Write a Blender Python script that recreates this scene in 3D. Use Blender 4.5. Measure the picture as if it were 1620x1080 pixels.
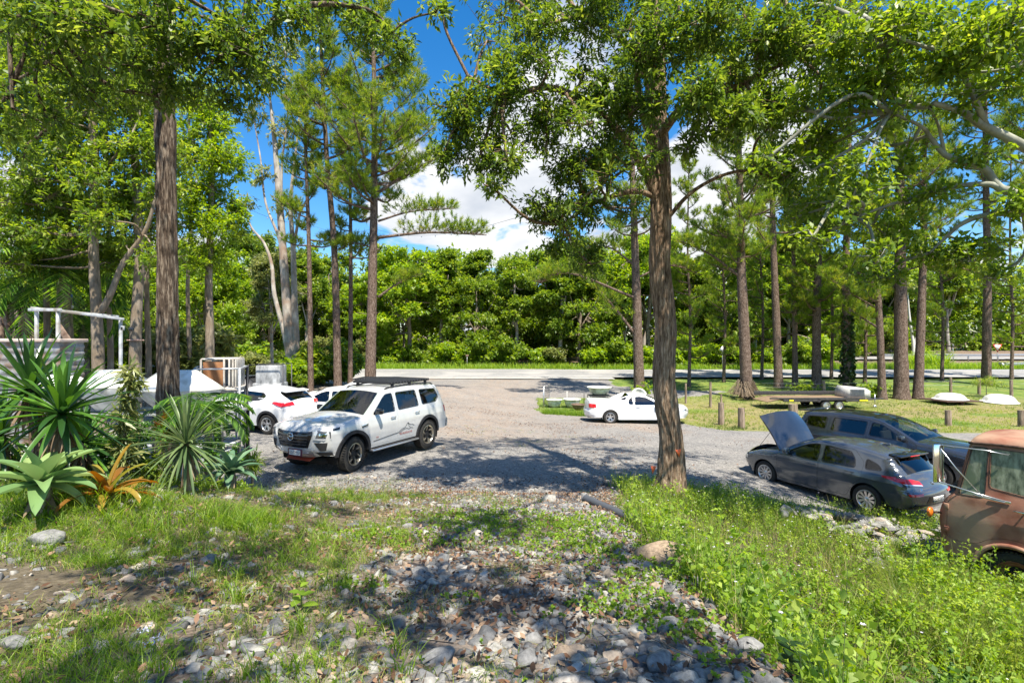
import bpy, bmesh, math, random
import numpy as np
from mathutils import Vector, Matrix
from mathutils.geometry import tessellate_polygon
R = math.radians
rng = np.random.default_rng(7)
random.seed(7)
for o in list(bpy.data.objects):
    bpy.data.objects.remove(o)
scene = bpy.context.scene
COL = scene.collection
# ------------------------------------------------------------------ camera
EYE = 3.6
F = 810.0
cd = bpy.data.cameras.new("camera")
cam = bpy.data.objects.new("camera", cd)
COL.objects.link(cam)
cam.location = (0, 0, EYE)
cam.rotation_euler = (R(90), 0, 0)
cd.sensor_width = 36
cd.lens = 18.0
cd.clip_start = 0.05
cd.clip_end = 3000
scene.camera = cam
# ------------------------------------------------------------------ sun, sky, exposure
SUN_EL, SUN_AZ = 63.0, 158.0      # azimuth clockwise from +Y: behind the camera, to its right
sun_dir = Vector((math.sin(R(SUN_AZ)) * math.cos(R(SUN_EL)), math.cos(R(SUN_AZ)) * math.cos(R(SUN_EL)), math.sin(R(SUN_EL))))
sd = bpy.data.lights.new("sun", 'SUN')
sun = bpy.data.objects.new("sun", sd)
COL.objects.link(sun)
sd.energy = 4.9
sd.angle = R(0.6)
sd.color = (1.0, 0.93, 0.80)
sun.rotation_euler = sun_dir.to_track_quat('Z', 'Y').to_euler()
sun.location = (0, -20, 40)
world = bpy.data.worlds.new("World")
scene.world = world
world.use_nodes = True
def nd(t, typ, **kw):
    n = t.nodes.new(typ)
    for k, v in kw.items():
        if k.startswith('i_'):
            n.inputs[k[2:].replace('_', ' ')].default_value = v
        else:
            setattr(n, k, v)
    return n
wt = world.node_tree
wt.nodes.clear()
wo = nd(wt, 'ShaderNodeOutputWorld')
sky = nd(wt, 'ShaderNodeTexSky', sky_type='NISHITA', sun_disc=False, sun_elevation=R(SUN_EL), sun_rotation=R(SUN_AZ), altitude=100, air_density=1.0, dust_density=0.4, ozone_density=3.0)
bg = nd(wt, 'ShaderNodeBackground'); bg.inputs[1].default_value = 0.13
bgc = nd(wt, 'ShaderNodeBackground'); bgc.inputs[1].default_value = 0.56
hs = nd(wt, 'ShaderNodeHueSaturation'); hs.inputs['Saturation'].default_value = 1.38; hs.inputs['Value'].default_value = .80
wt.links.new(sky.outputs[0], hs.inputs['Color'])
wt.links.new(hs.outputs[0], bg.inputs[0])
tc = nd(wt, 'ShaderNodeTexCoord')
sep = nd(wt, 'ShaderNodeSeparateXYZ'); wt.links.new(tc.outputs['Generated'], sep.inputs[0])
def mth(t, op, a, b=None, c=None, clamp=False):
    n = t.nodes.new('ShaderNodeMath'); n.operation = op; n.use_clamp = clamp
    for i, v in enumerate((a, b, c)):
        if v is None: continue
        if isinstance(v, (int, float)): n.inputs[i].default_value = v
        else: t.links.new(v, n.inputs[i])
    return n.outputs[0]
zz = mth(wt, 'ADD', sep.outputs[2], 0.28)
ux = mth(wt, 'DIVIDE', sep.outputs[0], zz); uy = mth(wt, 'DIVIDE', sep.outputs[1], zz)
cmb = nd(wt, 'ShaderNodeCombineXYZ'); wt.links.new(ux, cmb.inputs[0]); wt.links.new(uy, cmb.inputs[1])
nz = nd(wt, 'ShaderNodeTexNoise'); nz.inputs['Scale'].default_value = 2.1; nz.inputs['Detail'].default_value = 9; nz.inputs['Roughness'].default_value = 0.55; nz.inputs['Distortion'].default_value = 0.3
wt.links.new(cmb.outputs[0], nz.inputs['Vector'])
def lobe(d, w, k):
    v = Vector(d).normalized()
    dp = nd(wt, 'ShaderNodeVectorMath', operation='DOT_PRODUCT'); dp.inputs[1].default_value = v
    wt.links.new(tc.outputs['Generated'], dp.inputs[0])
    a = mth(wt, 'SUBTRACT', dp.outputs['Value'], math.cos(R(w)))
    a = mth(wt, 'DIVIDE', a, 1 - math.cos(R(w)), clamp=True)
    return mth(wt, 'MULTIPLY', a, k)
acc = nz.outputs['Fac']
def dpx(px, py): return ((px - 810) / F, 1.0, (540 - py) / F)
for d, w, k in ((dpx(720, 260), 14, 0.11), (dpx(860, 60), 12, 0.16), (dpx(780, 380), 10, 0.1), (dpx(1000, 330), 16, 0.12), (dpx(1180, 300), 12, 0.12), (dpx(620, 330), 8, 0.1), (dpx(40, 400), 16, 0.14), (dpx(380, 390), 8, .14), (dpx(1560, 260), 10, .1),
                (dpx(430, 190), 13, -0.36), (dpx(690, 20), 11, -0.4), (dpx(600, 60), 12, -0.12), (dpx(250, 60), 20, -0.12), (dpx(1500, 150), 10, -0.1)):
    acc = mth(wt, 'ADD', acc, lobe(d, w, k))
cr = nd(wt, 'ShaderNodeValToRGB'); cr.color_ramp.elements[0].position = 0.555; cr.color_ramp.elements[1].position = 0.615
wt.links.new(acc, cr.inputs[0])
nz2 = nd(wt, 'ShaderNodeTexNoise'); nz2.inputs['Scale'].default_value = 3.2; nz2.inputs['Detail'].default_value = 6
wt.links.new(cmb.outputs[0], nz2.inputs['Vector'])
cr2 = nd(wt, 'ShaderNodeValToRGB')
cr2.color_ramp.elements[0].position = 0.3; cr2.color_ramp.elements[0].color = (0.55, 0.60, 0.68, 1)
cr2.color_ramp.elements[1].position = 0.68; cr2.color_ramp.elements[1].color = (1, 1, 1, 1)
wt.links.new(nz2.outputs['Fac'], cr2.inputs[0]); wt.links.new(cr2.outputs[0], bgc.inputs[0])
mx = nd(wt, 'ShaderNodeMixShader')
wt.links.new(cr.outputs[0], mx.inputs[0]); wt.links.new(bg.outputs[0], mx.inputs[1]); wt.links.new(bgc.outputs[0], mx.inputs[2])
wt.links.new(mx.outputs[0], wo.inputs[0])
scene.view_settings.view_transform = 'Standard'
scene.view_settings.look = 'None'
scene.view_settings.exposure = 1.12
scene.view_settings.gamma = 1
scene.cycles.max_bounces = 6
scene.cycles.diffuse_bounces = 3
scene.cycles.glossy_bounces = 3
scene.cycles.transmission_bounces = 4
scene.cycles.transparent_max_bounces = 8
scene.cycles.sample_clamp_indirect = 6

# ------------------------------------------------------------------ small helpers
def at(px, py, D):
    """where the pixel (px,py) of the 1620x1080 photo lies at D metres in front of the lens"""
    return np.array([(px - 810) * D / F, D, EYE - (py - 540) * D / F])
def sstep(t):
    t = np.clip(t, 0, 1); return t * t * (3 - 2 * t)
def vnoise(x, y, s, seed=0):
    """cheap value noise, vectorised"""
    x = np.asarray(x, float) / s; y = np.asarray(y, float) / s
    xi = np.floor(x); yi = np.floor(y); fx = sstep(x - xi); fy = sstep(y - yi)
    def h(a, b):
        v = np.sin(a * 127.1 + b * 311.7 + seed * 74.7) * 43758.5453
        return v - np.floor(v)
    return (h(xi, yi) * (1 - fx) + h(xi + 1, yi) * fx) * (1 - fy) + (h(xi, yi + 1) * (1 - fx) + h(xi + 1, yi + 1) * fx) * fy
def pnoise(u, h, per, seed=0):
    """value noise that closes round a trunk: u in cells (period per), h along it"""
    xi = np.floor(u); yi = np.floor(h); fx = sstep(u - xi); fy = sstep(h - yi)
    def g(a, b):
        v = np.sin((a % per) * 127.1 + b * 311.7 + seed * 74.7) * 43758.5453
        return v - np.floor(v)
    return (g(xi, yi) * (1 - fx) + g(xi + 1, yi) * fx) * (1 - fy) + (g(xi, yi + 1) * (1 - fx) + g(xi + 1, yi + 1) * fx) * fy
def H(x, y):
    """height of the ground"""
    x = np.asarray(x, float); y = np.asarray(y, float)
    base = np.interp(y, [-40, 0, 8, 12, 15, 18, 25, 34, 42, 50, 61, 75, 130, 400], [.6, .35, .35, .38, .36, .1, -.42, -.75, -.42, -.05, .35, .75, 2.5, 8])
    right = np.interp(x, [-12, -3, 3, 8, 14, 40], [.06, .06, -.12, -.60, -.70, -.40])
    fade = np.interp(y, [0, 12, 22, 36], [1, 1, .3, .1])
    left = np.interp(x, [-14, -5, 1], [1, 1, 0]) * np.interp(y, [10, 12, 15, 20, 38, 48], [0, .08, .12, .35, .85, 0])
    base = base + right * fade + left
    m = np.interp(y, [-40, -3, 2.4, 5, 7, 9.3, 11.7, 13], [2.3, 2.15, 2.0, 1.5, 1.15, .82, .45, .38])
    m = m + np.interp(x, [-12, -4, -1], [.32, .22, 0]) * np.interp(y, [2, 5, 8, 9], [0, 1, .6, 0])
    edge = 1.15 + 0.25 * vnoise(x * 0, y, 1.1, 3)
    e = sstep((x - edge) / np.interp(y, [0, 6, 9, 12], [1.7, 1.8, 2.2, 2.5]))
    w = 1 - sstep((y - 9.0) / 3.0)
    w = w * (1 - sstep((-7.2 - x) / 1.5) * sstep((y - 6.6) / 2.2))
    z = base + (m - base) * w * (1 - e)
    z = z + 0.20 * np.exp(-((x - 3.3) ** 2 + (y - 10.6) ** 2) / 2.2)
    base_l = np.interp(x, [-32, -22, -14], [1.0, .75, 0]) * np.interp(y, [15, 25, 45, 52], [0, 1, 1, 0])
    z = z + base_l
    z = z + .30 * np.exp(-((x + 4.9) ** 2) / 3.2 - ((y - 6.0) ** 2) / 1.6) + .22 * np.exp(-((x + 4.1) ** 2) / .5 - ((y - 4.75) ** 2) / .4) + .12 * np.exp(-((x + 3.6) ** 2) / 1.2 - ((y - 7.0) ** 2) / .8)
    near = np.exp(-np.clip(y - 6, 0, None) / 5)
    z = z + (vnoise(x, y, .9, 1) - .5) * .09 * near + (vnoise(x, y, .35, 2) - .5) * .04 * near + (vnoise(x, y, 3.7, 5) - .5) * .07
    return z
def Hf(x, y): return float(H(x, y))
def link(o, parent=None):
    COL.objects.link(o)
    if parent is not None: o.parent = parent
    return o
def tag(o, label=None, cat=None, group=None, kind=None):
    if label: o['label'] = label
    if cat: o['category'] = cat
    if group: o['group'] = group
    if kind: o['kind'] = kind
    return o
def thing(name, label, cat, loc=(0, 0, 0), rz=0.0, group=None):
    o = bpy.data.objects.new(name, None); o.empty_display_size = 0.2
    link(o); o.location = Vector([float(v) for v in loc]); o.rotation_euler = (0, 0, rz)
    return tag(o, label, cat, group)
def npmesh(name, V, Fa, mat, parent=None, smooth=False, attr=None, loc=None, sharp=None):
    """V (n,3); Fa: (m,k) array, or list of index lists"""
    V = np.asarray(V, dtype=np.float32).reshape(-1, 3)
    me = bpy.data.meshes.new(name)
    if isinstance(Fa, np.ndarray):
        m, k = Fa.shape
        tot = np.full(m, k, np.int32); idx = Fa.astype(np.int32).ravel()
    else:
        tot = np.array([len(f) for f in Fa], np.int32); idx = np.array([i for f in Fa for i in f], np.int32); m = len(Fa)
    me.vertices.add(len(V)); me.vertices.foreach_set('co', V.ravel())
    me.loops.add(len(idx)); me.loops.foreach_set('vertex_index', idx)
    me.polygons.add(m)
    st = np.zeros(m, np.int32); st[1:] = np.cumsum(tot)[:-1]
    me.polygons.foreach_set('loop_start', st); me.polygons.foreach_set('loop_total', tot)
    if smooth: me.polygons.foreach_set('use_smooth', np.ones(m, bool))
    if attr:
        for an, av in attr.items():
            av = np.asarray(av, np.float32)
            if av.ndim == 1:
                a = me.attributes.new(an, 'FLOAT', 'POINT'); a.data.foreach_set('value', av)
            else:
                a = me.attributes.new(an, 'FLOAT_COLOR', 'POINT'); a.data.foreach_set('color', np.hstack([av, np.ones((len(av), 1), np.float32)]).ravel())
    if mat is not None:
        for mm in (mat if isinstance(mat, (list, tuple)) else [mat]): me.materials.append(mm)
    me.update(calc_edges=True)
    if sharp is not None:
        me.set_sharp_from_angle(angle=R(sharp))
    o = bpy.data.objects.new(name, me); link(o, parent)
    if loc is not None: o.location = Vector([float(v) for v in loc])
    return o
class MB:
    """collects shapes, builds ONE mesh object"""
    def __init__(s): s.v = []; s.f = []; s.n = 0
    def add(s, V, Fa):
        V = np.asarray(V, float).reshape(-1, 3)
        s.v.append(V); s.f += [[int(i) + s.n for i in f] for f in Fa]; s.n += len(V); return s
    def box(s, c, d, rz=0, ry=0, rx=0, taper=1.0):
        hx, hy, hz = d[0] / 2, d[1] / 2, d[2] / 2
        V = np.array([[sx * hx * (taper if sz > 0 else 1), sy * hy * (taper if sz > 0 else 1), sz * hz] for sz in (-1, 1) for sy in (-1, 1) for sx in (-1, 1)])
        M = np.array(Matrix.Rotation(rz, 3, 'Z') @ Matrix.Rotation(ry, 3, 'Y') @ Matrix.Rotation(rx, 3, 'X'))
        V = V @ M.T + np.array(c)
        return s.add(V, [(0, 2, 3, 1), (4, 5, 7, 6), (0, 1, 5, 4), (2, 6, 7, 3), (0, 4, 6, 2), (1, 3, 7, 5)])
    def rbox(s, c, d, b=0.02, rz=0, ry=0, rx=0):
        """box with chamfered edges"""
        bm = bmesh.new(); bmesh.ops.create_cube(bm, size=1)
        bmesh.ops.scale(bm, vec=d, verts=bm.verts)
        bmesh.ops.bevel(bm, geom=bm.edges[:], offset=min(b, min(d) * .45), segments=2, affect='EDGES', profile=.5)
        M = Matrix.Translation(c) @ (Matrix.Rotation(rz, 4, 'Z') @ Matrix.Rotation(ry, 4, 'Y') @ Matrix.Rotation(rx, 4, 'X'))
        bm.transform(M); bm.verts.index_update()
        s.add([v.co[:] for v in bm.verts], [[v.index for v in f.verts] for f in bm.faces]); bm.free(); return s
    def tube(s, pts, rad, n=8, caps=True, wob=0.0, seed=0):
        P = np.asarray(pts, float); m = len(P)
        rad = np.full(m, rad, float) if np.isscalar(rad) else np.asarray(rad, float)
        T = np.gradient(P, axis=0); T /= np.linalg.norm(T, axis=1)[:, None] + 1e-9
        u = np.cross(T[0], [0, 0, 1.0])
        if np.linalg.norm(u) < .1: u = np.cross(T[0], [1.0, 0, 0])
        u /= np.linalg.norm(u); V = []
        a = np.arange(n) * 2 * math.pi / n
        for i in range(m):
            u = u - T[i] * u.dot(T[i]); u /= np.linalg.norm(u) + 1e-9
            w = np.cross(T[i], u)
            r = rad[i]
            V.append(P[i] + r * (np.cos(a)[:, None] * u + np.sin(a)[:, None] * w))
        V = np.vstack(V); Fa = []
        for i in range(m - 1):
            for j in range(n):
                k = (j + 1) % n; Fa.append((i * n + j, i * n + k, (i + 1) * n + k, (i + 1) * n + j))
        if caps: Fa += [list(range(n))[::-1], [(m - 1) * n + j for j in range(n)]]
        return s.add(V, Fa)
    def lathe(s, prof, n=24, axis='z', c=(0, 0, 0), closed=False):
        """prof: list of (r, h)"""
        V = []; Fa = []; m = len(prof)
        for r, h in prof:
            for j in range(n):
                a = 2 * math.pi * j / n
                p = (r * math.cos(a), r * math.sin(a), h)
                if axis == 'y': p = (p[0], p[2], p[1])
                if axis == 'x': p = (p[2], p[0], p[1])
                V.append((p[0] + c[0], p[1] + c[1], p[2] + c[2]))
        for i in range(m if closed else m - 1):
            i2 = (i + 1) % m
            for j in range(n):
                k = (j + 1) % n
                q = (i * n + j, i * n + k, i2 * n + k, i2 * n + j)
                Fa.append(q if axis != 'y' else q[::-1])
        return s.add(V, Fa)
    def prism(s, poly, t0, t1, fn):
        """poly (a,b) extruded from t0 to t1; fn(a,b,t)->xyz"""
        n = len(poly)
        V = [fn(a, b, t0) for a, b in poly] + [fn(a, b, t1) for a, b in poly]
        Fa = [(i, (i + 1) % n, n + (i + 1) % n, n + i) for i in range(n)]
        for tri in tessellate_polygon([[Vector((a, b, 0)) for a, b in poly]]):
            Fa.append(list(tri)[::-1]); Fa.append([n + k for k in tri])
        return s.add(V, Fa)
    def xf(s, M):
        A = np.array(M)
        s.v = [v @ A[:3, :3].T + A[:3, 3] for v in s.v]; return s
    def build(s, name, mat, parent=None, smooth=False, loc=None, sharp=None, attr=None):
        return npmesh(name, np.vstack(s.v), s.f, mat, parent, smooth or sharp is not None, attr, loc, sharp)
def resample(pts, n):
    P = np.asarray(pts, float); d = np.r_[0, np.cumsum(np.linalg.norm(np.diff(P, axis=0), axis=1))]
    t = np.linspace(0, d[-1], n); return np.stack([np.interp(t, d, P[:, i]) for i in range(P.shape[1])], 1)
def crom(pts, k=6):
    """Catmull-Rom through the points"""
    P = np.asarray(pts, float); Q = np.vstack([2 * P[0] - P[1], P, 2 * P[-1] - P[-2]]); out = []
    for i in range(1, len(Q) - 2):
        for j in range(k):
            t = j / k
            out.append(.5 * (2 * Q[i] + (Q[i + 1] - Q[i - 1]) * t + (2 * Q[i - 1] - 5 * Q[i] + 4 * Q[i + 1] - Q[i + 2]) * t * t + (-Q[i - 1] + 3 * Q[i] - 3 * Q[i + 1] + Q[i + 2]) * t ** 3))
    out.append(P[-1]); return np.array(out)

# ------------------------------------------------------------------ materials
def mat(name, col, rough=.6, metal=0, spec=.5, coat=0, **kw):
    m = bpy.data.materials.new(name); m.use_nodes = True; t = m.node_tree
    b = t.nodes['Principled BSDF']
    b.inputs['Base Color'].default_value = (*col, 1) if len(col) == 3 else col
    b.inputs['Roughness'].default_value = rough; b.inputs['Metallic'].default_value = metal
    b.inputs['Specular IOR Level'].default_value = spec; b.inputs['Coat Weight'].default_value = coat
    b.inputs['Coat Roughness'].default_value = 0.04
    return m
def noisy(name, c1, c2, scale=8, rough=.7, bump=.3, detail=6, metal=0, c3=None, scale2=1.0, stretch=(1, 1, 1), pos=(.35, .65), dist=0.02, spec=.3, coord='Object', coat=0):
    """two or three colours mixed by noise, with bump"""
    m = mat(name, c1, rough, metal, spec, coat); t = m.node_tree; b = t.nodes['Principled BSDF']
    tc = nd(t, 'ShaderNodeTexCoord'); mp = nd(t, 'ShaderNodeMapping'); mp.inputs['Scale'].default_value = stretch
    t.links.new(tc.outputs[coord], mp.inputs['Vector'])
    n = nd(t, 'ShaderNodeTexNoise'); n.inputs['Scale'].default_value = scale; n.inputs['Detail'].default_value = detail; n.inputs['Roughness'].default_value = .62
    t.links.new(mp.outputs[0], n.inputs['Vector'])
    r = nd(t, 'ShaderNodeValToRGB'); r.color_ramp.elements[0].position = pos[0]; r.color_ramp.elements[1].position = pos[1]
    r.color_ramp.elements[0].color = (*c1, 1); r.color_ramp.elements[1].color = (*c2, 1)
    t.links.new(n.outputs['Fac'], r.inputs[0]); col = r.outputs[0]
    if c3 is not None:
        n2 = nd(t, 'ShaderNodeTexNoise'); n2.inputs['Scale'].default_value = scale2; n2.inputs['Detail'].default_value = 5
        t.links.new(tc.outputs[coord], n2.inputs['Vector'])
        r2 = nd(t, 'ShaderNodeValToRGB'); r2.color_ramp.elements[0].position = .48; r2.color_ramp.elements[1].position = .62
        t.links.new(n2.outputs['Fac'], r2.inputs[0])
        mxn = nd(t, 'ShaderNodeMix', data_type='RGBA'); t.links.new(r2.outputs[0], mxn.inputs[0]); t.links.new(col, mxn.inputs[6]); mxn.inputs[7].default_value = (*c3, 1)
        col = mxn.outputs[2]
    t.links.new(col, b.inputs['Base Color'])
    if bump:
        bp = nd(t, 'ShaderNodeBump'); bp.inputs['Strength'].default_value = bump; bp.inputs['Distance'].default_value = dist
        t.links.new(n.outputs['Fac'], bp.inputs['Height']); t.links.new(bp.outputs[0], b.inputs['Normal'])
    return m
def leafmat(name, cols, trans=.35, rough=.42, tcol=None, spec=.45):
    """leaf: colour from the per-leaf value rnd, lets light through"""
    m = bpy.data.materials.new(name); m.use_nodes = True; t = m.node_tree; b = t.nodes['Principled BSDF']; out = t.nodes['Material Output']
    a = nd(t, 'ShaderNodeAttribute', attribute_name='rnd')
    r = nd(t, 'ShaderNodeValToRGB'); r.color_ramp.interpolation = 'LINEAR'
    while len(r.color_ramp.elements) < len(cols): r.color_ramp.elements.new(.5)
    for i, c in enumerate(cols):
        r.color_ramp.elements[i].position = i / (len(cols) - 1); r.color_ramp.elements[i].color = (*c, 1)
    t.links.new(a.outputs['Fac'], r.inputs[0]); t.links.new(r.outputs[0], b.inputs['Base Color'])
    b.inputs['Roughness'].default_value = rough; b.inputs['Specular IOR Level'].default_value = spec
    tr = nd(t, 'ShaderNodeBsdfTranslucent')
    hh = nd(t, 'ShaderNodeHueSaturation'); hh.inputs['Hue'].default_value = .485; hh.inputs['Saturation'].default_value = 1.1; hh.inputs['Value'].default_value = 2.0
    t.links.new(r.outputs[0], hh.inputs['Color']); t.links.new(hh.outputs[0], tr.inputs[0])
    ms = nd(t, 'ShaderNodeMixShader'); ms.inputs[0].default_value = trans
    t.links.new(b.outputs[0], ms.inputs[1]); t.links.new(tr.outputs[0], ms.inputs[2]); t.links.new(ms.outputs[0], out.inputs[0])
    return m
def glassmat(name, tint, alpha_mix, rough=.02):
    """thin car glass: glossy coat over a tinted see-through sheet"""
    m = bpy.data.materials.new(name); m.use_nodes = True; t = m.node_tree; t.nodes.clear()
    out = nd(t, 'ShaderNodeOutputMaterial'); g = nd(t, 'ShaderNodeBsdfGlossy'); g.inputs['Roughness'].default_value = rough
    tr = nd(t, 'ShaderNodeBsdfTransparent'); tr.inputs[0].default_value = (*tint, 1)
    fr = nd(t, 'ShaderNodeFresnel'); fr.inputs['IOR'].default_value = 1.5
    f2 = mth(t, 'MULTIPLY_ADD', fr.outputs[0], 1.0, alpha_mix, clamp=True)
    ms = nd(t, 'ShaderNodeMixShader'); t.links.new(f2, ms.inputs[0]); t.links.new(tr.outputs[0], ms.inputs[1]); t.links.new(g.outputs[0], ms.inputs[2])
    t.links.new(ms.outputs[0], out.inputs[0]); return m
M = {}
M['white_paint'] = noisy('white_paint', (.72, .73, .73), (.80, .80, .80), 3, .22, 0, coat=.6, spec=.5)
M['silver_white'] = noisy('silver_white_paint', (.52, .52, .51), (.58, .58, .57), 3, .25, 0, coat=.7, spec=.5, metal=.12)
M['grey_paint'] = noisy('grey_paint', (.10, .112, .13), (.125, .138, .155), 3, .17, 0, coat=.9, metal=.6)
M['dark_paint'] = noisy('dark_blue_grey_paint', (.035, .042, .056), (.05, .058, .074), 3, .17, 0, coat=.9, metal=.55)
M['black_plastic'] = noisy('black_plastic', (.018, .018, .02), (.03, .03, .032), 40, .55, .1)
M['gloss_black'] = mat('gloss_black', (.01, .01, .012), .12, coat=.5)
M['grille_grey'] = mat('grille_grey', (.12, .12, .13), .3, .7)
M['rust'] = noisy('rusty_paint', (.15, .055, .03), (.30, .135, .085), 5, .8, .25, 10, c3=(.19, .095, .06), scale2=1.6)
M['rubber'] = noisy('tyre_rubber', (.022, .021, .02), (.045, .042, .038), 30, .85, .3)
M['alloy'] = mat('alloy', (.62, .62, .63), .28, .85)
M['dark_alloy'] = mat('dark_alloy', (.03, .03, .032), .35, .6)
M['chrome'] = mat('chrome', (.8, .8, .8), .1, 1)
M['dark_inner'] = noisy('dark_lining', (.008, .008, .008), (.016, .015, .014), 20, .9, .1)
M['seat'] = noisy('seat_fabric', (.03, .03, .033), (.05, .05, .052), 60, .85, .2)
M['dash'] = mat('dashboard', (.03, .03, .032), .6)
M['glass_clear'] = glassmat('clear_glass', (.72, .8, .78), .05)
M['glass_dark'] = glassmat('tinted_glass', (.10, .12, .115), .07)
M['glass_mid'] = glassmat('half_tinted_glass', (.50, .56, .53), .03)
M['lens_red'] = mat('red_lens', (.62, .012, .015), .12, coat=.8)
M['lens_white'] = mat('pale_lens', (.55, .57, .6), .1, coat=.8, metal=.3)
M['lamp_dark'] = mat('headlamp_housing', (.10, .105, .115), .15, .3, coat=.8)
M['lens_orange'] = mat('amber_lens', (.62, .16, .015), .25, coat=.5)
M['plate'] = mat('number_plate', (.72, .72, .68), .45)
M['plate_ink'] = mat('plate_lettering', (.10, .02, .04), .5)
M['decal_black'] = mat('decal_black', (.015, .015, .015), .4)
M['decal_red'] = mat('decal_red', (.35, .02, .02), .4)
M['skid_red'] = mat('red_bash_plate', (.38, .05, .02), .45)
M['bronze_rim'] = mat('bronze_rim_edge', (.42, .38, .31), .3, .8)

# ------------------------------------------------------------------ vehicles
def rpoly(pts, rad=.04, k=4):
    """polygon with rounded corners"""
    P = [np.array(p, float) for p in pts]; n = len(P); out = []
    for i in range(n):
        a, b, c = P[i - 1], P[i], P[(i + 1) % n]
        u = a - b; v = c - b; lu = np.linalg.norm(u); lv = np.linalg.norm(v); r = min(rad, lu * .45, lv * .45)
        p0 = b + u / lu * r; p1 = b + v / lv * r
        for t in np.linspace(0, 1, k): out.append((1 - t) ** 2 * p0 + 2 * t * (1 - t) * b + t * t * p1)
    return out
def grow(poly, d):
    """offset a closed polygon outwards by d (negative shrinks)"""
    P = np.array(poly, float); n = len(P)
    A = .5 * np.sum(P[:, 0] * np.roll(P[:, 1], -1) - np.roll(P[:, 0], -1) * P[:, 1]); s = 1 if A > 0 else -1
    out = []
    for i in range(n):
        e1 = P[i] - P[i - 1]; e2 = P[(i + 1) % n] - P[i]
        e1 /= np.linalg.norm(e1) + 1e-9; e2 /= np.linalg.norm(e2) + 1e-9
        m = np.array([e1[1] + e2[1], -e1[0] - e2[0]]) * s; l = np.linalg.norm(m)
        out.append(P[i] + (m / l * d / max(.5, l / 2) if l > 1e-6 else 0))
    return out
def text_geo(body, size):
    c = bpy.data.curves.new('lettering', 'FONT'); c.body = body; c.size = size; c.align_x = 'CENTER'; c.align_y = 'CENTER'; c.resolution_u = 2
    o = bpy.data.objects.new('lettering', c); me = bpy.data.meshes.new_from_object(o)
    V = np.array([v.co[:2] for v in me.vertices]); Fa = [list(p.vertices) for p in me.polygons]
    bpy.data.objects.remove(o); bpy.data.curves.remove(c); bpy.data.meshes.remove(me)
    return V, Fa
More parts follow.
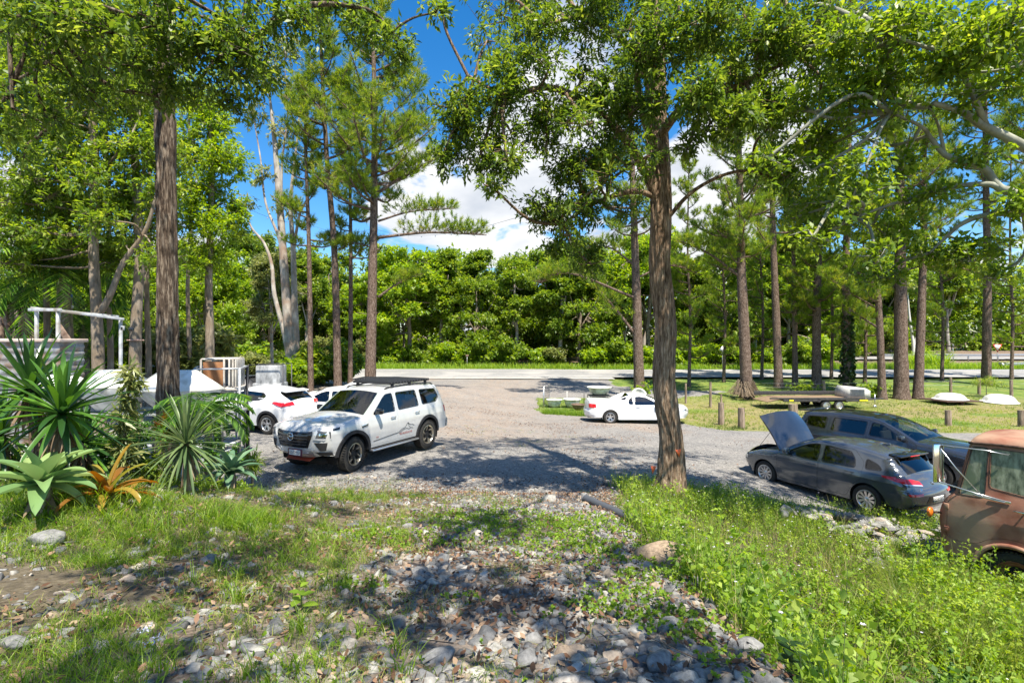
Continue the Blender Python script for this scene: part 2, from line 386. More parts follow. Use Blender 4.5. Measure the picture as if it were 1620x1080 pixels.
class Shell:
    """a vehicle body described by its side contour, widths and edge rounding"""
    def __init__(s, root, segs, ztab, xtab):
        s.root = root; s.seg = {}; P = []
        for name, pts in segs:
            Q = crom([(*p, ) for p in pts], 5)
            s.seg[name] = (sum(len(a) for a in P) - (1 if P else 0), 0)
            P.append(Q if not P else Q[1:])
            s.seg[name] = (s.seg[name][0], sum(len(a) for a in P) - 1)
        s.C = np.vstack(P); s.ztab = ztab; s.xtab = xtab
        T = np.gradient(s.C[:, :2], axis=0); T /= np.linalg.norm(T, axis=1)[:, None]
        s.N = np.stack([T[:, 1] * 1.0, -T[:, 0]], 1)      # outward for a contour that runs from the nose up and back
        s.N = -s.N if s.N[len(s.N) // 2][1] < 0 else s.N
    def W(s, x, z):
        return np.interp(z, [a for a, b in s.ztab], [b for a, b in s.ztab]) * np.interp(x, [a for a, b in s.xtab], [b for a, b in s.xtab])
    def y(s, x, z):
        x = np.asarray(x, float); z = np.asarray(z, float)
        A = s.C[:-1, :2]; B = s.C[1:, :2]; d = B - A; L2 = (d ** 2).sum(1) + 1e-12
        p = np.stack([x, z], 1)[:, None, :]
        t = np.clip(((p - A[None]) * d[None]).sum(2) / L2[None], 0, 1)
        q = A[None] + t[..., None] * d[None]; D = np.sqrt(((p - q) ** 2).sum(2))
        k = D.argmin(1); ar = np.arange(len(x)); dd = D[ar, k]; tt = t[ar, k]
        r = s.C[k, 2] * (1 - tt) + s.C[k + 1, 2] * tt
        u = np.clip(1 - dd / r, 0, 1)
        return s.W(x, z) - r * (1 - np.sqrt(np.clip(1 - u * u, 0, 1)))
    def skin(s, name, outer, holes, m, side, parent=None, off=0.0, dx=.09, dz=.045, rim=.03, label=None, smooth=True, fine=True):
        loops = [[Vector((float(a), float(b), 0)) for a, b in outer]] + [[Vector((float(a), float(b), 0)) for a, b in h] for h in holes]
        allv = [v for l in loops for v in l]
        bm = bmesh.new(); vs = [bm.verts.new(v) for v in allv]
        for t in tessellate_polygon(loops):
            try: bm.faces.new([vs[i] for i in t])
            except ValueError: pass
        xs = [v.x for v in allv]; zs = [v.y for v in allv]
        def cuts(lo, hi, st):
            return list(np.arange(math.floor(lo / st) * st + st, hi - 1e-3, st))
        cx = cuts(min(xs), max(xs), dx); cz = cuts(min(zs), max(zs), dz)
        for a in cx: bmesh.ops.bisect_plane(bm, geom=bm.verts[:] + bm.edges[:] + bm.faces[:], plane_co=(a, 0, 0), plane_no=(1, 0, 0), dist=1e-5)
        for a in cz: bmesh.ops.bisect_plane(bm, geom=bm.verts[:] + bm.edges[:] + bm.faces[:], plane_co=(0, a, 0), plane_no=(0, 1, 0), dist=1e-5)
        bmesh.ops.remove_doubles(bm, verts=bm.verts, dist=1e-5)
        bm.verts.ensure_lookup_table()
        X = np.array([v.co.x for v in bm.verts]); Z = np.array([v.co.y for v in bm.verts]); Y = s.y(X, Z) + off
        for v, a, b, c in zip(bm.verts, X, Y, Z): v.co = (a, side * b, c)
        bmesh.ops.recalc_face_normals(bm, faces=bm.faces)
        bm.faces.ensure_lookup_table()
        nsum = sum(f.normal.y * f.calc_area() for f in bm.faces)
        if nsum * side < 0: bmesh.ops.reverse_faces(bm, faces=bm.faces)
        if rim:
            be = [e for e in bm.edges if e.is_boundary]
            r = bmesh.ops.extrude_edge_only(bm, edges=be)
            for v in [g for g in r['geom'] if isinstance(g, bmesh.types.BMVert)]: v.co.y -= side * rim
        me = bpy.data.meshes.new(name); bm.to_mesh(me); bm.free()
        me.polygons.foreach_set('use_smooth', np.ones(len(me.polygons), bool)); me.materials.append(m)
        me.set_sharp_from_angle(angle=R(32))
        o = bpy.data.objects.new(name, me); link(o, parent or s.root)
        if label: o['label'] = label
        return o
    def strip_geo(s, i0, i1, inset=0.0, off=0.0, ny=16):
        V = []; u = np.linspace(-1, 1, ny + 1)
        for i in range(i0, i1 + 1):
            x, z, r, c = s.C[i]; w = float(s.W(x, z)) - r - inset
            n = s.N[i]
            for a in u:
                k = c * (1 - a * a) + off
                V.append((x + n[0] * k, a * w, z + n[1] * k))
        m = i1 - i0 + 1; Fa = []
        for i in range(m - 1):
            for j in range(ny):
                a = i * (ny + 1) + j; Fa.append((a, a + 1, a + ny + 2, a + ny + 1))
        return V, Fa
    def emap(s, end, y, z, off=0.0):
        """point of the nose (end='f') or tail (end='r') surface at height z, sideways y"""
        a, b = s.rng[end]; C = s.C[a:b + 1]; N = s.N[a:b + 1]
        o = np.argsort(C[:, 1]); zz = C[o, 1]
        x = np.interp(z, zz, C[o, 0]); r = np.interp(z, zz, C[o, 2]); c = np.interp(z, zz, C[o, 3])
        nx = np.interp(z, zz, N[o, 0]); nz = np.interp(z, zz, N[o, 1])
        w = float(s.W(x, z)); yi = w - r; ay = abs(y)
        if ay <= yi: k = c * (1 - (ay / yi) ** 2); return (x + nx * (k + off), y, z + nz * off)
        t = min((ay - yi) / r, 1); d = r * (1 - math.sqrt(1 - t * t))
        sg = 1 if y > 0 else -1
        return (x - nx * d + nx * off * (1 - t), y + sg * off * t, z)
    def epatch(s, mb, end, poly, off=.006, dy=.08, dz=.06, depth=.03):
        bm = bmesh.new(); vs = [bm.verts.new((a, b, 0)) for a, b in poly]
        for t in tessellate_polygon([[Vector((a, b, 0)) for a, b in poly]]): bm.faces.new([vs[i] for i in t])
        ys = [p[0] for p in poly]; zs = [p[1] for p in poly]
        for a in np.arange(min(ys) + dy, max(ys), dy): bmesh.ops.bisect_plane(bm, geom=bm.verts[:] + bm.edges[:] + bm.faces[:], plane_co=(a, 0, 0), plane_no=(1, 0, 0), dist=1e-5)
        for a in np.arange(min(zs) + dz, max(zs), dz): bmesh.ops.bisect_plane(bm, geom=bm.verts[:] + bm.edges[:] + bm.faces[:], plane_co=(0, a, 0), plane_no=(0, 1, 0), dist=1e-5)
        nv = len(bm.verts)
        if depth:
            r = bmesh.ops.extrude_edge_only(bm, edges=[e for e in bm.edges if e.is_boundary])
            ext = set(g for g in r['geom'] if isinstance(g, bmesh.types.BMVert))
        else: ext = set()
        bm.verts.index_update()
        V = [s.emap(end, v.co.x, v.co.y, off - (depth if v in ext else 0)) for v in bm.verts]
        Fa = [[v.index for v in f.verts] for f in bm.faces]
        if end == 'f': Fa = Fa
        bm.free(); mb.add(V, Fa)
def wheel(root, x, y, Rw, wd, style, side, steer=0.0, Rr=.0):
    """tyre with tread, rim with spokes; the outer face looks along side*y"""
    Rr = Rr or Rw * .66
    t = MB(); h = wd / 2
    prof = [(Rr, -h * .8), (Rr + .02, -h * .95), (Rw * .86, -h), (Rw * .96, -h * .88), (Rw, -h * .6), (Rw, 0), (Rw, h * .6), (Rw * .96, h * .88), (Rw * .86, h), (Rr + .02, h * .95), (Rr, h * .8), (Rr - .01, 0)]
    t.lathe(prof, 40, 'y', closed=True)
    if style in ('offroad', 'truck'):
        for k in range(44):
            a = 2 * math.pi * k / 44
            for yy in (-h * .72, h * .72):
                c = ((Rw + .004) * math.cos(a), yy, (Rw + .004) * math.sin(a)); t.box(c, (.018, h * .5, .032), ry=-a)
    wm = t.build('wheel', M['rubber'], root, sharp=40); wm.location = (x, y, Rw); wm.rotation_euler = (0, 0, steer)
    o = side * h
    r = MB(); dm = MB()
    r.lathe([(Rr + .004, o * .98), (Rr - .012, o * 1.0), (Rr - .03, o * .80), (Rr - .035, -o * .6)], 40, 'y')
    n = {'offroad': 6, 'multi': 10, 'twin': 5, 'star': 7, 'turbine': 5, 'steel': 8, 'truck': 6}[style]
    dm.lathe([(0.001, o * .25), (Rr - .03, o * .25)], 30, 'y')
    rims = M['alloy']
    def spoke(a, r0, r1, w0, w1, tw=0, y0=.62, y1=.86, th=.3, mbx=None):
        ca, sa = math.cos(a), math.sin(a); cb, sb = math.cos(a + tw), math.sin(a + tw)
        P0 = np.array([r0 * ca, 0, r0 * sa]); P1 = np.array([r1 * cb, 0, r1 * sb]); q0 = np.array([-sa, 0, ca]); q1 = np.array([-sb, 0, cb])
        V = []
        for yy, sc in ((1, 1), (1 - th, 1.15)):
            V += [P0 + q0 * w0 * sc + [0, o * y0 * yy, 0], P0 - q0 * w0 * sc + [0, o * y0 * yy, 0], P1 - q1 * w1 * sc + [0, o * y1 * yy, 0], P1 + q1 * w1 * sc + [0, o * y1 * yy, 0]]
        (mbx or r).add(V, [(0, 1, 2, 3), (7, 6, 5, 4), (0, 4, 5, 1), (1, 5, 6, 2), (2, 6, 7, 3), (3, 7, 4, 0)])
    e = Rr - .03
    if style == 'offroad':
        rims = M['bronze_rim']; bk = MB()
        for k in range(6):
            a = k * math.pi / 3
            spoke(a, .06, e, .035, .055, .28, .55, .8, .3, bk)
            spoke(a + .16, e * .55, e + .01, .010, .018, .30, .84, .97, .3)
        bk.lathe([(.001, o * .66), (.055, o * .64), (.075, o * .5), (.08, o * .3)], 20, 'y')
    elif style == 'twin':
        for k in range(5):
            a = 2 * math.pi * k / 5 + .3
            spoke(a - .13, .05, e, .018, .016, -.05, .7, .92); spoke(a + .13, .05, e, .018, .016, .05, .7, .92)
        r.lathe([(.001, o * .76), (.05, o * .74), (.07, o * .6)], 20, 'y')
    elif style == 'steel':
        r.lathe([(.04, o * .5), (Rr * .55, o * .55), (Rr * .62, o * .42), (e, o * .30)], 30, 'y')
        for k in range(8):
            a = k * math.pi / 4; spoke(a, Rr * .5, e, .03, .035, 0, .56, .5)
        r.lathe([(.001, o * .8), (.05, o * .78), (.055, o * .5)], 20, 'y')
    elif style == 'truck':
        r.lathe([(.06, o * .1), (Rr * .6, o * .15), (Rr * .75, o * .5), (e, o * .55)], 30, 'y')
        r.lathe([(.001, o * .45), (.07, o * .43), (.09, o * .1)], 20, 'y')
        rims = M['rust']
    else:
        sw = {'multi': (.016, .030), 'star': (.02, .04), 'turbine': (.03, .07)}[style]
        for k in range(n):
            a = 2 * math.pi * k / n + .2
            spoke(a, .05, e, sw[0], sw[1], .35 if style == 'turbine' else 0, .72, .92)
        r.lathe([(.001, o * .8), (.045, o * .78), (.07, o * .6)], 20, 'y')
    ro = r.build('rim', rims, wm, sharp=35)
    if style == 'offroad': bk.build('spokes', M['dark_alloy'], ro, sharp=35)
    dm.build('brake_disc', M['dark_inner'], ro)
    return wm
def arch_pts(xc, zc, r, zb, n=16):
    a0 = math.asin(max(-1, min(1, (zb - zc) / r)))
    return [(xc + r * math.cos(a), zc + r * math.sin(a)) for a in np.linspace(math.pi - a0, a0, n)]
def build_car(root, S):
    paint = M[S['paint']]
    sh = Shell(root, S['segs'], S['ztab'], S['xtab'])
    names = [n for n, _ in S['segs']]
    sh.rng = {'f': (0, sh.seg['bonnet'][0] + 2), 'r': (sh.seg[S.get('tail0', 'tail')][0], len(sh.C) - 1)}
    zf, zs_, zr = S['low']
    cont = [(a, b) for a, b in sh.C[:, :2]]
    (xr, zcr, rr), (xf, zcf, rf) = S['arches']
    low = arch_pts(xr, zcr, rr, zs_) + arch_pts(xf, zcf, rf, zs_)
    low[0] = (low[0][0], zs_)
    outer = cont + [(xr - rr - .02, zr)] + low + [(xf + rf + .02, zf)]
    dl = [rpoly(d['poly'], .05) for d in S['doors']]
    qs = [rpoly(q, .05) for q in S.get('quarters', [])]
    openw = S.get('open_windows', False)
    for side in (1, -1):
        sh.skin('body_side', outer, dl + qs, paint, side)
        for d, poly in zip(S['doors'], dl):
            wp = rpoly(d['win'], .045)
            do = sh.skin('door', grow(poly, -.005), [wp], paint, side, rim=.05)
            if d.get('trim', True):
                sh.skin('window_trim', grow(wp, .022), [wp], M['gloss_black'], side, do, off=.003, rim=.02)
            wm_ = S.get('glass_f', M['glass_mid']) if d.get('front') else S.get('glass_r', M['glass_dark'])
            if not (openw and side == 1): sh.skin('window', grow(wp, .004), [], wm_, side, do, off=-.012, rim=0)
            hx, hz = d['handle']; yy = float(sh.y([hx], [hz])[0])
            hb = MB(); hb.rbox((hx, side * (yy + .03), hz), (.20, .022, .03), .01); hb.rbox((hx + .08, side * (yy + .012), hz), (.025, .03, .025), .008); hb.rbox((hx - .08, side * (yy + .012), hz), (.025, .03, .025), .008)
            hb.build('handle', M[S.get('handle_mat', S['paint'])], do, sharp=35)
        for q in qs:
            sh.skin('quarter_window', grow(q, .004), [], S.get('glass_r', M['glass_dark']), side, off=-.012, rim=0)
            sh.skin('window_trim', grow(q, .022), [q], M['gloss_black'], side, off=.003, rim=.02)
        for (xc, zc, r) in S['arches']:      # wheel wells
            w = MB(); a = np.linspace(-.35, math.pi + .35, 18); y0 = side * (float(sh.y([xc + r * .9], [zc + .1])[0]) - .012); y1 = side * (abs(y0) - .42)
            V = [(xc + (r + .012) * math.cos(t), y, zc + (r + .012) * math.sin(t)) for y in (y0, y1) for t in a]
            Fa = [(i, i + 1, 18 + i + 1, 18 + i) for i in range(17)] + [[18 + i for i in range(18)]]
            w.add(V, Fa); w.build('wheel_well', M['dark_inner'], root)
            if S.get('flare'):
                fl = []; fo = S['flare']
                aa = np.linspace(math.pi + .12, -.12, 20) 
                inner = [(xc + (r - .012) * math.cos(t), max(zc + (r - .012) * math.sin(t), zs_ - .02)) for t in aa]
                outr = [(xc + (r + .075) * math.cos(t), max(zc + (r + .07) * math.sin(t), zs_ - .02)) for t in aa]
                sh.skin('wheel_arch_trim', outr + inner[::-1], [], M['black_plastic'], side, off=fo, rim=fo + .06, dx=.2, dz=.2)
    for nm, mt, part, inset in S['strips']:
        i0, i1 = sh.seg[nm]
        if nm == S.get('open_bonnet'): continue
        V, Fa = sh.strip_geo(i0, i1, inset)
        mb = MB(); mb.add(V, Fa); mb.build(part, M[mt], root, smooth=True)
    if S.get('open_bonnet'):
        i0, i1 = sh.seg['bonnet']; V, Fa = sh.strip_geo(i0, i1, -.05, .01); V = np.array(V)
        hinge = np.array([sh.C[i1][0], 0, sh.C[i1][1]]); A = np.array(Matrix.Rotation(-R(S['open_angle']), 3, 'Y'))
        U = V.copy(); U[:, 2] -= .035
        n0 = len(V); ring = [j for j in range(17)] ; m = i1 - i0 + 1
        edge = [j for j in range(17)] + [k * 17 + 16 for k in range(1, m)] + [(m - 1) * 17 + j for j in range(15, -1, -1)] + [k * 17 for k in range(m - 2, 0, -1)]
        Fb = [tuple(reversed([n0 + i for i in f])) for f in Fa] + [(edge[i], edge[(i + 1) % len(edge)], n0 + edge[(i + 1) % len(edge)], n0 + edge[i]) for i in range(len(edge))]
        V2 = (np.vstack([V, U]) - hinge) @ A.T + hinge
        bn = npmesh('bonnet', V2, [list(f) for f in Fa] + [list(f) for f in Fb], M['dark_paint'], root, True, sharp=35)  # darker paint than the grey body, standing in for the blue sky reflection
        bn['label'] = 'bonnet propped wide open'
        eb = MB()   # engine bay
        x0, x1 = sh.C[i0][0], sh.C[i1][0]
        eb.box(((x0 + x1) / 2 - .05, 0, .62), (x0 - x1 - .25, 1.3, .12))
        eb.rbox(((x0 + x1) / 2, .1, .78), (.45, .6, .22), .03); eb.rbox(((x0 + x1) / 2 + .05, -.45, .8), (.25, .25, .2), .02); eb.rbox(((x0 + x1) / 2 - .1, .5, .8), (.2, .2, .18), .02)
        eb.build('engine', M['black_plastic'], root)
        pr = MB(); tip = (np.array([x0 - .35, .55, .95]) - hinge) @ A.T + hinge; pr.tube([(x0 - .15, .62, .82), tuple(tip)], .006, 6); pr.build('bonnet_stay', M['black_plastic'], root)
    # floor and interior
    xa, xb = S['cabin']; zb = S['belt']; w = .72 * S.get('wk', 1)
    fl = MB(); fl.box(((xa + xb) / 2, 0, .42), (xa - xb, 2 * w, .14)); fl.box((0, 0, .34), (S['L'] * .86, 1.2, .16)); 
    fl.box((xa + .25, 0, .62), (.5, 2 * w, .3)); fl.box((xb - .1, 0, .6), (.25, 2 * w, .3))
    fl.build('underbody', M['dark_inner'], root)
    db = MB(); db.rbox((xa + .05, 0, zb - .12), (.5, 2 * w - .04, .22), .06)
    dsh = db.build('dashboard', M['dash'], root, sharp=35)
    st = MB(); c = np.array([xa - .33, -.36 * S.get('wk', 1), zb - .02]); a = np.linspace(0, 2 * math.pi, 17)
    st.tube([(c[0] + .1 * math.sin(t) * .35, c[1] + .18 * math.cos(t), c[2] + .17 * math.sin(t)) for t in a], .015, 6, False); st.box(c, (.03, .34, .04))
    st.tube([c, c + [.25, 0, -.1]], .03, 6)
    st.build('steering_wheel', M['black_plastic'], dsh, smooth=True)
    rows = [xa - .78] + S.get('rows', [xa - 1.65])
    for rx_ in rows:
        for sy in (-1, 1):
            sb = MB(); yy = sy * .37 * S.get('wk', 1)
            sb.rbox((rx_ + .2, yy, .62), (.5, .5, .16), .05); sb.rbox((rx_ - .1, yy, zb - .18), (.13, .48, .66), .05, ry=-.18); sb.rbox((rx_ - .19, yy, zb + .23), (.10, .27, .19), .045, ry=-.12)
            sb.tube([(rx_ - .17, yy + .06, zb + .05), (rx_ - .18, yy + .06, zb + .2)], .008, 5)
            sb.build('seat', M['seat'], root, sharp=40)
    # wheels
    for (xc, zc, r), stx in zip(S['arches'], (0, S.get('steer', 0))):
        for side in (1, -1):
            wheel(root, xc, side * S['track'], S['Rw'], S['ww'], S['wheel'], side, stx)
    # mirrors
    if S.get('mirror'):
        mxx, mz = S['mirror']
        for side in (1, -1):
            y0 = float(sh.y([mxx], [mz])[0])
            mb = MB(); mb.rbox((mxx, side * (y0 + .14), mz + .04), (.12, .20, .15), .04, rz=side * .15); mb.rbox((mxx + .02, side * (y0 + .03), mz - .02), (.06, .12, .04), .015)
            mo = mb.build('mirror', M[S.get('mirror_mat', S['paint'])], root, sharp=40)
            g = MB(); g.rbox((mxx - .062, side * (y0 + .145), mz + .04), (.006, .16, .115), .003); g.build('mirror_glass', M['chrome'], mo)
    for part in S.get('parts', []):
        nm, mt, items = part[0], part[1], part[2]
        par = root
        mb = MB(); objs = []
        for it in items:
            kind, poly = it[0], it[1]; off = it[2] if len(it) > 2 else .006
            if kind in 'fr': sh.epatch(mb, kind, poly, off)
            elif kind in 'FR':
                for sg in (1, -1): 
                    m2 = MB(); sh.epatch(m2, kind.lower(), [(sg * a, b) for a, b in poly], off); m2.build(nm, M[mt], root, sharp=35)
            elif kind == 's':
                for sg in (1, -1): sh.skin(nm, poly, [], M[mt], sg, root, off=off, rim=off + .005)
        if mb.v: mb.build(nm, M[mt], root, sharp=35)
    return sh
def stext(sh, body, size, end, y, z, m, parent=None, name='lettering', off=.012, sx=1):
    """lettering lying on the nose or tail"""
    V, Fa = text_geo(body, size); flip = 1 if end == 'f' else -1
    # seen from outside: at the nose +y is on the viewer's right; at the tail it is on the left
    P = [sh.emap(end, y + flip * a * sx, z + b, off) for a, b in V]
    return npmesh(name, P, Fa, m, parent or sh.root)

# --- white four wheel drive wagon nearest the planting
cx, cy = -3.91, 13.85
hd = math.atan2(-.895, -.445)
wagon = thing('parked_car', 'white four wheel drive wagon with black roof rack and mountain decal on its doors', 'car', (cx, cy, Hf(cx, cy) + .02), hd, 'cars parked on the gravel yard'); wagon.scale = (.955, .965, .965)
S = dict(L=5.17, paint='silver_white', handle_mat='chrome',
    segs=[('nose', [(2.28, .50, .22, .10), (2.42, .62, .22, .12), (2.45, .85, .20, .13), (2.43, 1.04, .14, .13), (2.38, 1.16, .10, .12)]),
          ('bonnet', [(2.38, 1.16, .10, .12), (2.15, 1.20, .12, .10), (1.6, 1.26, .12, .07), (1.05, 1.30, .10, .06)]),
          ('windscreen', [(1.05, 1.30, .10, .07), (.72, 1.54, .08, .07), (.36, 1.80, .08, .06)]),
          ('roof', [(.36, 1.80, .08, .06), (.05, 1.87, .09, .05), (-1.0, 1.90, .10, .05), (-2.25, 1.84, .10, .05)]),
          ('rear_window', [(-2.25, 1.84, .10, .05), (-2.43, 1.62, .14, .06), (-2.56, 1.28, .18, .07)]),
          ('tail', [(-2.56, 1.28, .18, .07), (-2.62, 1.08, .18, .08), (-2.66, .88, .18, .08), (-2.76, .74, .2, .08), (-2.75, .5, .2, .08)])],
    ztab=[(.35, .93), (.5, .955), (.8, .985), (1.0, .985), (1.2, .955), (1.28, .93), (1.6, .84), (1.86, .76)],
    xtab=[(-2.8, .93), (-2.3, .975), (-1, 1), (1.2, 1), (1.9, .985), (2.5, .93)],
    low=(.48, .46, .50), arches=[(-1.54, .43, .51), (1.54, .43, .51)],
    doors=[dict(front=True, poly=[(1.02, 1.27), (.98, .52), (-.10, .52), (-.13, 1.30), (-.12, 1.81), (.22, 1.80), (.42, 1.70)], win=[(.80, 1.30), (.34, 1.66), (.20, 1.74), (-.05, 1.755), (-.05, 1.30)], handle=(.08, 1.14)),
           dict(poly=[(-.14, 1.81), (-.15, 1.30), (-.12, .52), (-.88, .52), (-1.08, .86), (-1.22, 1.02), (-1.24, 1.30), (-1.20, 1.81)], win=[(-.23, 1.755), (-.23, 1.31), (-1.13, 1.33), (-1.10, 1.755)], handle=(-1.0, 1.15))],
    quarters=[[(-1.32, 1.75), (-1.34, 1.34), (-2.04, 1.36), (-2.20, 1.48), (-2.10, 1.72)]],
    strips=[('nose', 'silver_white', 'front_bumper', 0), ('bonnet', 'silver_white', 'bonnet', 0), ('windscreen', 'glass_clear', 'windscreen', 0), ('roof', 'silver_white', 'roof', 0), ('rear_window', 'glass_dark', 'rear_window', 0), ('tail', 'silver_white', 'tailgate', 0)],
    cabin=(1.0, -2.3), belt=1.25, wk=1.0, rows=[-.55, -1.6], track=.84, Rw=.415, ww=.28, wheel='offroad', steer=.12, flare=.03, mirror=(.72, 1.33), mirror_mat='gloss_black', glass_f=M['glass_mid'],
    parts=[('grille_surround', 'gloss_black', [('f', [(-.56, 1.12), (-.58, 1.0), (-.46, .70), (.46, .70), (.58, 1.0), (.56, 1.12)], .010)]),
           ('headlight', 'lamp_dark', [('F', [(.60, .90), (.92, .89), (.95, 1.08), (.68, 1.11)], .012)]),
           ('running_light', 'lens_white', [('F', [(.60, .895), (.93, .885), (.93, .92), (.66, .93), (.71, 1.07), (.67, 1.11)], .020)]),
           ('lamp_reflector', 'chrome', [('F', [(.73, .97), (.88, .965), (.90, 1.04), (.76, 1.05)], .018)]),
           ('headlight_tail', 'gloss_black', [('s', [(2.20, 1.09), (2.20, 1.13), (1.98, 1.15), (2.02, 1.09)], .006)]),
           ('fog_vent', 'black_plastic', [('F', [(.62, .83), (.90, .83), (.86, .64), (.74, .64)], .008)]),
           ('lower_bumper', 'black_plastic', [('F', [(.50, .60), (.94, .60), (.92, .51), (.5, .51)], .012)]),
           ('skid_bar', 'alloy', [('f', [(-.62, .66), (-.52, .52), (.52, .52), (.62, .66), (.52, .66), (.46, .60), (-.46, .60), (-.52, .66)], .05)]),
           ('tail_light', 'lens_red', [('R', [(.62, 1.02), (.95, 1.0), (.95, 1.2), (.62, 1.18)], .008)]),
           ('rear_bumper', 'silver_white', [('r', [(-.95, .52), (.95, .52), (.95, .76), (-.95, .76)], .03)]),
           ])
sh = build_car(wagon, S)
sk = MB(); sk.rbox((2.26, 0, .43), (.34, .8, .02), .008, ry=.35); sk.build('bash_plate', M['skid_red'], wagon)
for z in (.77, .84, .91, .98, 1.05):
    gb = MB(); w = .40 + (z - .7) * .25; sh.epatch(gb, 'f', [(-w, z - .012), (w, z - .012), (w, z + .012), (-w, z + .012)], .02, depth=.02); gb.build('grille_bar', M['grille_grey'], wagon, sharp=35)
eb = MB(); p = sh.emap('f', 0, .95, .05)
eb.tube([(p[0], .085 * math.cos(t), .95 + .085 * math.sin(t)) for t in np.linspace(0, 2 * math.pi, 25)], .012, 6, False); eb.box((p[0], 0, .95), (.015, .17, .03)); eb.build('badge', M['chrome'], wagon, smooth=False)
pb = MB(); pb.rbox((p[0] + .015, .18, .60), (.02, .46, .17), .008); po = pb.build('number_plate', M['plate_ink'], wagon); po['label'] = 'front number plate with dark surround'
pp = MB(); pp.rbox((p[0] + .028, .18, .60), (.006, .36, .12), .003); pp.build('plate_face', M['plate'], po)
V, Fa = text_geo('057MI3', .11); npmesh('lettering', [(p[0] + .0325, .18 + a, .60 + b) for a, b in V], Fa, M['plate_ink'], po)
for side in (1, -1):
    sb = MB(); sb.rbox((0, side * .99, .40), (1.95, .15, .05), .02); so = sb.build('side_step', M['alloy'], wagon, sharp=35)
    s2 = MB(); s2.rbox((0, side * .99, .428), (1.8, .12, .012), .005); s2.build('tread', M['black_plastic'], so)
    vb = MB(); yy = float(sh.y([1.12], [1.06])[0]); vb.rbox((1.18, side * (yy + .008), 1.07), (.24, .02, .06), .008, ry=.12); vo = vb.build('fender_vent', M['chrome'], wagon, sharp=35)
    v2 = MB(); v2.rbox((1.18, side * (yy + .018), 1.065), (.18, .01, .03), .004, ry=.12); v2.build('vent_slot', M['gloss_black'], vo)
    db = MB()    # mountain decal with its lettering
    def sp(x, z, o=.004): return (x, side * (float(sh.y([x], [z])[0]) + o), z)
    def ribbon(pts, w, mb):
        for (x0, z0), (x1, z1) in zip(pts[:-1], pts[1:]):
            n = max(2, int(abs(x1 - x0) / .08)); V = []; 
            L = math.hypot(x1 - x0, z1 - z0); nx, nzz = -(z1 - z0) / L * w, (x1 - x0) / L * w
            for i in range(n + 1):
                x = x0 + (x1 - x0) * i / n; z = z0 + (z1 - z0) * i / n
                V += [sp(x + nx, z + nzz, .006), sp(x - nx, z - nzz, .006)]
            mb.add(V, [(2 * i, 2 * i + 1, 2 * i + 3, 2 * i + 2) for i in range(n)])
    ribbon([(.86, .615), (.1, .675), (-.15, .69)], .008, db)
    ribbon([(-.15, .69), (-.30, .77), (-.42, .79), (-.55, .91), (-.64, .84), (-.74, .83), (-.84, .80)], .007, db)
    ribbon([(-.18, .66), (-.36, .74), (-.50, .76), (-.60, .72), (-.70, .75), (-.80, .72)], .006, db)
    ribbon([(-.55, .91), (-.60, .80), (-.68, .76)], .006, db)
    db.build('mountain_decal', M['decal_black'], wagon)
    V, Fa = text_geo('WARRIOR', .085); npmesh('lettering', [sp(-.48 - side * a * 1.45, .635 + b, .007) for a, b in V], Fa, M['decal_red'], wagon)
    V, Fa = text_geo('V8', .07); npmesh('lettering', [sp(.72 - side * a * 1.2, .70 + b, .007) for a, b in V], Fa, M['decal_red'], wagon)
def roof_rack(root, x0, x1, hw, z, slats=9):
    rb = MB(); rb.rbox(((x0 + x1) / 2, hw, z), (x0 - x1, .035, .075), .012); rb.rbox(((x0 + x1) / 2, -hw, z), (x0 - x1, .035, .075), .012)
    rb.rbox((x0, 0, z), (.04, 2 * hw, .06), .012); rb.rbox((x1, 0, z), (.04, 2 * hw, .06), .012)
    ro = rb.build('roof_rack', M['black_plastic'], root, sharp=35)
    for i in range(slats):
        s_ = MB(); s_.rbox((x1 + (x0 - x1) * (i + .5) / slats, 0, z + .03), (.09, 2 * hw - .03, .02), .008); s_.build('slat', M['black_plastic'], ro, sharp=35)
    fb = MB()
    for i in range(14):
        for sg in (1, -1): fb.rbox((x1 + (x0 - x1) * (i + .5) / 14, sg * (hw + .019), z), (.05, .004, .035), .001)
    tag(fb.build('mounting_slots', M['grille_grey'], ro), kind='stuff')
    for i in range(3):
        for sg in (1, -1):
            f_ = MB(); f_.rbox((x1 + (x0 - x1) * (i * .42 + .08), sg * (hw - .03), z - .08), (.10, .05, .12), .012); f_.build('rack_foot', M['black_plastic'], ro, sharp=35)
roof_rack(wagon, -.15, -2.0, .66, 2.02)
for sg in (1, -1):
    rl = MB(); rl.tube(crom([(.1, sg * .68, 1.86), (-.1, sg * .68, 1.915), (-1, sg * .68, 1.94), (-1.9, sg * .68, 1.92), (-2.15, sg * .68, 1.86)], 4), .02, 6); rl.build('roof_rail', M['black_plastic'], wagon, smooth=True)

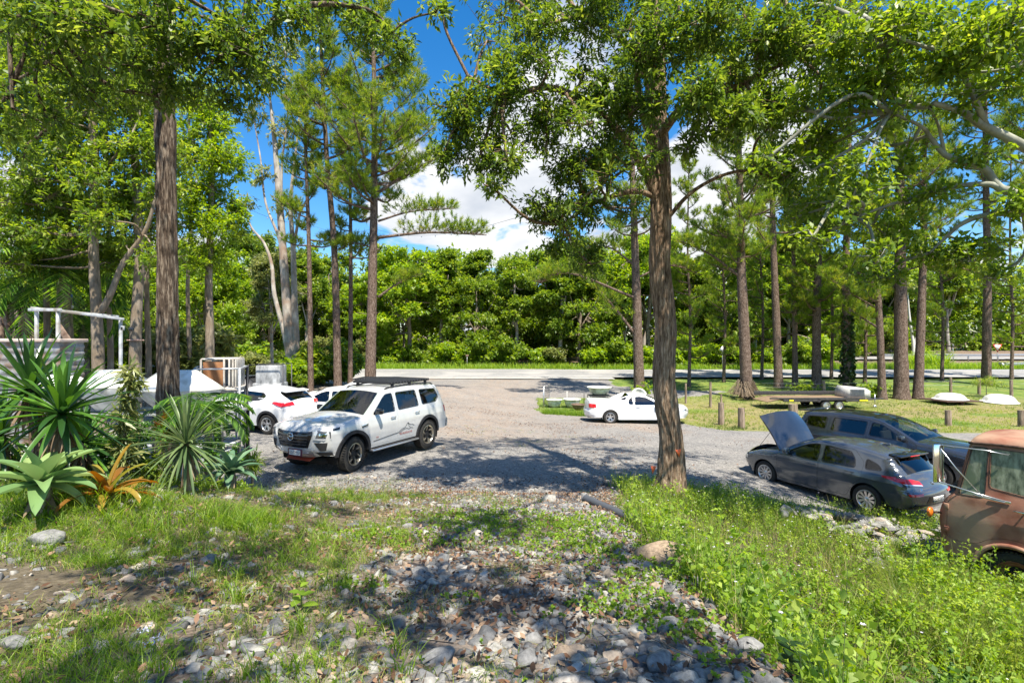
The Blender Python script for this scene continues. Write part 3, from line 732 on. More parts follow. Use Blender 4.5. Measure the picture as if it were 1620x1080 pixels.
# --- grey hatchback with its bonnet up
cx, cy = 8.06, 12.82; hd = math.atan2(.903, -.43)
hatch = thing('parked_car', 'charcoal grey hatchback with its bonnet propped open, beside the rusty truck', 'car', (cx, cy, -.20), hd, 'cars parked on the gravel yard'); hatch.scale = (.965, .97, .98)
HATCH = dict(L=4.34, paint='grey_paint',
    segs=[('nose', [(2.02, .30, .25, .16), (2.13, .42, .25, .18), (2.15, .58, .22, .18), (2.08, .70, .16, .17), (1.98, .77, .12, .14)]),
          ('bonnet', [(1.98, .77, .12, .14), (1.6, .90, .12, .08), (1.25, .965, .12, .06), (.98, .995, .10, .05)]),
          ('windscreen', [(.98, .995, .10, .07), (.6, 1.21, .08, .07), (.20, 1.38, .08, .06)]),
          ('roof', [(.20, 1.38, .08, .06), (-.2, 1.435, .09, .05), (-.8, 1.44, .10, .05), (-1.45, 1.36, .10, .05), (-1.72, 1.30, .06, .04)]),
          ('rear_window', [(-1.72, 1.30, .06, .04), (-1.74, 1.25, .12, .05), (-1.98, .99, .22, .09)]),
          ('tail', [(-1.98, .99, .18, .07), (-2.08, .86, .20, .07), (-2.15, .70, .20, .07), (-2.22, .60, .22, .07), (-2.22, .40, .22, .07), (-2.12, .28, .20, .06)])],
    ztab=[(.2, .84), (.35, .86), (.6, .895), (.78, .895), (.92, .87), (1.0, .83), (1.2, .74), (1.42, .64)],
    xtab=[(-2.2, .90), (-1.7, .96), (-1, 1), (1.1, 1), (1.7, .98), (2.2, .90)],
    low=(.27, .22, .30), arches=[(-1.29, .315, .37), (1.36, .315, .37)],
    doors=[dict(front=True, poly=[(.98, .93), (.96, .30), (-.12, .28), (-.16, .95), (-.10, 1.40), (.18, 1.36), (.58, 1.19)], win=[(.72, .98), (.50, 1.12), (.20, 1.27), (-.02, 1.325), (-.10, 1.32), (-.12, .955)], handle=(.02, .85)),
           dict(poly=[(-.12, 1.40), (-.18, .95), (-.14, .28), (-.82, .28), (-1.00, .58), (-1.18, .76), (-1.20, 1.12), (-.95, 1.36)], win=[(-.24, 1.325), (-.25, .965), (-1.02, .985), (-.98, 1.15), (-.86, 1.29)], handle=(-.92, .87))],
    quarters=[[(-1.24, 1.20), (-1.25, 1.0), (-1.58, 1.03), (-1.48, 1.12)]],
    strips=[('nose', 'grey_paint', 'front_bumper', 0), ('bonnet', 'grey_paint', 'bonnet', 0), ('windscreen', 'glass_clear', 'windscreen', 0), ('roof', 'grey_paint', 'roof', 0), ('rear_window', 'glass_dark', 'rear_window', 0), ('tail', 'grey_paint', 'tailgate', 0)],
    cabin=(.95, -1.7), belt=.95, wk=.9, track=.775, Rw=.317, ww=.2, wheel='multi', mirror=(.66, 1.02),
    parts=[('headlight', 'lens_white', [('F', [(.42, .62), (.84, .62), (.84, .76), (.5, .72)], .01)]),
           ('grille', 'gloss_black', [('f', [(-.4, .66), (-.46, .40), (.46, .40), (.4, .66)], .01)]),
           ('tail_light', 'lens_red', [('R', [(.34, .77), (.78, .82), (.87, .93), (.62, .915), (.40, .86)], .012), ('s', [(-1.62, .90), (-1.60, .93), (-1.86, .945), (-1.94, .84)], .008)]),
           ('tail_light_strip', 'lens_white', [('R', [(.36, .765), (.76, .805), (.78, .83), (.38, .79)], .018)]),
           ('reflector', 'lens_red', [('R', [(.48, .585), (.76, .585), (.78, .63), (.46, .63)], .012)]),
           ('lower_diffuser', 'black_plastic', [('r', [(-.72, .30), (.72, .30), (.66, .40), (-.66, .40)], .012)]),
           ('plate_recess', 'gloss_black', [('r', [(-.40, .42), (.40, .42), (.30, .57), (-.30, .57)], .006)])])
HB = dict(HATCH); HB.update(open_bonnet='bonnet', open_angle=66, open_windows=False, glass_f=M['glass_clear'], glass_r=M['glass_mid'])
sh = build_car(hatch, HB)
pb = MB(); sh.epatch(pb, 'r', [(-.19, .43), (.19, .43), (.19, .55), (-.19, .55)], .02, dy=1, dz=1); po = pb.build('number_plate', M['plate'], hatch)
stext(sh, '329TMT', .125, 'r', 0, .49, M['decal_black'], po, off=.024)
lb = MB(); pc = sh.emap('r', 0, .80, .012); lb.tube([(pc[0] - .045 * math.sin(t) * .4, .062 * math.cos(t), .80 + .034 * math.sin(t)) for t in np.linspace(0, 2 * math.pi, 17)], .006, 5, False)
lb.box((pc[0] - .012, .02, .80), (.008, .012, .06), rx=.3); lb.box((pc[0] - .012, -.02, .80), (.008, .012, .06), rx=.3); lb.box((pc[0] - .012, 0, .80), (.008, .05, .012)); lb.build('badge', M['chrome'], hatch)
stext(sh, 'i30', .075, 'r', .45, .69, M['chrome'], hatch, off=.012)
stext(sh, 'GO', .055, 'r', -.42, .69, M['chrome'], hatch, off=.012)
sp_ = MB(); sp_.rbox((-1.72, 0, 1.345), (.26, 1.12, .035), .014, ry=-.1); sp_.rbox((-1.76, .55, 1.24), (.10, .03, .2), .01, ry=.5); sp_.rbox((-1.76, -.55, 1.24), (.10, .03, .2), .01, ry=.5); so = sp_.build('roof_spoiler', M['gloss_black'], hatch, sharp=35)
bl = MB(); bl.rbox((-1.845, 0, 1.325), (.02, .36, .02), .005); bl.build('brake_light', M['lens_red'], so)
ab = MB(); ab.rbox((-1.25, 0, 1.47), (.18, .03, .06), .012, ry=.25); ab.build('roof_aerial', M['grey_paint'], hatch, sharp=35)
wb = MB(); p0 = sh.emap('r', -.05, 1.0, .03); wb.tube([(p0[0] + .02, -.05, 1.0), (-1.90, .38, 1.05)], .010, 5); wb.build('rear_wiper', M['black_plastic'], hatch)

# --- dark wagon beyond it
cx, cy = 10.95, 14.9; hd = math.atan2(-.86, .51)
suv2 = thing('parked_car', 'dark blue grey luxury wagon parked behind the hatchback with the open bonnet', 'car', (cx, cy, Hf(cx, cy) - .02), hd, 'cars parked on the gravel yard')
WAG = dict(L=4.8, paint='dark_paint',
    segs=[('nose', [(2.26, .35, .3, .14), (2.36, .52, .3, .16), (2.38, .78, .28, .16), (2.30, .95, .2, .15), (2.2, 1.0, .16, .14)]),
          ('bonnet', [(2.2, 1.0, .16, .14), (1.8, 1.07, .14, .08), (1.4, 1.11, .12, .06), (1.02, 1.14, .10, .05)]),
          ('windscreen', [(1.02, 1.14, .10, .07), (.6, 1.37, .08, .07), (.18, 1.56, .08, .06)]),
          ('roof', [(.18, 1.56, .08, .06), (-.2, 1.64, .09, .05), (-1.0, 1.66, .10, .05), (-1.8, 1.60, .10, .05), (-2.1, 1.55, .06, .04)]),
          ('rear_window', [(-2.1, 1.55, .06, .04), (-2.08, 1.50, .12, .05), (-2.3, 1.18, .22, .08)]),
          ('tail', [(-2.3, 1.18, .22, .08), (-2.36, 1.0, .24, .1), (-2.40, .8, .24, .1), (-2.42, .6, .24, .1), (-2.34, .38, .22, .1)])],
    ztab=[(.25, .90), (.45, .93), (.7, .965), (.95, .96), (1.1, .925), (1.16, .90), (1.4, .80), (1.64, .70)],
    xtab=[(-2.45, .91), (-1.9, .965), (-1, 1), (1.2, 1), (1.8, .985), (2.4, .90)],
    low=(.34, .28, .36), arches=[(-1.43, .375, .43), (1.44, .375, .43)],
    doors=[dict(front=True, poly=[(1.05, 1.08), (1.02, .36), (-.12, .34), (-.16, 1.14), (-.10, 1.58), (.18, 1.54), (.62, 1.33)], win=[(.80, 1.13), (.52, 1.28), (.20, 1.46), (-.06, 1.50), (-.10, 1.15)], handle=(.02, 1.02)),
           dict(poly=[(-.12, 1.58), (-.18, 1.14), (-.14, .34), (-.9, .34), (-1.10, .70), (-1.22, .86), (-1.22, 1.45), (-1.1, 1.58)], win=[(-.20, 1.51), (-.22, 1.15), (-1.14, 1.16), (-1.10, 1.51)], handle=(-.98, 1.04))],
    quarters=[[(-1.30, 1.50), (-1.32, 1.17), (-2.0, 1.22), (-1.86, 1.47)]],
    strips=[('nose', 'dark_paint', 'front_bumper', 0), ('bonnet', 'dark_paint', 'bonnet', 0), ('windscreen', 'glass_mid', 'windscreen', 0), ('roof', 'gloss_black', 'roof', 0), ('rear_window', 'glass_dark', 'rear_window', 0), ('tail', 'dark_paint', 'tailgate', 0)],
    cabin=(1.0, -2.05), belt=1.12, wk=.97, track=.82, Rw=.375, ww=.25, wheel='twin', mirror=(.74, 1.17), mirror_mat='dark_paint',
    parts=[('headlight', 'lens_white', [('F', [(.5, .80), (.92, .80), (.92, .90), (.55, .92)], .01)]),
           ('grille', 'gloss_black', [('f', [(-.5, .90), (-.55, .72), (.55, .72), (.5, .90)], .01)]),
           ('lower_intake', 'black_plastic', [('f', [(-.7, .60), (-.75, .42), (.75, .42), (.7, .60)], .01)]),
           ('tail_light', 'lens_red', [('R', [(.55, 1.0), (.94, 1.0), (.92, 1.10), (.55, 1.09)], .01), ('s', [(-2.0, 1.01), (-2.02, 1.08), (-2.28, 1.10), (-2.3, 1.0)], .008)])])
build_car(suv2, WAG)
sb = MB(); sb.rbox((-2.12, 0, 1.62), (.3, 1.3, .04), .015, ry=-.08); sb.build('roof_spoiler', M['gloss_black'], suv2, sharp=35)

# --- white utility with a tray lid
cx, cy = 6.42, 26.5; hd = .0
ute = thing('parked_car', 'white two door utility with hard tray lid, half hidden behind the big tree trunk', 'car', (cx, cy, Hf(cx, cy) + .03), hd, 'cars parked on the gravel yard')
UTE = dict(L=5.06, paint='white_paint',
    segs=[('nose', [(2.38, .28, .3, .16), (2.47, .42, .3, .18), (2.46, .60, .24, .18), (2.36, .72, .16, .15)]),
          ('bonnet', [(2.36, .72, .16, .15), (2.0, .84, .12, .08), (1.6, .92, .12, .06), (1.15, .98, .10, .05)]),
          ('windscreen', [(1.15, .98, .10, .07), (.78, 1.19, .08, .07), (.38, 1.37, .08, .06)]),
          ('roof', [(.38, 1.37, .08, .06), (.1, 1.43, .09, .05), (-.25, 1.44, .09, .05), (-.5, 1.40, .08, .05)]),
          ('rear_window', [(-.5, 1.40, .08, .05), (-.62, 1.28, .06, .03), (-.82, 1.12, .06, .03)]),
          ('tray_lid', [(-.82, 1.12, .06, .03), (-.95, 1.10, .05, .03), (-1.6, 1.13, .06, .05), (-2.3, 1.15, .06, .04), (-2.5, 1.12, .08, .06)]),
          ('tail', [(-2.5, 1.12, .08, .06), (-2.55, .95, .2, .08), (-2.54, .7, .22, .09), (-2.6, .60, .24, .1), (-2.58, .40, .24, .1), (-2.45, .3, .2, .1)])],
    ztab=[(.2, .86), (.4, .90), (.65, .945), (.85, .935), (.98, .90), (1.12, .84), (1.25, .73), (1.42, .64)],
    xtab=[(-2.6, .93), (-2.1, .98), (-1, 1), (1.2, 1), (1.9, .98), (2.5, .90)],
    low=(.26, .22, .32), arches=[(-1.5, .335, .39), (1.5, .335, .39)],
    doors=[dict(front=True, poly=[(1.08, .92), (1.05, .30), (-.28, .28), (-.34, .94), (-.30, 1.38), (.34, 1.33), (.76, 1.16)], win=[(.85, .97), (.66, 1.10), (.34, 1.27), (-.02, 1.325), (-.22, 1.31), (-.26, .965)], handle=(-.12, .86))],
    quarters=[[(-.38, 1.30), (-.38, .98), (-.56, 1.0), (-.58, 1.12), (-.50, 1.24)]],
    strips=[('nose', 'white_paint', 'front_bumper', 0), ('bonnet', 'white_paint', 'bonnet', 0), ('windscreen', 'glass_mid', 'windscreen', 0), ('roof', 'white_paint', 'roof', 0), ('rear_window', 'glass_dark', 'rear_window', 0), ('tray_lid', 'white_paint', 'tray_lid', 0), ('tail', 'white_paint', 'tailgate', 0)],
    cabin=(1.1, -.55), belt=.95, wk=.9, rows=[], track=.80, Rw=.335, ww=.24, wheel='twin', mirror=(.80, 1.0), glass_f=M['glass_dark'],
    parts=[('headlight', 'lens_white', [('F', [(.5, .60), (.88, .60), (.9, .76), (.6, .72)], .01), ('s', [(2.22, .62), (2.20, .76), (2.0, .80), (2.06, .68)], .008)]),
           ('grille', 'gloss_black', [('f', [(-.45, .64), (-.5, .36), (.5, .36), (.45, .64)], .01)]),
           ('tail_light', 'lens_red', [('R', [(.66, .80), (.92, .80), (.92, 1.0), (.66, 1.0)], .01), ('s', [(-2.20, .82), (-2.22, 1.0), (-2.50, 1.01), (-2.50, .80)], .008)]),
           ('side_skirt', 'white_paint', [('s', [(-1.08, .20), (-1.08, .28), (1.08, .28), (1.08, .20)], .02)])])
sh = build_car(ute, UTE)
for sg in (1, -1):
    sb = MB(); fn = lambda a, b, t_: (a, sg * (t_ - .10 * (b - 1.1) * 1.6), b)
    sb.prism([(-.46, 1.43), (-.60, 1.12), (-.56, 1.10), (-1.30, 1.10), (-1.12, 1.17), (-.80, 1.33)], .74, .70, fn); sp2 = sb.build('sail_panel', M['white_paint'], ute)
    sb = MB(); sb.prism([(-.66, 1.34), (-.70, 1.18), (-1.0, 1.18), (-.84, 1.28)], .747, .743, fn); sb.build('sail_window', M['glass_dark'], sp2)

# --- white compact crossover, seen from its rear left, behind the frame
cx, cy = -9.30, 18.8; hd = math.atan2(.36, -.93)
cross = thing('parked_car', 'white crossover with red tail light and silver wheel behind the steel frame', 'car', (cx, cy, Hf(-8.4, 17.5)), hd, 'cars parked on the gravel yard')
CR = dict(L=4.4, paint='white_paint',
    segs=[('nose', [(2.08, .35, .3, .14), (2.18, .5, .3, .16), (2.18, .72, .28, .16), (2.08, .84, .18, .14)]),
          ('bonnet', [(2.08, .84, .18, .14), (1.7, .98, .12, .08), (1.3, 1.04, .12, .06), (1.0, 1.07, .10, .05)]),
          ('windscreen', [(1.0, 1.07, .10, .07), (.6, 1.30, .08, .07), (.18, 1.47, .08, .06)]),
          ('roof', [(.18, 1.47, .08, .06), (-.2, 1.54, .09, .05), (-.8, 1.54, .10, .05), (-1.4, 1.46, .10, .05), (-1.62, 1.42, .06, .04)]),
          ('rear_window', [(-1.62, 1.42, .06, .04), (-1.68, 1.35, .10, .05), (-2.05, 1.14, .18, .07)]),
          ('tail', [(-2.05, 1.14, .18, .07), (-2.12, .98, .24, .1), (-2.14, .8, .26, .1), (-2.22, .65, .28, .12), (-2.18, .42, .26, .1)])],
    ztab=[(.25, .84), (.45, .87), (.7, .90), (.9, .90), (1.02, .87), (1.1, .83), (1.3, .73), (1.52, .63)],
    xtab=[(-2.25, .89), (-1.8, .965), (-1.3, 1.01), (-.6, .985), (.8, .985), (1.3, 1.01), (2.2, .90)],
    low=(.32, .28, .38), arches=[(-1.32, .34, .41), (1.32, .34, .41)],
    doors=[dict(front=True, poly=[(1.0, 1.02), (.96, .36), (-.12, .34), (-.16, 1.06), (-.10, 1.49), (.18, 1.45), (.6, 1.27)], win=[(.74, 1.07), (.50, 1.20), (.20, 1.36), (-.04, 1.41), (-.08, 1.09)], handle=(.02, .96)),
           dict(poly=[(-.12, 1.49), (-.18, 1.06), (-.14, .34), (-.78, .34), (-.96, .66), (-1.1, .85), (-1.3, 1.2), (-1.15, 1.42)], win=[(-.20, 1.42), (-.21, 1.10), (-.9, 1.16), (-1.14, 1.28), (-1.0, 1.38)], handle=(-.95, 1.22))],
    quarters=[], strips=[('nose', 'white_paint', 'front_bumper', 0), ('bonnet', 'white_paint', 'bonnet', 0), ('windscreen', 'glass_mid', 'windscreen', 0), ('roof', 'white_paint', 'roof', 0), ('rear_window', 'glass_dark', 'rear_window', .03), ('tail', 'white_paint', 'tailgate', 0)],
    cabin=(.98, -1.65), belt=1.06, wk=.9, track=.79, Rw=.345, ww=.22, wheel='twin', flare=.012, mirror=(.7, 1.1),
    parts=[('headlight', 'lens_white', [('F', [(.5, .72), (.86, .72), (.88, .84), (.6, .82)], .01)]),
           ('tail_light', 'lens_red', [('R', [(.46, 1.0), (.85, 1.0), (.88, 1.08), (.5, 1.12)], .012), ('s', [(-1.52, 1.08), (-1.58, 1.13), (-1.95, 1.10), (-2.12, 1.0), (-1.95, .96)], .03)]),
           ('rear_diffuser', 'black_plastic', [('r', [(-.8, .40), (.8, .40), (.8, .52), (-.8, .52)], .01)])])
build_car(cross, CR)
sb = MB(); sb.rbox((-1.70, 0, 1.455), (.30, 1.1, .04), .015, ry=-.18); sb.build('roof_spoiler', M['white_paint'], cross, sharp=35)

# --- white hatchback behind the wagon
cx, cy = -7.15, 20.6; hd = math.pi - .08
h2 = thing('parked_car', 'white hatchback seen side on between the crossover and the wagon with the roof rack', 'car', (cx, cy, .33), hd, 'cars parked on the gravel yard')
H2 = dict(HATCH); H2.update(paint='white_paint', strips=[(a, b if b.startswith('glass') else 'white_paint', c, d) for a, b, c, d in HATCH['strips']], wheel='star',
    parts=[('headlight', 'lens_white', [('F', [(.42, .62), (.84, .62), (.84, .76), (.5, .72)], .01)]), ('tail_light', 'lens_red', [('R', [(.4, .77), (.87, .80), (.87, .93), (.45, .9)], .012)])])
build_car(h2, H2)

# --- white wagon with a flat rack, farthest of the left row
cx, cy = -7.2, 24.0; hd = math.pi - .12
s3 = thing('parked_car', 'farthest white wagon of the left row, low black rack on its roof', 'car', (cx, cy, .12), hd, 'cars parked on the gravel yard')
W3 = dict(WAG); W3.update(paint='white_paint', strips=[(a, b if b.startswith('glass') else 'white_paint', c, d) for a, b, c, d in WAG['strips']], wheel='star', mirror_mat='white_paint')
build_car(s3, W3)
roof_rack(s3, .0, -1.7, .58, 1.76, 7)

# ------------------------------------------------------------------ ground, road, track
def axis(lo, hi, spots):
    """coordinates that are dense near the lens and coarse far away"""
    out = [lo]
    while out[-1] < hi:
        d = abs(out[-1] - spots); out.append(out[-1] + float(np.interp(d, [0, 4, 8, 14, 30, 80, 300], [.055, .07, .12, .25, .8, 3, 14])))
    return np.array(out)
gx = axis(-380, 420, 0.5); gy = np.array([v for v in axis(-30, 420, 3.5)])
GX, GY = np.meshgrid(gx, gy)
GZ = H(GX, GY)
n1 = vnoise(GX, GY, 2.3, 11); n2 = vnoise(GX, GY, .8, 12); n3 = vnoise(GX, GY, 6, 13)
jit = (n1 - .5) * 1.2 + (n2 - .5) * .5
def zone_grass(x, y, j=0):
    """1 where the mown grass grows"""
    x = np.asarray(x, float) + j; y = np.asarray(y, float) + j
    near = np.interp(x, [1.2, 1.8, 3.5, 8.2, 9.6, 14, 40], [60, 29.5, 28.6, 28.2, 23.2, 22.6, 22.0])
    far = np.interp(x, [0, 1.2, 11, 16, 20, 21], [0, 37.5, 37.5, 40, 44, 500])
    a = sstep((y - near) / .5) * (1 - sstep((y - far) / .8)) * sstep((x - 1.4) / .5)
    b = sstep((y - np.interp(x, [8, 10, 16, 60], [46.5, 45, 42, 40])) / .6) * sstep((x - 8.5) / 1.5) * (y < 61)
    c = sstep((y - 59.7) / .3)
    d = sstep((-6.5 - x) / 1) * sstep((y - 39) / 1) * (y < 48)
    return np.clip(np.maximum.reduce([a, b, c, d * .4]), 0, 1)
g = zone_grass(GX, GY, jit * .6)
mound = 1 - sstep((GY - np.interp(GX, [-3, -1.5, 1, 2.5], [9.0, 7.6, 7.6, 9.6]) - jit * 1.6) / 2.4)
litter = np.clip(mound * (.55 + .5 * n1) + np.exp(-((GX - 2) ** 2 / 16 + (GY - 9.5) ** 2 / 2)) * .7, 0, 1)
needles = np.clip(np.maximum(sstep((n3 * .6 + n1 * .4 - .48) / .2), np.exp(-((GX + 1.5 - (GY - 20) * .02) / 4.0) ** 2) * .95) * sstep((GY - 15) / 4) * (1 - g) + np.exp(-((GY - 30) ** 2) / 60) * g * sstep((GX - 7) / 4) * 1.3 * sstep((n1 - .15) / .35), 0, 1) * (GY < 60)
greenw = sstep((GX - 1.2) / .6) * (1 - sstep((GY - 11) / 1.5)) * mound
left = sstep((-1.2 - GX - (n1 - .5)) / 1.5) * mound
soil = np.clip(greenw + left * .8, 0, 1)
wood = sstep((GY - 63) / 2)
attr = {'grassy': np.clip(g * (1 - wood), 0, 1).ravel(), 'litter': np.clip(litter + wood, 0, 1).ravel(), 'needles': needles.ravel(), 'soil': soil.ravel()}
ny_, nx_ = GX.shape
idx = np.arange(ny_ * nx_).reshape(ny_, nx_)
FQ = np.stack([idx[:-1, :-1].ravel(), idx[:-1, 1:].ravel(), idx[1:, 1:].ravel(), idx[1:, :-1].ravel()], 1)
gm = bpy.data.materials.new('ground'); gm.use_nodes = True; t = gm.node_tree; b = t.nodes['Principled BSDF']; b.inputs['Roughness'].default_value = .95; b.inputs['Specular IOR Level'].default_value = .15
tc = nd(t, 'ShaderNodeTexCoord')
def nz_(scale, detail=8, rough=.65, dist=0):
    n = nd(t, 'ShaderNodeTexNoise'); n.inputs['Scale'].default_value = scale; n.inputs['Detail'].default_value = detail; n.inputs['Roughness'].default_value = rough; n.inputs['Distortion'].default_value = dist
    t.links.new(tc.outputs['Object'], n.inputs['Vector']); return n.outputs['Fac']
def ramp(src, stops):
    r = nd(t, 'ShaderNodeValToRGB')
    while len(r.color_ramp.elements) < len(stops): r.color_ramp.elements.new(.5)
    for i, (p, c) in enumerate(stops): r.color_ramp.elements[i].position = p; r.color_ramp.elements[i].color = (*c, 1)
    t.links.new(src, r.inputs[0]); return r.outputs[0]
def attrn(n):
    a = nd(t, 'ShaderNodeAttribute', attribute_name=n); return a.outputs['Fac']
def mixc(f, a, bb):
    m = nd(t, 'ShaderNodeMix', data_type='RGBA')
    if isinstance(f, float): m.inputs[0].default_value = f
    else: t.links.new(f, m.inputs[0])
    for s_, v in ((6, a), (7, bb)):
        if isinstance(v, tuple): m.inputs[s_].default_value = (*v, 1)
        else: t.links.new(v, m.inputs[s_])
    return m.outputs[2]
vor = nd(t, 'ShaderNodeTexVoronoi'); vor.inputs['Scale'].default_value = 26; t.links.new(tc.outputs['Object'], vor.inputs['Vector'])
vs = nd(t, 'ShaderNodeSeparateColor'); t.links.new(vor.outputs['Color'], vs.inputs[0])
pebb = ramp(vs.outputs[0], [(0, (.05, .052, .056)), (.45, (.14, .14, .145)), (.8, (.26, .25, .24)), (1, (.42, .40, .37))])
big = ramp(nz_(.7, 9), [(.3, (.16, .15, .14)), (.5, (.25, .235, .213)), (.7, (.33, .30, .265))])
gravel = mixc(.5, big, pebb)
needc = ramp(nz_(9, 10), [(.3, (.20, .135, .095)), (.6, (.37, .28, .205))])
gravel = mixc(mth(t, 'MULTIPLY', mth(t, 'MULTIPLY', attrn('needles'), .55), ramp(nz_(3, 9), [(.36, (0, 0, 0)), (.56, (1, 1, 1))])), gravel, needc)
litc = ramp(nz_(24, 8), [(.3, (.07, .05, .036)), (.5, (.18, .13, .095)), (.7, (.33, .27, .22))])
col = mixc(attrn('litter'), gravel, litc)
col = mixc(mth(t, 'MULTIPLY', attrn('soil'), .8), col, ramp(nz_(14, 8), [(.3, (.03, .028, .014)), (.65, (.13, .11, .06))]))
gcol = ramp(nz_(1.3, 12, .75), [(.28, (.05, .09, .02)), (.48, (.11, .17, .035)), (.62, (.22, .24, .06)), (.78, (.31, .25, .13))])
gcol = mixc(mth(t, 'MULTIPLY', attrn('needles'), .7), gcol, ramp(nz_(6, 10), [(.35, (.17, .13, .05)), (.65, (.36, .27, .16))]))
edge = mth(t, 'ADD', attrn('grassy'), mth(t, 'MULTIPLY', mth(t, 'SUBTRACT', nz_(5, 8), .5), .9))
gf = ramp(edge, [(.42, (0, 0, 0)), (.56, (1, 1, 1))])
col = mixc(gf, col, gcol)
t.links.new(col, b.inputs['Base Color'])
bp = nd(t, 'ShaderNodeBump'); bp.inputs['Strength'].default_value = .7; bp.inputs['Distance'].default_value = .03
hmix = mth(t, 'ADD', mth(t, 'MULTIPLY', vor.outputs['Distance'], -.7), mth(t, 'MULTIPLY', nz_(18, 9, .75), 1.2))
t.links.new(hmix, bp.inputs['Height']); t.links.new(bp.outputs[0], b.inputs['Normal'])
GZ2 = GZ - np.where((GY > 50.4) & (GY < 59.4), .12, 0) * 1.0
tag(npmesh('ground', np.stack([GX.ravel(), GY.ravel(), GZ2.ravel()], 1), FQ, gm, None, True, attr), kind='structure')
def sheet(name, m, xs, y0, y1, lift, ny=4):
    V = []; 
    for x in xs:
        for k in range(ny + 1):
            f = k / ny; yy = y0(x) * (1 - f) + y1(x) * f; V.append((x, yy, float(base_road(x, yy)) + lift))
    Fa = [(i * (ny + 1) + k, (i + 1) * (ny + 1) + k, (i + 1) * (ny + 1) + k + 1, i * (ny + 1) + k + 1) for i in range(len(xs) - 1) for k in range(ny)]
    return tag(npmesh(name, V, Fa, m, None, True), kind='structure')
def base_road(x, y):
    return np.interp(y, [-40, 42, 50, 61, 75], [-.42, -.42, -.05, .35, .75]) + np.interp(x, [-12, -3, 3, 8, 14, 40], [.06, .06, -.1, -.45, -.5, -.35]) * .1
asph = noisy('asphalt', (.20, .198, .195), (.27, .262, .25), 3, .85, .25, c3=(.32, .305, .285), scale2=.25)
conc = noisy('road_shoulder', (.30, .28, .25), (.42, .40, .37), 2, .9, .3)
xs = np.arange(-200, 201, 4.0)
sheet('road', asph, xs, lambda x: 51.2 + .0 * x, lambda x: 59.6, .09)
sheet('road_shoulder', conc, np.arange(-200, 13, 3.0), lambda x: 49.6, lambda x: 51.6, .075)
lp = mat('road_paint', (.62, .62, .6), .7)
for nm, ya, yb in (('edge_line', 51.9, 52.05), ('edge_line', 58.9, 59.05)):
    sheet(nm, lp, xs, lambda x, a=ya: a, lambda x, a=yb: a, .097, 1)
for k in range(-12, 16):
    x0 = k * 12.0
    sheet('centre_line', lp, [x0, x0 + 1.5, x0 + 3], lambda x: 55.35, lambda x: 55.47, .097, 1)
# side road beyond the grass on the right, behind the guard rail
V = []; Fa = []
for i, x in enumerate(np.arange(40, 200, 4.0)):
    for y in (76, 79.5, 83): V.append((x, y, Hf(x, y) + .22))
for i in range(len(V) // 3 - 1):
    for k in range(2): Fa.append((i * 3 + k, i * 3 + 3 + k, i * 3 + 4 + k, i * 3 + 1 + k))
tag(npmesh('side_road', V, Fa, asph, None, True), kind='structure')

# ------------------------------------------------------------------ trees
def bark(name, a, b_, c3=None, scale=9, st=(1, 1, .22), bump=1.0, dist=.05, s2=.8):
    return noisy(name, a, b_, scale, .9, bump, 9, c3=c3, scale2=s2, stretch=st, dist=dist, spec=.15)
def stringy(name, dark, mid, light, fine=34, st=.09):
    """fibrous bark: dark furrows between long light strips"""
    m = mat(name, mid, .92, 0, .12); t = m.node_tree; b = t.nodes['Principled BSDF']; tc = nd(t, 'ShaderNodeTexCoord')
    def nn(sc, z, det=8, dis=.0):
        mp = nd(t, 'ShaderNodeMapping'); mp.inputs['Scale'].default_value = (1, 1, z); t.links.new(tc.outputs['Object'], mp.inputs['Vector'])
        n = nd(t, 'ShaderNodeTexNoise'); n.inputs['Scale'].default_value = sc; n.inputs['Detail'].default_value = det; n.inputs['Roughness'].default_value = .7; n.inputs['Distortion'].default_value = dis; t.links.new(mp.outputs[0], n.inputs['Vector']); return n.outputs['Fac']
    f = nn(fine, st, 8, .6); g2 = nn(9, .3, 6)
    r = nd(t, 'ShaderNodeValToRGB'); r.color_ramp.elements.new(.5)
    for i, (p, c) in enumerate(((.38, dark), (.49, mid), (.62, light))): r.color_ramp.elements[i].position = p; r.color_ramp.elements[i].color = (*c, 1)
    s_ = mth(t, 'ADD', mth(t, 'MULTIPLY', f, .75), mth(t, 'MULTIPLY', g2, .25)); t.links.new(s_, r.inputs[0]); t.links.new(r.outputs[0], b.inputs['Base Color'])
    bp = nd(t, 'ShaderNodeBump'); bp.inputs['Strength'].default_value = 1; bp.inputs['Distance'].default_value = .035; t.links.new(s_, bp.inputs['Height']); t.links.new(bp.outputs[0], b.inputs['Normal'])
    return m
M['bark_rough'] = stringy('stringy_bark', (.03, .020, .014), (.19, .125, .08), (.46, .35, .25))
M['bark_dark'] = stringy('dark_stringy_bark', (.018, .013, .010), (.095, .068, .05), (.32, .26, .20), 26, .12)
M['bark_pine'] = stringy('pine_bark', (.035, .024, .018), (.13, .09, .068), (.28, .215, .175), 16, .5)
M['bark_gum'] = bark('smooth_gum_bark', (.20, .18, .16), (.52, .48, .43), (.30, .22, .17), 3, (1, 1, .4), .3, .02)
M['bark_grey'] = bark('grey_bark', (.10, .085, .065), (.34, .28, .22), (.22, .17, .12), 8, (1, 1, .3), .7)
M['bark_fig'] = bark('pale_smooth_bark', (.17, .17, .13), (.34, .34, .27), None, 5, (1, 1, .5), .3, .02)
M['twig'] = mat('twig', (.12, .09, .065), .9)
M['leaf_dark'] = leafmat('leaf_dark', [(.028, .058, .011), (.07, .128, .018), (.135, .21, .027), (.30, .36, .06)], .44)
M['leaf_mid'] = leafmat('leaf_mid', [(.04, .08, .012), (.10, .175, .02), (.18, .27, .03), (.34, .40, .06)], .46)
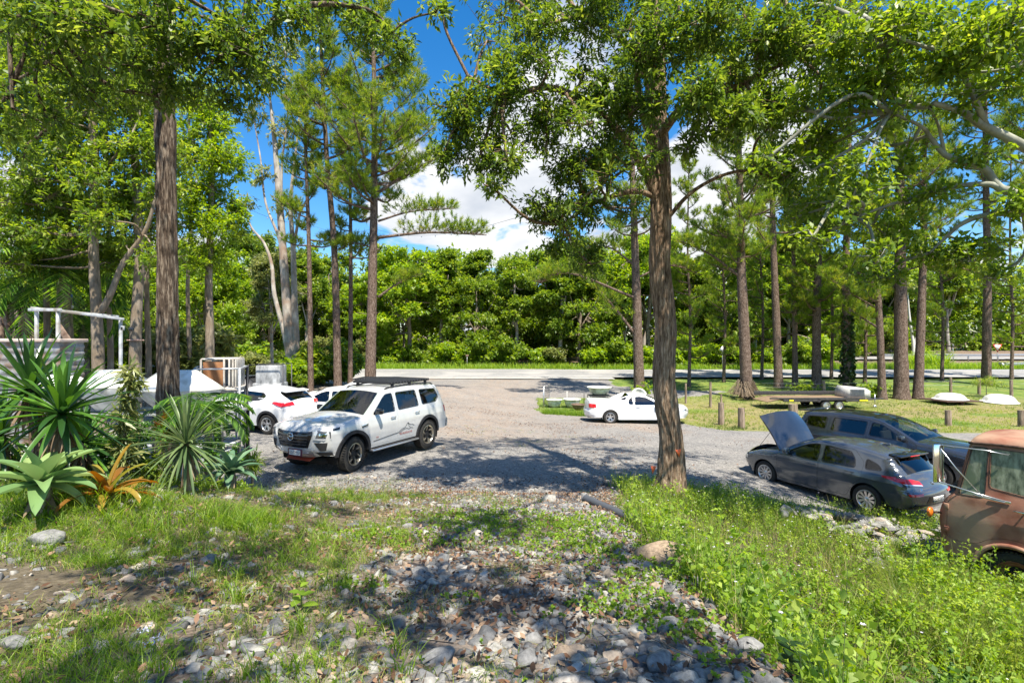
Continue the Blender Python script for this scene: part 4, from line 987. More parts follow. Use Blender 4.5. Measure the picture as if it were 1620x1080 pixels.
M['leaf_bright'] = leafmat('leaf_bright', [(.06, .125, .014), (.14, .24, .022), (.235, .345, .032), (.38, .43, .07)], .48)
M['leaf_olive'] = leafmat('leaf_olive', [(.06, .085, .025), (.13, .165, .045), (.21, .24, .07), (.33, .33, .13)], .42)
M['needle'] = leafmat('pine_needles', [(.055, .11, .016), (.12, .20, .024), (.21, .30, .032), (.40, .38, .06)], .5, .5)
M['ivy'] = leafmat('ivy', [(.02, .045, .012), (.05, .09, .02), (.13, .19, .06)], .2)

def leaves(P, A, n, L, Wd, r, droop=.25, spread=.9, fold=.18, clus=.0):
    """n leaves at each tip P (k,3) growing along A (k,3); returns verts, quads, rnd"""
    k = len(P); N = k * n
    base = np.repeat(P, n, 0) + (r.normal(size=(N, 3)) * clus if clus else 0)
    d = np.repeat(A, n, 0) * (1 - spread * .5) + r.normal(size=(N, 3)) * spread * .6
    d[:, 2] -= droop
    d /= np.linalg.norm(d, axis=1)[:, None] + 1e-9
    up = np.array([0, 0, 1.0]) + r.normal(size=(N, 3)) * .45
    s = np.cross(d, up); s /= np.linalg.norm(s, axis=1)[:, None] + 1e-9
    nn = np.cross(s, d)
    l = (L * (.6 + .7 * r.random(N)))[:, None]; w = l * Wd / L * .5
    V = np.empty((N, 4, 3), np.float32)
    V[:, 0] = base; V[:, 1] = base + d * l * .45 + s * w + nn * w * fold * 2; V[:, 2] = base + d * l - nn * l * .12; V[:, 3] = base + d * l * .45 - s * w + nn * w * fold * 2
    Q = np.arange(N * 4, dtype=np.int32).reshape(N, 4)
    tr = np.repeat(r.random(k), n) * .55 + r.random(N) * .45
    return V.reshape(-1, 3), Q, np.repeat(tr, 4)
DENS = 1.0
def blob_tips(blobs, r, dens=1.0):
    """tips spread in ellipsoids (x,y,z,rx,ry,rz,n); returns tips, directions, blob index"""
    P = []; A = []; I = []
    for i, (x, y, z, rx, ry, rz, n) in enumerate(blobs):
        n = int(n * dens * DENS); v = r.normal(size=(n, 3)); v /= np.linalg.norm(v, axis=1)[:, None]
        rad = r.random(n) ** .55
        q = v * rad[:, None]
        # knots: pull the tips toward a few sub-centres so that gaps show
        m = max(3, n // 14); sc = r.normal(size=(m, 3)); sc = sc / np.linalg.norm(sc, axis=1)[:, None] * (r.random(m) ** .45)[:, None]
        j = r.integers(0, m, n); q = sc[j] + (q - sc[j]) * (.40 + .55 * r.random(n))[:, None]
        P.append(q * [rx, ry, rz] + [x, y, z]); A.append(v * .8 + [0, 0, .3]); I += [i] * n
    return np.vstack(P), np.vstack(A), np.array(I)
def quick_tubes(segs, n=3):
    """many thin tapered twigs: segs (m,8) = p0,p1,r0,r1"""
    S = np.asarray(segs, float); m = len(S); p0 = S[:, :3]; p1 = S[:, 3:6]; d = p1 - p0; L = np.linalg.norm(d, axis=1)[:, None] + 1e-9; d = d / L
    u = np.cross(d, [.3, .2, 1.0]); u /= np.linalg.norm(u, axis=1)[:, None] + 1e-9; w = np.cross(d, u)
    V = np.empty((m, 2, n, 3)); 
    for j in range(n):
        a = 2 * math.pi * j / n; o = u * math.cos(a) + w * math.sin(a)
        V[:, 0, j] = p0 + o * S[:, 6:7]; V[:, 1, j] = p1 + o * S[:, 7:8]
    Fa = []
    b_ = np.arange(m) * 2 * n
    for j in range(n):
        k = (j + 1) % n; Fa.append(np.stack([b_ + j, b_ + k, b_ + n + k, b_ + n + j], 1))
    return V.reshape(-1, 3), np.vstack(Fa)
def trunk_mesh(pts, rad, n=16, per=.25, rough=0.0, r=None, flare=1.0, fl_h=.5):
    """tapered trunk with ridged bark and root flare"""
    P = np.asarray(pts, float); L = np.linalg.norm(np.diff(P, axis=0), axis=1).sum(); m = max(4, int(L / per))
    C = crom(P, 8); C = resample(C, m); t_ = np.linspace(0, 1, len(P)); R_ = np.interp(np.linspace(0, 1, m), t_, rad)
    hgt = np.linspace(0, L, m); R_ = R_ * (1 + (flare - 1) * np.exp(-hgt / fl_h))
    mb = MB(); mb.tube(C, R_, n, True); V = np.vstack(mb.v); 
    a = np.tile(np.arange(n) * 2 * math.pi / n, m); h = np.repeat(hgt, n); c = np.repeat(C, n, 0)
    if rough:
        u = a / (2 * math.pi); w = h * .16
        r1 = pnoise((u + w * .5) * 13, h * .75, 13, 21); r2 = pnoise((u + w * .5) * 27, h * 1.6, 27, 22); r3 = pnoise(u * 9, h * 5, 9, 23)
        rid = (1 - np.abs(r1 * 2 - 1)) ** 1.5 - .5 + .5 * ((1 - np.abs(r2 * 2 - 1)) - .5) + .25 * (r3 - .5)
        fl = 1 + .25 * np.exp(-h / fl_h) * np.sin(a * 5 + 1) * (flare - 1)
        V = c + (V - c) * ((1 + rough * rid) * fl)[:, None]
    return V, mb.f
def tree(name, label, base, trunk, rad, limbs, blobs, bk, leafm, group=None, leaf=(.13, .045), npt=9, rough=.12, flare=1.5, n=14, r=None, twigs=True, droop=.25, cat='tree', per=.3, twigr=.012, clus=.05, extra=None, fl_h=.5, spread=.9):
    """limbs: list of (points, r0, r1) in world space; blobs in world space"""
    r = r or rng; base = np.array(base, float)
    root = thing(name, label, cat, base, 0, group)
    T = np.asarray(trunk, float)
    V, Fa = trunk_mesh(T - base, rad, n, per, rough, r, flare, fl_h)
    tk = npmesh('trunk', V, Fa, bk, root, True)
    lim = []
    nodes = [resample(T, 30)[10:]]
    for pts, r0, r1 in limbs:
        C = crom(pts, 6); mb = MB(); mb.tube(C - base, np.linspace(r0, r1, len(C)), 8, True); mb.build('limb', bk, tk, smooth=True); nodes.append(C[2:])
    nodes = np.vstack(nodes)
    if blobs:
        P, A, I = blob_tips(blobs, r)
        V, Q, rn = leaves(P - base, A, npt, leaf[0], leaf[1], r, droop, spread, clus=clus)
        cr_ = npmesh('crown', V, Q, leafm, root, False, {'rnd': rn})
        if twigs:
            segs = []
            for i, bl in enumerate(blobs):
                c = np.array(bl[:3]); d = nodes - c; dist = (d ** 2).sum(1); j = nodes[dist.argmin()]
                # branch from the nearest limb to the middle of the clump, slightly sagging
                mid = (j + c) / 2 + r.normal(size=3) * .12 * np.linalg.norm(c - j)
                Lb = np.linalg.norm(c - j); rb = twigr * (1.2 + .5 * Lb)
                C = crom([j, mid, c], 4)
                for a_, b2, ra, rb_ in zip(C[:-1], C[1:], np.linspace(rb * 1.6, rb, len(C))[:-1], np.linspace(rb * 1.6, rb, len(C))[1:]): segs.append((*a_, *b2, ra, rb_))
                tips = P[I == i]
                if not len(tips): continue
                m = max(3, len(tips) // 12); hub = tips[r.integers(0, len(tips), m)] * .75 + c * .25
                for h_ in hub: segs.append((*c, *h_, rb * .7, rb * .45))
                for tp in tips[::2]:
                    h_ = hub[((hub - tp) ** 2).sum(1).argmin()]; segs.append((*h_, *tp, rb * .35, .003))
            S = np.array(segs); S[:, :3] -= base; S[:, 3:6] -= base
            V, Fa = quick_tubes(S, 4); npmesh('twigs', V, Fa, bk if leaf[0] > .0 else M['twig'], cr_, True)
    return root
def inpoly(px, py, poly):
    c = False; n = len(poly)
    for i in range(n):
        (x1, y1), (x2, y2) = poly[i], poly[(i + 1) % n]
        if (y1 > py) != (y2 > py) and px < (x2 - x1) * (py - y1) / (y2 - y1) + x1: c = not c
    return c
def fill(poly, D0, D1, n, rp, rd, tips, seed):
    r = np.random.default_rng(seed); xs = [p[0] for p in poly]; ys = [p[1] for p in poly]; out = []; pts = []
    for _ in range(n * 40):
        if len(out) >= n: break
        px = r.uniform(min(xs), max(xs)); py = r.uniform(min(ys), max(ys))
        if not inpoly(px, py, poly) or any((px - a) ** 2 + (py - b) ** 2 < (rp * .8) ** 2 for a, b in pts): continue
        pts.append((px, py)); D = r.uniform(D0, D1); c = at(px, py, D); k = D / F * rp * (.8 + .5 * r.random())
        out.append((c[0], c[1], c[2], k * 1.15, rd, k * .85, tips))
    return out
def tufts(P, A, n, L, Wd, r):
    """pine needle tufts: brushes of thin blades"""
    k = len(P); N = k * n
    base = np.repeat(P, n, 0) + np.repeat(A, n, 0) * (r.random(N)[:, None] * L * .8)
    d = np.repeat(A, n, 0) * .75 + r.normal(size=(N, 3)) * .48; d[:, 2] += .05; d /= np.linalg.norm(d, axis=1)[:, None]
    s = np.cross(d, r.normal(size=(N, 3))); s /= np.linalg.norm(s, axis=1)[:, None] + 1e-9
    l = (L * (.7 + .5 * r.random(N)))[:, None]
    V = np.empty((N, 3, 3), np.float32); V[:, 0] = base - s * Wd * .5; V[:, 1] = base + s * Wd * .5; V[:, 2] = base + d * l
    tr = np.repeat(r.random(k), n) * .6 + r.random(N) * .4
    return V.reshape(-1, 3), np.arange(N * 3, dtype=np.int32).reshape(N, 3), np.repeat(tr, 3)
def pine(label, base, top, r0, r1, bare, group, nb=34, ntuft=34, reach=(3.2, 1.6), seed=1, low=None, lean_pts=None, needle=.34, extra_branches=(), snags=6, nw=.030):
    r = np.random.default_rng(seed); base = np.array(base, float); top = np.array(top, float)
    root = thing('pine_tree', label, 'pine tree', base, 0, group)
    pts = [base - [0, 0, .2]] + ([np.array(p, float) for p in lean_pts] if lean_pts else [base * .5 + top * .5 + [r.normal() * .15, 0, 0]]) + [top]
    V, Fa = trunk_mesh(np.array(pts) - base, np.linspace(r0, r1, len(pts)), 14, .3, .10, r, 1.35)
    tk = npmesh('trunk', V, Fa, M['bark_pine'], root, True)
    ctr = resample(crom(pts, 8), 60); h0 = base[2]; hh = top[2] - base[2]
    P = []; A = []; bm_ = MB(); segs = []
    allb = []
    nb = int(nb * 1.35)
    for i in range(nb):
        f = bare + (1 - bare) * ((i + r.random()) / nb); z = h0 + f * hh
        c = ctr[np.abs(ctr[:, 2] - z).argmin()]
        az = r.random() * 2 * math.pi; q = (f - bare) / (1 - bare); Lb = (reach[0] * (1 - q) + reach[1] * q) * (.55 + .6 * r.random())
        rise = .15 + .75 * q
        d = np.array([math.cos(az), math.sin(az), rise]); d /= np.linalg.norm(d)
        p1 = c + d * Lb * .5 + [0, 0, -.06 * Lb]; p2 = c + d * Lb + [0, 0, .12 * Lb]
        allb.append((c, p1, p2, .028 + .018 * Lb))
    for eb_ in extra_branches:
        e = [np.array(q, float) for q in eb_[:3]]; allb.append((e[0], e[1], e[2], eb_[3]))
    for bi, (c, p1, p2, rb) in enumerate(allb):
        C = crom([c, p1, p2], 5); Lb = np.linalg.norm(p2 - c)
        bm_.tube(C - base, np.linspace(rb, rb * .3, len(C)), 5, True)
        nt = max(6, int(ntuft * Lb / 2.4 * (1.9 if bi >= nb else 1)))
        for k in range(nt):
            f = .30 + .70 * r.random() ** .7; q = C[int(f * (len(C) - 1))]
            side = r.normal(size=3); side[2] = abs(side[2]) * .6 + .1; side /= np.linalg.norm(side)
            tip = q + side * (.16 + .30 * r.random()) * (1.25 - f * .5) * Lb * .42
            segs.append((*(q - base), *(tip - base), .010, .006)); P.append(tip); dd = side * .7 + [0, 0, .55]; A.append(dd / np.linalg.norm(dd))
    for k in range(snags):
        f = bare * (.35 + .6 * r.random()); z = h0 + f * hh; c = ctr[np.abs(ctr[:, 2] - z).argmin()]; az = r.random() * 6.28; Lb = .3 + r.random() * .9
        bm_.tube(np.array([c, c + [math.cos(az) * Lb, math.sin(az) * Lb, .15 * Lb]]) - base, [.03, .01], 4)
    bm_.build('branches', M['bark_pine'], tk, smooth=True)
    P = np.array(P); A = np.array(A)
    V, T_, rn = tufts(P - base, A, 26, needle, nw, r)
    cr_ = npmesh('crown', V, T_, M['needle'], root, False, {'rnd': rn})
    V, Fa = quick_tubes(np.array(segs), 3); npmesh('twigs', V, Fa, M['bark_pine'], cr_, False)
    return root

# ------------------------------------------------------------------ the near trees
DENS = 1.0
def BL(px, py, D, rx, ry, rd, n):
    """clump of foliage: centre given as seen, radii rx, ry in photo pixels and rd in metres"""
    c = at(px, py, D); return (c[0], c[1], c[2], rx * D / F, rd, ry * D / F, n)
def LM(pts, r0, r1): return ([at(*p) for p in pts], r0, r1)
b0 = np.array([3.27, 10.6, Hf(3.27, 10.6) - .12])
tp = [b0] + [at(px, py, D) for px, py, D in ((1063, 700, 10.6), (1051, 610, 10.6), (1053, 520, 10.6), (1044, 420, 10.6), (1046, 310, 10.6), (1039, 200, 10.7), (1036, 100, 10.8), (1030, 0, 10.9), (1040, -160, 11), (1050, -330, 11))]
T0B = [BL(735, 185, 9.0, 42, 75, .7, 120), BL(700, 250, 9.0, 26, 30, .4, 30), BL(800, 130, 9.2, 55, 55, .9, 100), BL(850, 60, 9.2, 70, 60, 1.0, 120), BL(940, 30, 9.3, 80, 70, 1.2, 150), BL(1030, 60, 8.6, 80, 75, 1.0, 170),
       BL(1120, 40, 8.3, 85, 70, 1.0, 170), BL(1210, 60, 8.6, 80, 80, 1.1, 160), BL(1290, 60, 9, 70, 80, 1.1, 130), BL(870, 190, 9.4, 60, 50, .9, 120), BL(950, 150, 9.2, 60, 60, .9, 130), BL(790, 255, 9.4, 45, 32, .7, 75), BL(900, 265, 9.8, 52, 40, .8, 100),
       BL(950, 250, 9.8, 40, 50, .7, 80), BL(870, 340, 10, 48, 36, .8, 90), BL(930, 330, 10.2, 38, 48, .7, 80), BL(930, 405, 10.2, 36, 26, .6, 55), BL(880, 395, 10.2, 24, 22, .5, 30), BL(1100, 150, 8.0, 60, 50, .8, 110), BL(1170, 190, 8.2, 48, 45, .8, 90),
       BL(1210, 170, 8.6, 50, 60, .8, 90), BL(1230, 270, 9.6, 50, 52, .8, 90), BL(1280, 330, 10.0, 40, 40, .7, 60), BL(700, 20, 9, 20, 10, .3, 12), BL(1000, 170, 9, 50, 40, .7, 70), BL(1090, 230, 9.0, 24, 30, .4, 24),
       (1.0, 10, 12.4, 1.9, 1.8, 1.1, 150), (3.0, 10.8, 13.4, 2.2, 2.2, 1.3, 200), (5.6, 10.4, 12.4, 2.0, 2.0, 1.2, 160), (3.2, 12.6, 12.2, 2.2, 1.5, 1.2, 150), (7.4, 11.2, 10.8, 1.6, 1.6, 1.0, 120), (0, 11.8, 11.0, 1.6, 1.5, 1.0, 90), (5.2, 13.4, 11.4, 1.8, 1.4, 1.1, 110), (3.0, 8.6, 11.6, 1.8, 1.4, 1.0, 110)]
T0B += fill([(690, 120), (760, 80), (800, -40), (1310, -40), (1320, 150), (1260, 260), (1110, 210), (1070, 250), (1000, 330), (960, 430), (880, 420), (850, 350), (770, 290), (700, 270)], 8.4, 10.2, 54, 44, .7, 22, 1)
tree('broadleaf_tree', 'big rough barked tree with an orange flag on its trunk in front of the ute', b0, tp, [.28, .225, .212, .205, .20, .20, .20, .15, .12, .09, .05],
     [LM([(1046, 330, 10.6), (1010, 250, 10.4), (960, 190, 10), (880, 140, 9.5), (800, 150, 9.3), (740, 120, 9.1)], .11, .03),
      LM([(1040, 312, 10.6), (1000, 303, 10.4), (940, 322, 10.2), (890, 355, 10.1)], .07, .025),
      LM([(1041, 220, 10.6), (1075, 175, 10), (1110, 160, 9.5), (1180, 130, 9), (1260, 90, 9)], .10, .03),
      LM([(1038, 150, 10.7), (1000, 80, 10.2), (930, 30, 9.6), (860, 40, 9.3)], .09, .03),
      LM([(1044, 250, 10.6), (1018, 180, 10.2), (1010, 100, 9.6), (1060, 30, 9.0), (1130, 20, 8.6)], .09, .03),
      LM([(1044, 360, 10.6), (1100, 300, 10.2), (1180, 270, 9.9), (1260, 300, 10)], .05, .02)],
     T0B, M['bark_rough'], M['leaf_dark'], leaf=(.118, .040), npt=13, rough=.20, flare=1.35, n=84, per=.07, droop=.3, clus=.05, fl_h=.35)
# the two orange markers fixed to it
for px, py, sgn in ((1073, 716, 1), (1034, 742, -1)):
    p = at(px, py, 10.33); mb = MB(); V = [(-.055, 0, .06), (.055, 0, .07), (.02, 0, -.10)]; V2 = [(a, .004, c) for a, b, c in V]
    mb.add([(p[0] + a * sgn, p[1] + b, p[2] + c) for a, b, c in V + V2], [(0, 1, 2), (5, 4, 3), (0, 3, 4, 1), (1, 4, 5, 2), (2, 5, 3, 0)])
    tag(mb.build('marker_flag', mat('orange_plastic', (.75, .14, .04), .5)), 'orange triangle flag on the right of the big trunk' if sgn > 0 else 'orange flag at the lower left of the big trunk', 'flag', 'orange flags on the trunk')
# left trunk by the planting
b1 = np.array([-7.27, 10.8, Hf(-7.27, 10.8) - .1])
tp = [b1] + [at(px, py, 10.8) for px, py in ((266, 640), (265, 500), (264, 400), (263, 300), (262, 200), (258, 100), (262, 0), (260, -150), (258, -330))]
T1B = [BL(60, 20, 6.4, 90, 60, .9, 130), BL(160, 60, 6.6, 80, 60, .9, 130), BL(120, 130, 7.2, 70, 45, .9, 90), BL(230, 110, 7.6, 70, 50, .8, 110), BL(310, 60, 7.4, 70, 60, .9, 130), BL(390, 90, 7.6, 60, 70, .8, 120), BL(440, 20, 7.8, 70, 40, .8, 100), BL(350, 150, 8, 50, 35, .7, 60),
       BL(250, 40, 7, 60, 50, .8, 80), BL(585, 50, 8.6, 50, 42, .6, 85), BL(630, 70, 8.6, 36, 34, .5, 55), BL(560, 10, 8.6, 50, 24, .6, 50), BL(520, 0, 8.4, 50, 14, .6, 40), BL(690, 20, 8.6, 24, 10, .4, 14),
       (-7.5, 11, 13.2, 2.6, 2.4, 1.4, 190), (-5.2, 11.4, 12.4, 2.0, 2.0, 1.2, 120), (-9.6, 10.4, 12.2, 2.2, 2.0, 1.2, 130), (-4.2, 9.2, 10.8, 1.6, 1.5, .9, 80), (-7.4, 8.4, 11.4, 2.2, 1.6, 1.1, 120)]
T1B = [b[:6] + (int(b[6] * .55),) for b in T1B] + fill([(-20, -30), (500, -30), (480, 60), (440, 160), (330, 170), (200, 150), (120, 200), (60, 230), (-20, 240)], 6.6, 8.6, 30, 44, .6, 20, 2)
tree('broadleaf_tree', 'tall dark trunked tree rising behind the spiky yucca plants', b1, tp, [.23, .188, .182, .178, .172, .18, .165, .15, .12, .08],
     [LM([(262, 180, 10.8), (200, 100, 9.4), (130, 40, 8), (60, 20, 6.8)], .07, .02), LM([(262, 110, 10.8), (330, 70, 9.4), (400, 60, 8.3), (480, 10, 8.2), (580, 15, 8.5), (620, 50, 8.6)], .08, .02),
      ],
     T1B, M['bark_dark'], M['leaf_dark'], leaf=(.118, .044), npt=12, rough=.30, flare=1.3, n=72, per=.08, droop=.35, clus=.06)
# shade tree behind the lens
tree('broadleaf_tree', 'leafy tree overhanging the stony mound from behind', (-3.6, -6.4, 2.1), [(-3.6, -6.4, 2.0), (-3.5, -6.0, 5), (-3.0, -5, 8), (-2.6, -4, 10)], [.24, .2, .12, .05],
     [([(-3.3, -5.6, 6), (-2, -3, 8), (-.6, -.6, 8.8), (.6, 1.6, 9.2)], .06, .015), ([(-3.2, -5.4, 6.6), (-4.2, -3, 8.5), (-4.0, 0, 9.4), (-2.8, 3.2, 10)], .05, .015)],
     [(-3.6, .2, 8.4, 1.5, 1.3, .8, 30), (-1.3, 1.0, 8.8, 1.6, 1.3, .8, 90), (.9, .7, 8.2, 1.4, 1.3, .8, 125), (2.0, -.3, 7.6, .9, 1.2, .7, 75), (-.4, -.9, 8.6, 1.5, 1.3, .8, 90), (1.2, 2.6, 9.2, 1.3, 1.3, .7, 95), (2.4, 1.6, 8.6, .7, 1.0, .6, 40), (-1.2, 3.2, 9.6, 1.5, 1.1, .7, 55), (-4.6, 3.0, 9.8, 1.4, 1.1, .7, 24), (-2.8, 5.2, 10.6, 1.4, 1.1, .7, 26), (.2, 5.0, 10.4, 1.3, 1.1, .7, 28), (2.6, 4.6, 10.3, .9, .9, .6, 14), (-2.6, -3, 10, 2, 2, 1.2, 60)],
     M['bark_grey'], M['leaf_mid'], leaf=(.15, .055), npt=9, rough=.1)
# spreading smooth limbed tree on the right, its trunk outside the picture
b2 = np.array([9.9, 8.2, Hf(9.9, 8.2) - .1])
RB = [BL(1340, 60, 7.6, 70, 60, .9, 110), BL(1430, 40, 7.4, 70, 60, .9, 110), BL(1520, 70, 7.2, 80, 60, .9, 120), BL(1600, 40, 7.0, 70, 70, .9, 110), BL(1400, 130, 7.8, 60, 40, .8, 80), BL(1480, 120, 7.5, 50, 34, .7, 55), BL(1590, 130, 7.4, 50, 40, .7, 60),
      BL(1340, 150, 8, 60, 50, .8, 90), BL(1300, 220, 8.6, 60, 50, .8, 95), BL(1260, 160, 8.4, 50, 40, .7, 60), BL(1330, 310, 9, 55, 45, .8, 100), BL(1290, 370, 9.2, 40, 30, .6, 50), BL(1400, 370, 9, 60, 45, .8, 90), BL(1390, 440, 9.2, 36, 24, .6, 40), BL(1470, 400, 8.8, 50, 30, .7, 60), BL(1540, 400, 8.4, 55, 32, .8, 80), BL(1590, 330, 8.0, 50, 30, .7, 50),
      BL(1480, 300, 8.2, 44, 34, .6, 40), BL(1430, 250, 8, 40, 36, .6, 40), BL(1570, 440, 8.6, 30, 20, .5, 20), BL(1550, 240, 7.8, 40, 24, .5, 26)]
RB += fill([(1240, -20), (1640, -20), (1640, 150), (1500, 180), (1400, 190), (1350, 330), (1420, 440), (1260, 410), (1190, 260)], 7.4, 9.6, 40, 44, .7, 22, 3)
tree('broadleaf_tree', 'spreading tree with smooth pale twisting limbs reaching in from the right edge', b2, [b2, (9.8, 8.2, 2), (9.5, 8.1, 4.2), (9.3, 8.0, 6.4), (9.0, 7.9, 8.6)], [.30, .24, .2, .15, .08],
     [LM([(1790, 330, 8.1), (1620, 232, 7.8), (1557, 200, 7.7), (1524, 178, 7.6), (1476, 163, 7.6)], .085, .035), LM([(1790, 420, 8.1), (1620, 315, 8), (1580, 296, 8), (1557, 267, 8), (1520, 255, 8), (1494, 244, 8), (1472, 218, 8), (1457, 200, 7.9), (1409, 178, 7.8)], .075, .02),
      LM([(1580, 296, 8), (1557, 291, 8), (1505, 296, 8.2), (1454, 311, 8.4), (1402, 326, 8.6), (1354, 344, 8.8)], .05, .018), LM([(1790, 360, 8.2), (1620, 339, 8.2), (1557, 341, 8.3), (1520, 355, 8.4), (1498, 374, 8.5), (1470, 400, 8.6)], .06, .018),
      LM([(1560, 200, 7.7), (1530, 130, 7.4), (1500, 90, 7.3), (1420, 60, 7.4)], .05, .02), LM([(1494, 244, 8), (1485, 200, 7.9), (1470, 170, 7.8)], .03, .012), LM([(1700, 250, 8), (1640, 130, 7.5), (1600, 60, 7.2)], .06, .02)],
     RB, M['bark_fig'], M['leaf_mid'], leaf=(.115, .055), npt=8, rough=.03, droop=.2)

DENS = 1.7
# ------------------------------------------------------------------ mid distance trees on the left
grpL = 'slender trees behind the shade house'
def side_tree(label, px, py0, D, pts, r0, r1, limbs, blobs, lm='leaf_mid', bk='bark_grey', leaf=(.17, .07), **k):
    x = (px - 810) * D / F; b_ = np.array([x, D, Hf(x, D) - .15])
    return tree('broadleaf_tree', label, b_, [b_] + [at(a, b, D) for a, b in pts], np.linspace(r0, r1, len(pts) + 1), limbs, blobs, M[bk], M[lm], grpL, leaf=leaf, **k)
side_tree('forked grey trunk behind the white bowls, its right fork slanting outward', 157, 640, 18, [(155, 560), (152, 480), (148, 400), (150, 250), (137, 100), (130, 0), (128, -90)], .20, .07,
    [LM([(155, 500, 18), (175, 465, 18), (195, 415, 18), (230, 365, 18), (250, 300, 18)], .12, .05), LM([(150, 280, 18), (180, 250, 18), (205, 220, 17.5)], .06, .03)],
    [BL(60, 150, 17, 90, 80, 2, 160), BL(170, 150, 18, 90, 80, 2, 160), BL(120, 250, 17.5, 80, 60, 1.8, 150), BL(50, 280, 17, 70, 70, 2, 120), BL(220, 230, 18, 70, 60, 1.6, 130), BL(150, 40, 18, 110, 60, 2, 150), BL(60, 60, 17, 80, 60, 2, 110), BL(170, 330, 18.5, 80, 45, 1.6, 130), BL(60, 380, 18, 80, 40, 1.6, 110)] + fill([(-20, 40), (255, 40), (262, 420), (-20, 440)], 16.5, 20, 40, 42, 1.0, 40, 4))
side_tree('pale trunk with a small camera strapped to it', 214, 640, 18.6, [(214, 560), (217, 480), (221, 400), (216, 300), (208, 150), (205, 20)], .21, .08,
    [LM([(216, 300, 18.6), (240, 240, 18.6), (255, 200, 18.4)], .07, .03)],
    [BL(230, 330, 19, 70, 50, 1.6, 110), BL(270, 240, 19, 60, 60, 1.6, 110), BL(220, 30, 19, 90, 60, 2, 130), BL(200, 120, 19, 70, 60, 2, 110), BL(110, 330, 19, 60, 60, 1.6, 100)])
side_tree('leafy bright green tree standing between the dark trunk and the white gum', 330, 620, 24, [(332, 540), (330, 450), (333, 360), (335, 250), (330, 170)], .22, .08, [],
    [BL(330, 190, 24, 46, 50, 2, 170), BL(355, 255, 24, 48, 45, 2, 170), BL(320, 300, 24, 50, 50, 2, 180), BL(350, 360, 24, 50, 40, 2, 160), BL(300, 240, 24, 40, 50, 2, 130), BL(325, 410, 24, 50, 40, 2, 130), BL(300, 350, 24, 50, 50, 2, 110), BL(375, 330, 24, 22, 40, 1, 50)], 'leaf_bright', leaf=(.2, .08))
for i, (px, D, w, tx, nb_) in enumerate(((75, 19, .12, 60, 100), (108, 21, .2, 100, 110), (175, 22, .12, 172, 90), (40, 22, .12, 45, 100), (235, 24, .13, 238, 90), (300, 28, .12, 303, 90), (-30, 19, .2, -25, 120), (-110, 22, .25, -100, 140))):
    side_tree(('thin brown trunk left of the blue box', 'thick grey trunk carrying a small blue box', 'thin trunk just right of the forked trunk', 'thin leaning trunk at the far left', 'thin trunk right of the camera trunk', 'slim pale trunk behind the dark one', 'trunk left of the picture edge', 'second trunk beyond the left edge')[i], px, 640, D, [(px, 560), (px - 3, 450), (tx, 330), (tx - 4, 200), (tx, 60)], w, w * .4, [],
        [BL(tx, 80 + 30 * (i % 3), D, 60, 60, 2, nb_), BL(tx + 20, 200 - 20 * (i % 3), D, 60, 60, 2, nb_), BL(tx - 15, 300 + 15 * (i % 4), D, 60, 50, 2, nb_), BL(tx + 10, 395, D, 50, 40, 1.6, nb_ // 2)], ('leaf_mid', 'leaf_olive', 'leaf_bright')[i % 3])

# white barked gum with three stems
D = 38; x = (462 - 810) * D / F; bg_ = np.array([x, D, 3.6 - 64 * D / F - .1])
tree('gum_tree', 'smooth white barked gum with several stems beside the road', bg_, [bg_] + [at(a, b, D) for a, b in ((461, 560), (455, 500), (450, 430), (443, 330), (434, 220), (424, 130))], [.5, .36, .30, .27, .22, .15, .05],
     [LM([(464, 600, D), (468, 550, D), (466, 480, D), (464, 400, D), (460, 320, D), (468, 240, D), (476, 160, D)], .34, .05), LM([(458, 570, D), (448, 520, D), (434, 465, D), (430, 420, D), (418, 385, D), (398, 360, D), (386, 330, D)], .22, .04),
      LM([(450, 440, D), (442, 380, D), (420, 320, D), (412, 250, D), (398, 170, D)], .14, .03), LM([(464, 400, D), (474, 340, D), (492, 300, D), (497, 240, D)], .13, .03), LM([(445, 350, D), (446, 260, D), (455, 180, D), (450, 100, D)], .12, .03)],
     [BL(424, 120, D, 34, 40, 2, 60), BL(470, 140, D, 34, 40, 2, 60), BL(400, 180, D, 24, 30, 1.6, 34), BL(450, 210, D, 40, 34, 2, 44), BL(490, 260, D, 24, 30, 1.5, 30), BL(420, 280, D, 26, 26, 1.5, 24), BL(450, 70, D, 40, 30, 2, 60), BL(390, 320, D, 18, 20, 1, 14), BL(455, 330, D, 34, 24, 1.4, 26)],
     M['bark_gum'], M['leaf_olive'], leaf=(.34, .10), npt=8, rough=.05, flare=1.25, droop=.4, twigr=.02)

# ------------------------------------------------------------------ pines
def pn(label, D, pts, r0, r1, bare, **k):
    x = (pts[0][0] - 810) * D / F; b_ = (x, D, Hf(x, D))
    P = [at(a, b, D) for a, b in pts[1:]]
    return pine(label, b_, P[-1], r0, r1, bare, 'pine trees around the yard', lean_pts=P[:-1], **k)
def EB(D, a, b, c, r): return (at(*a, D), at(*b, D + .4), at(*c, D + .8), r)
gL = dict(reach=(3.4, 1.7))
pn('thin pine trunk nearest the white gum', 34, [(492, 600), (489, 400), (484, 250), (481, 120)], .19, .07, .46, nb=26, seed=11, reach=(2.2, 1.2))
pn('leaning reddish pine second from the white gum', 34, [(535, 600), (529, 400), (517, 250), (508, 80), (505, 10)], .27, .08, .52, nb=34, seed=12, **gL)
pn('slim dark pine between two thicker pines', 35, [(554, 600), (555, 400), (553, 250), (552, 130)], .17, .06, .42, nb=24, seed=13, reach=(1.9, 1.2))
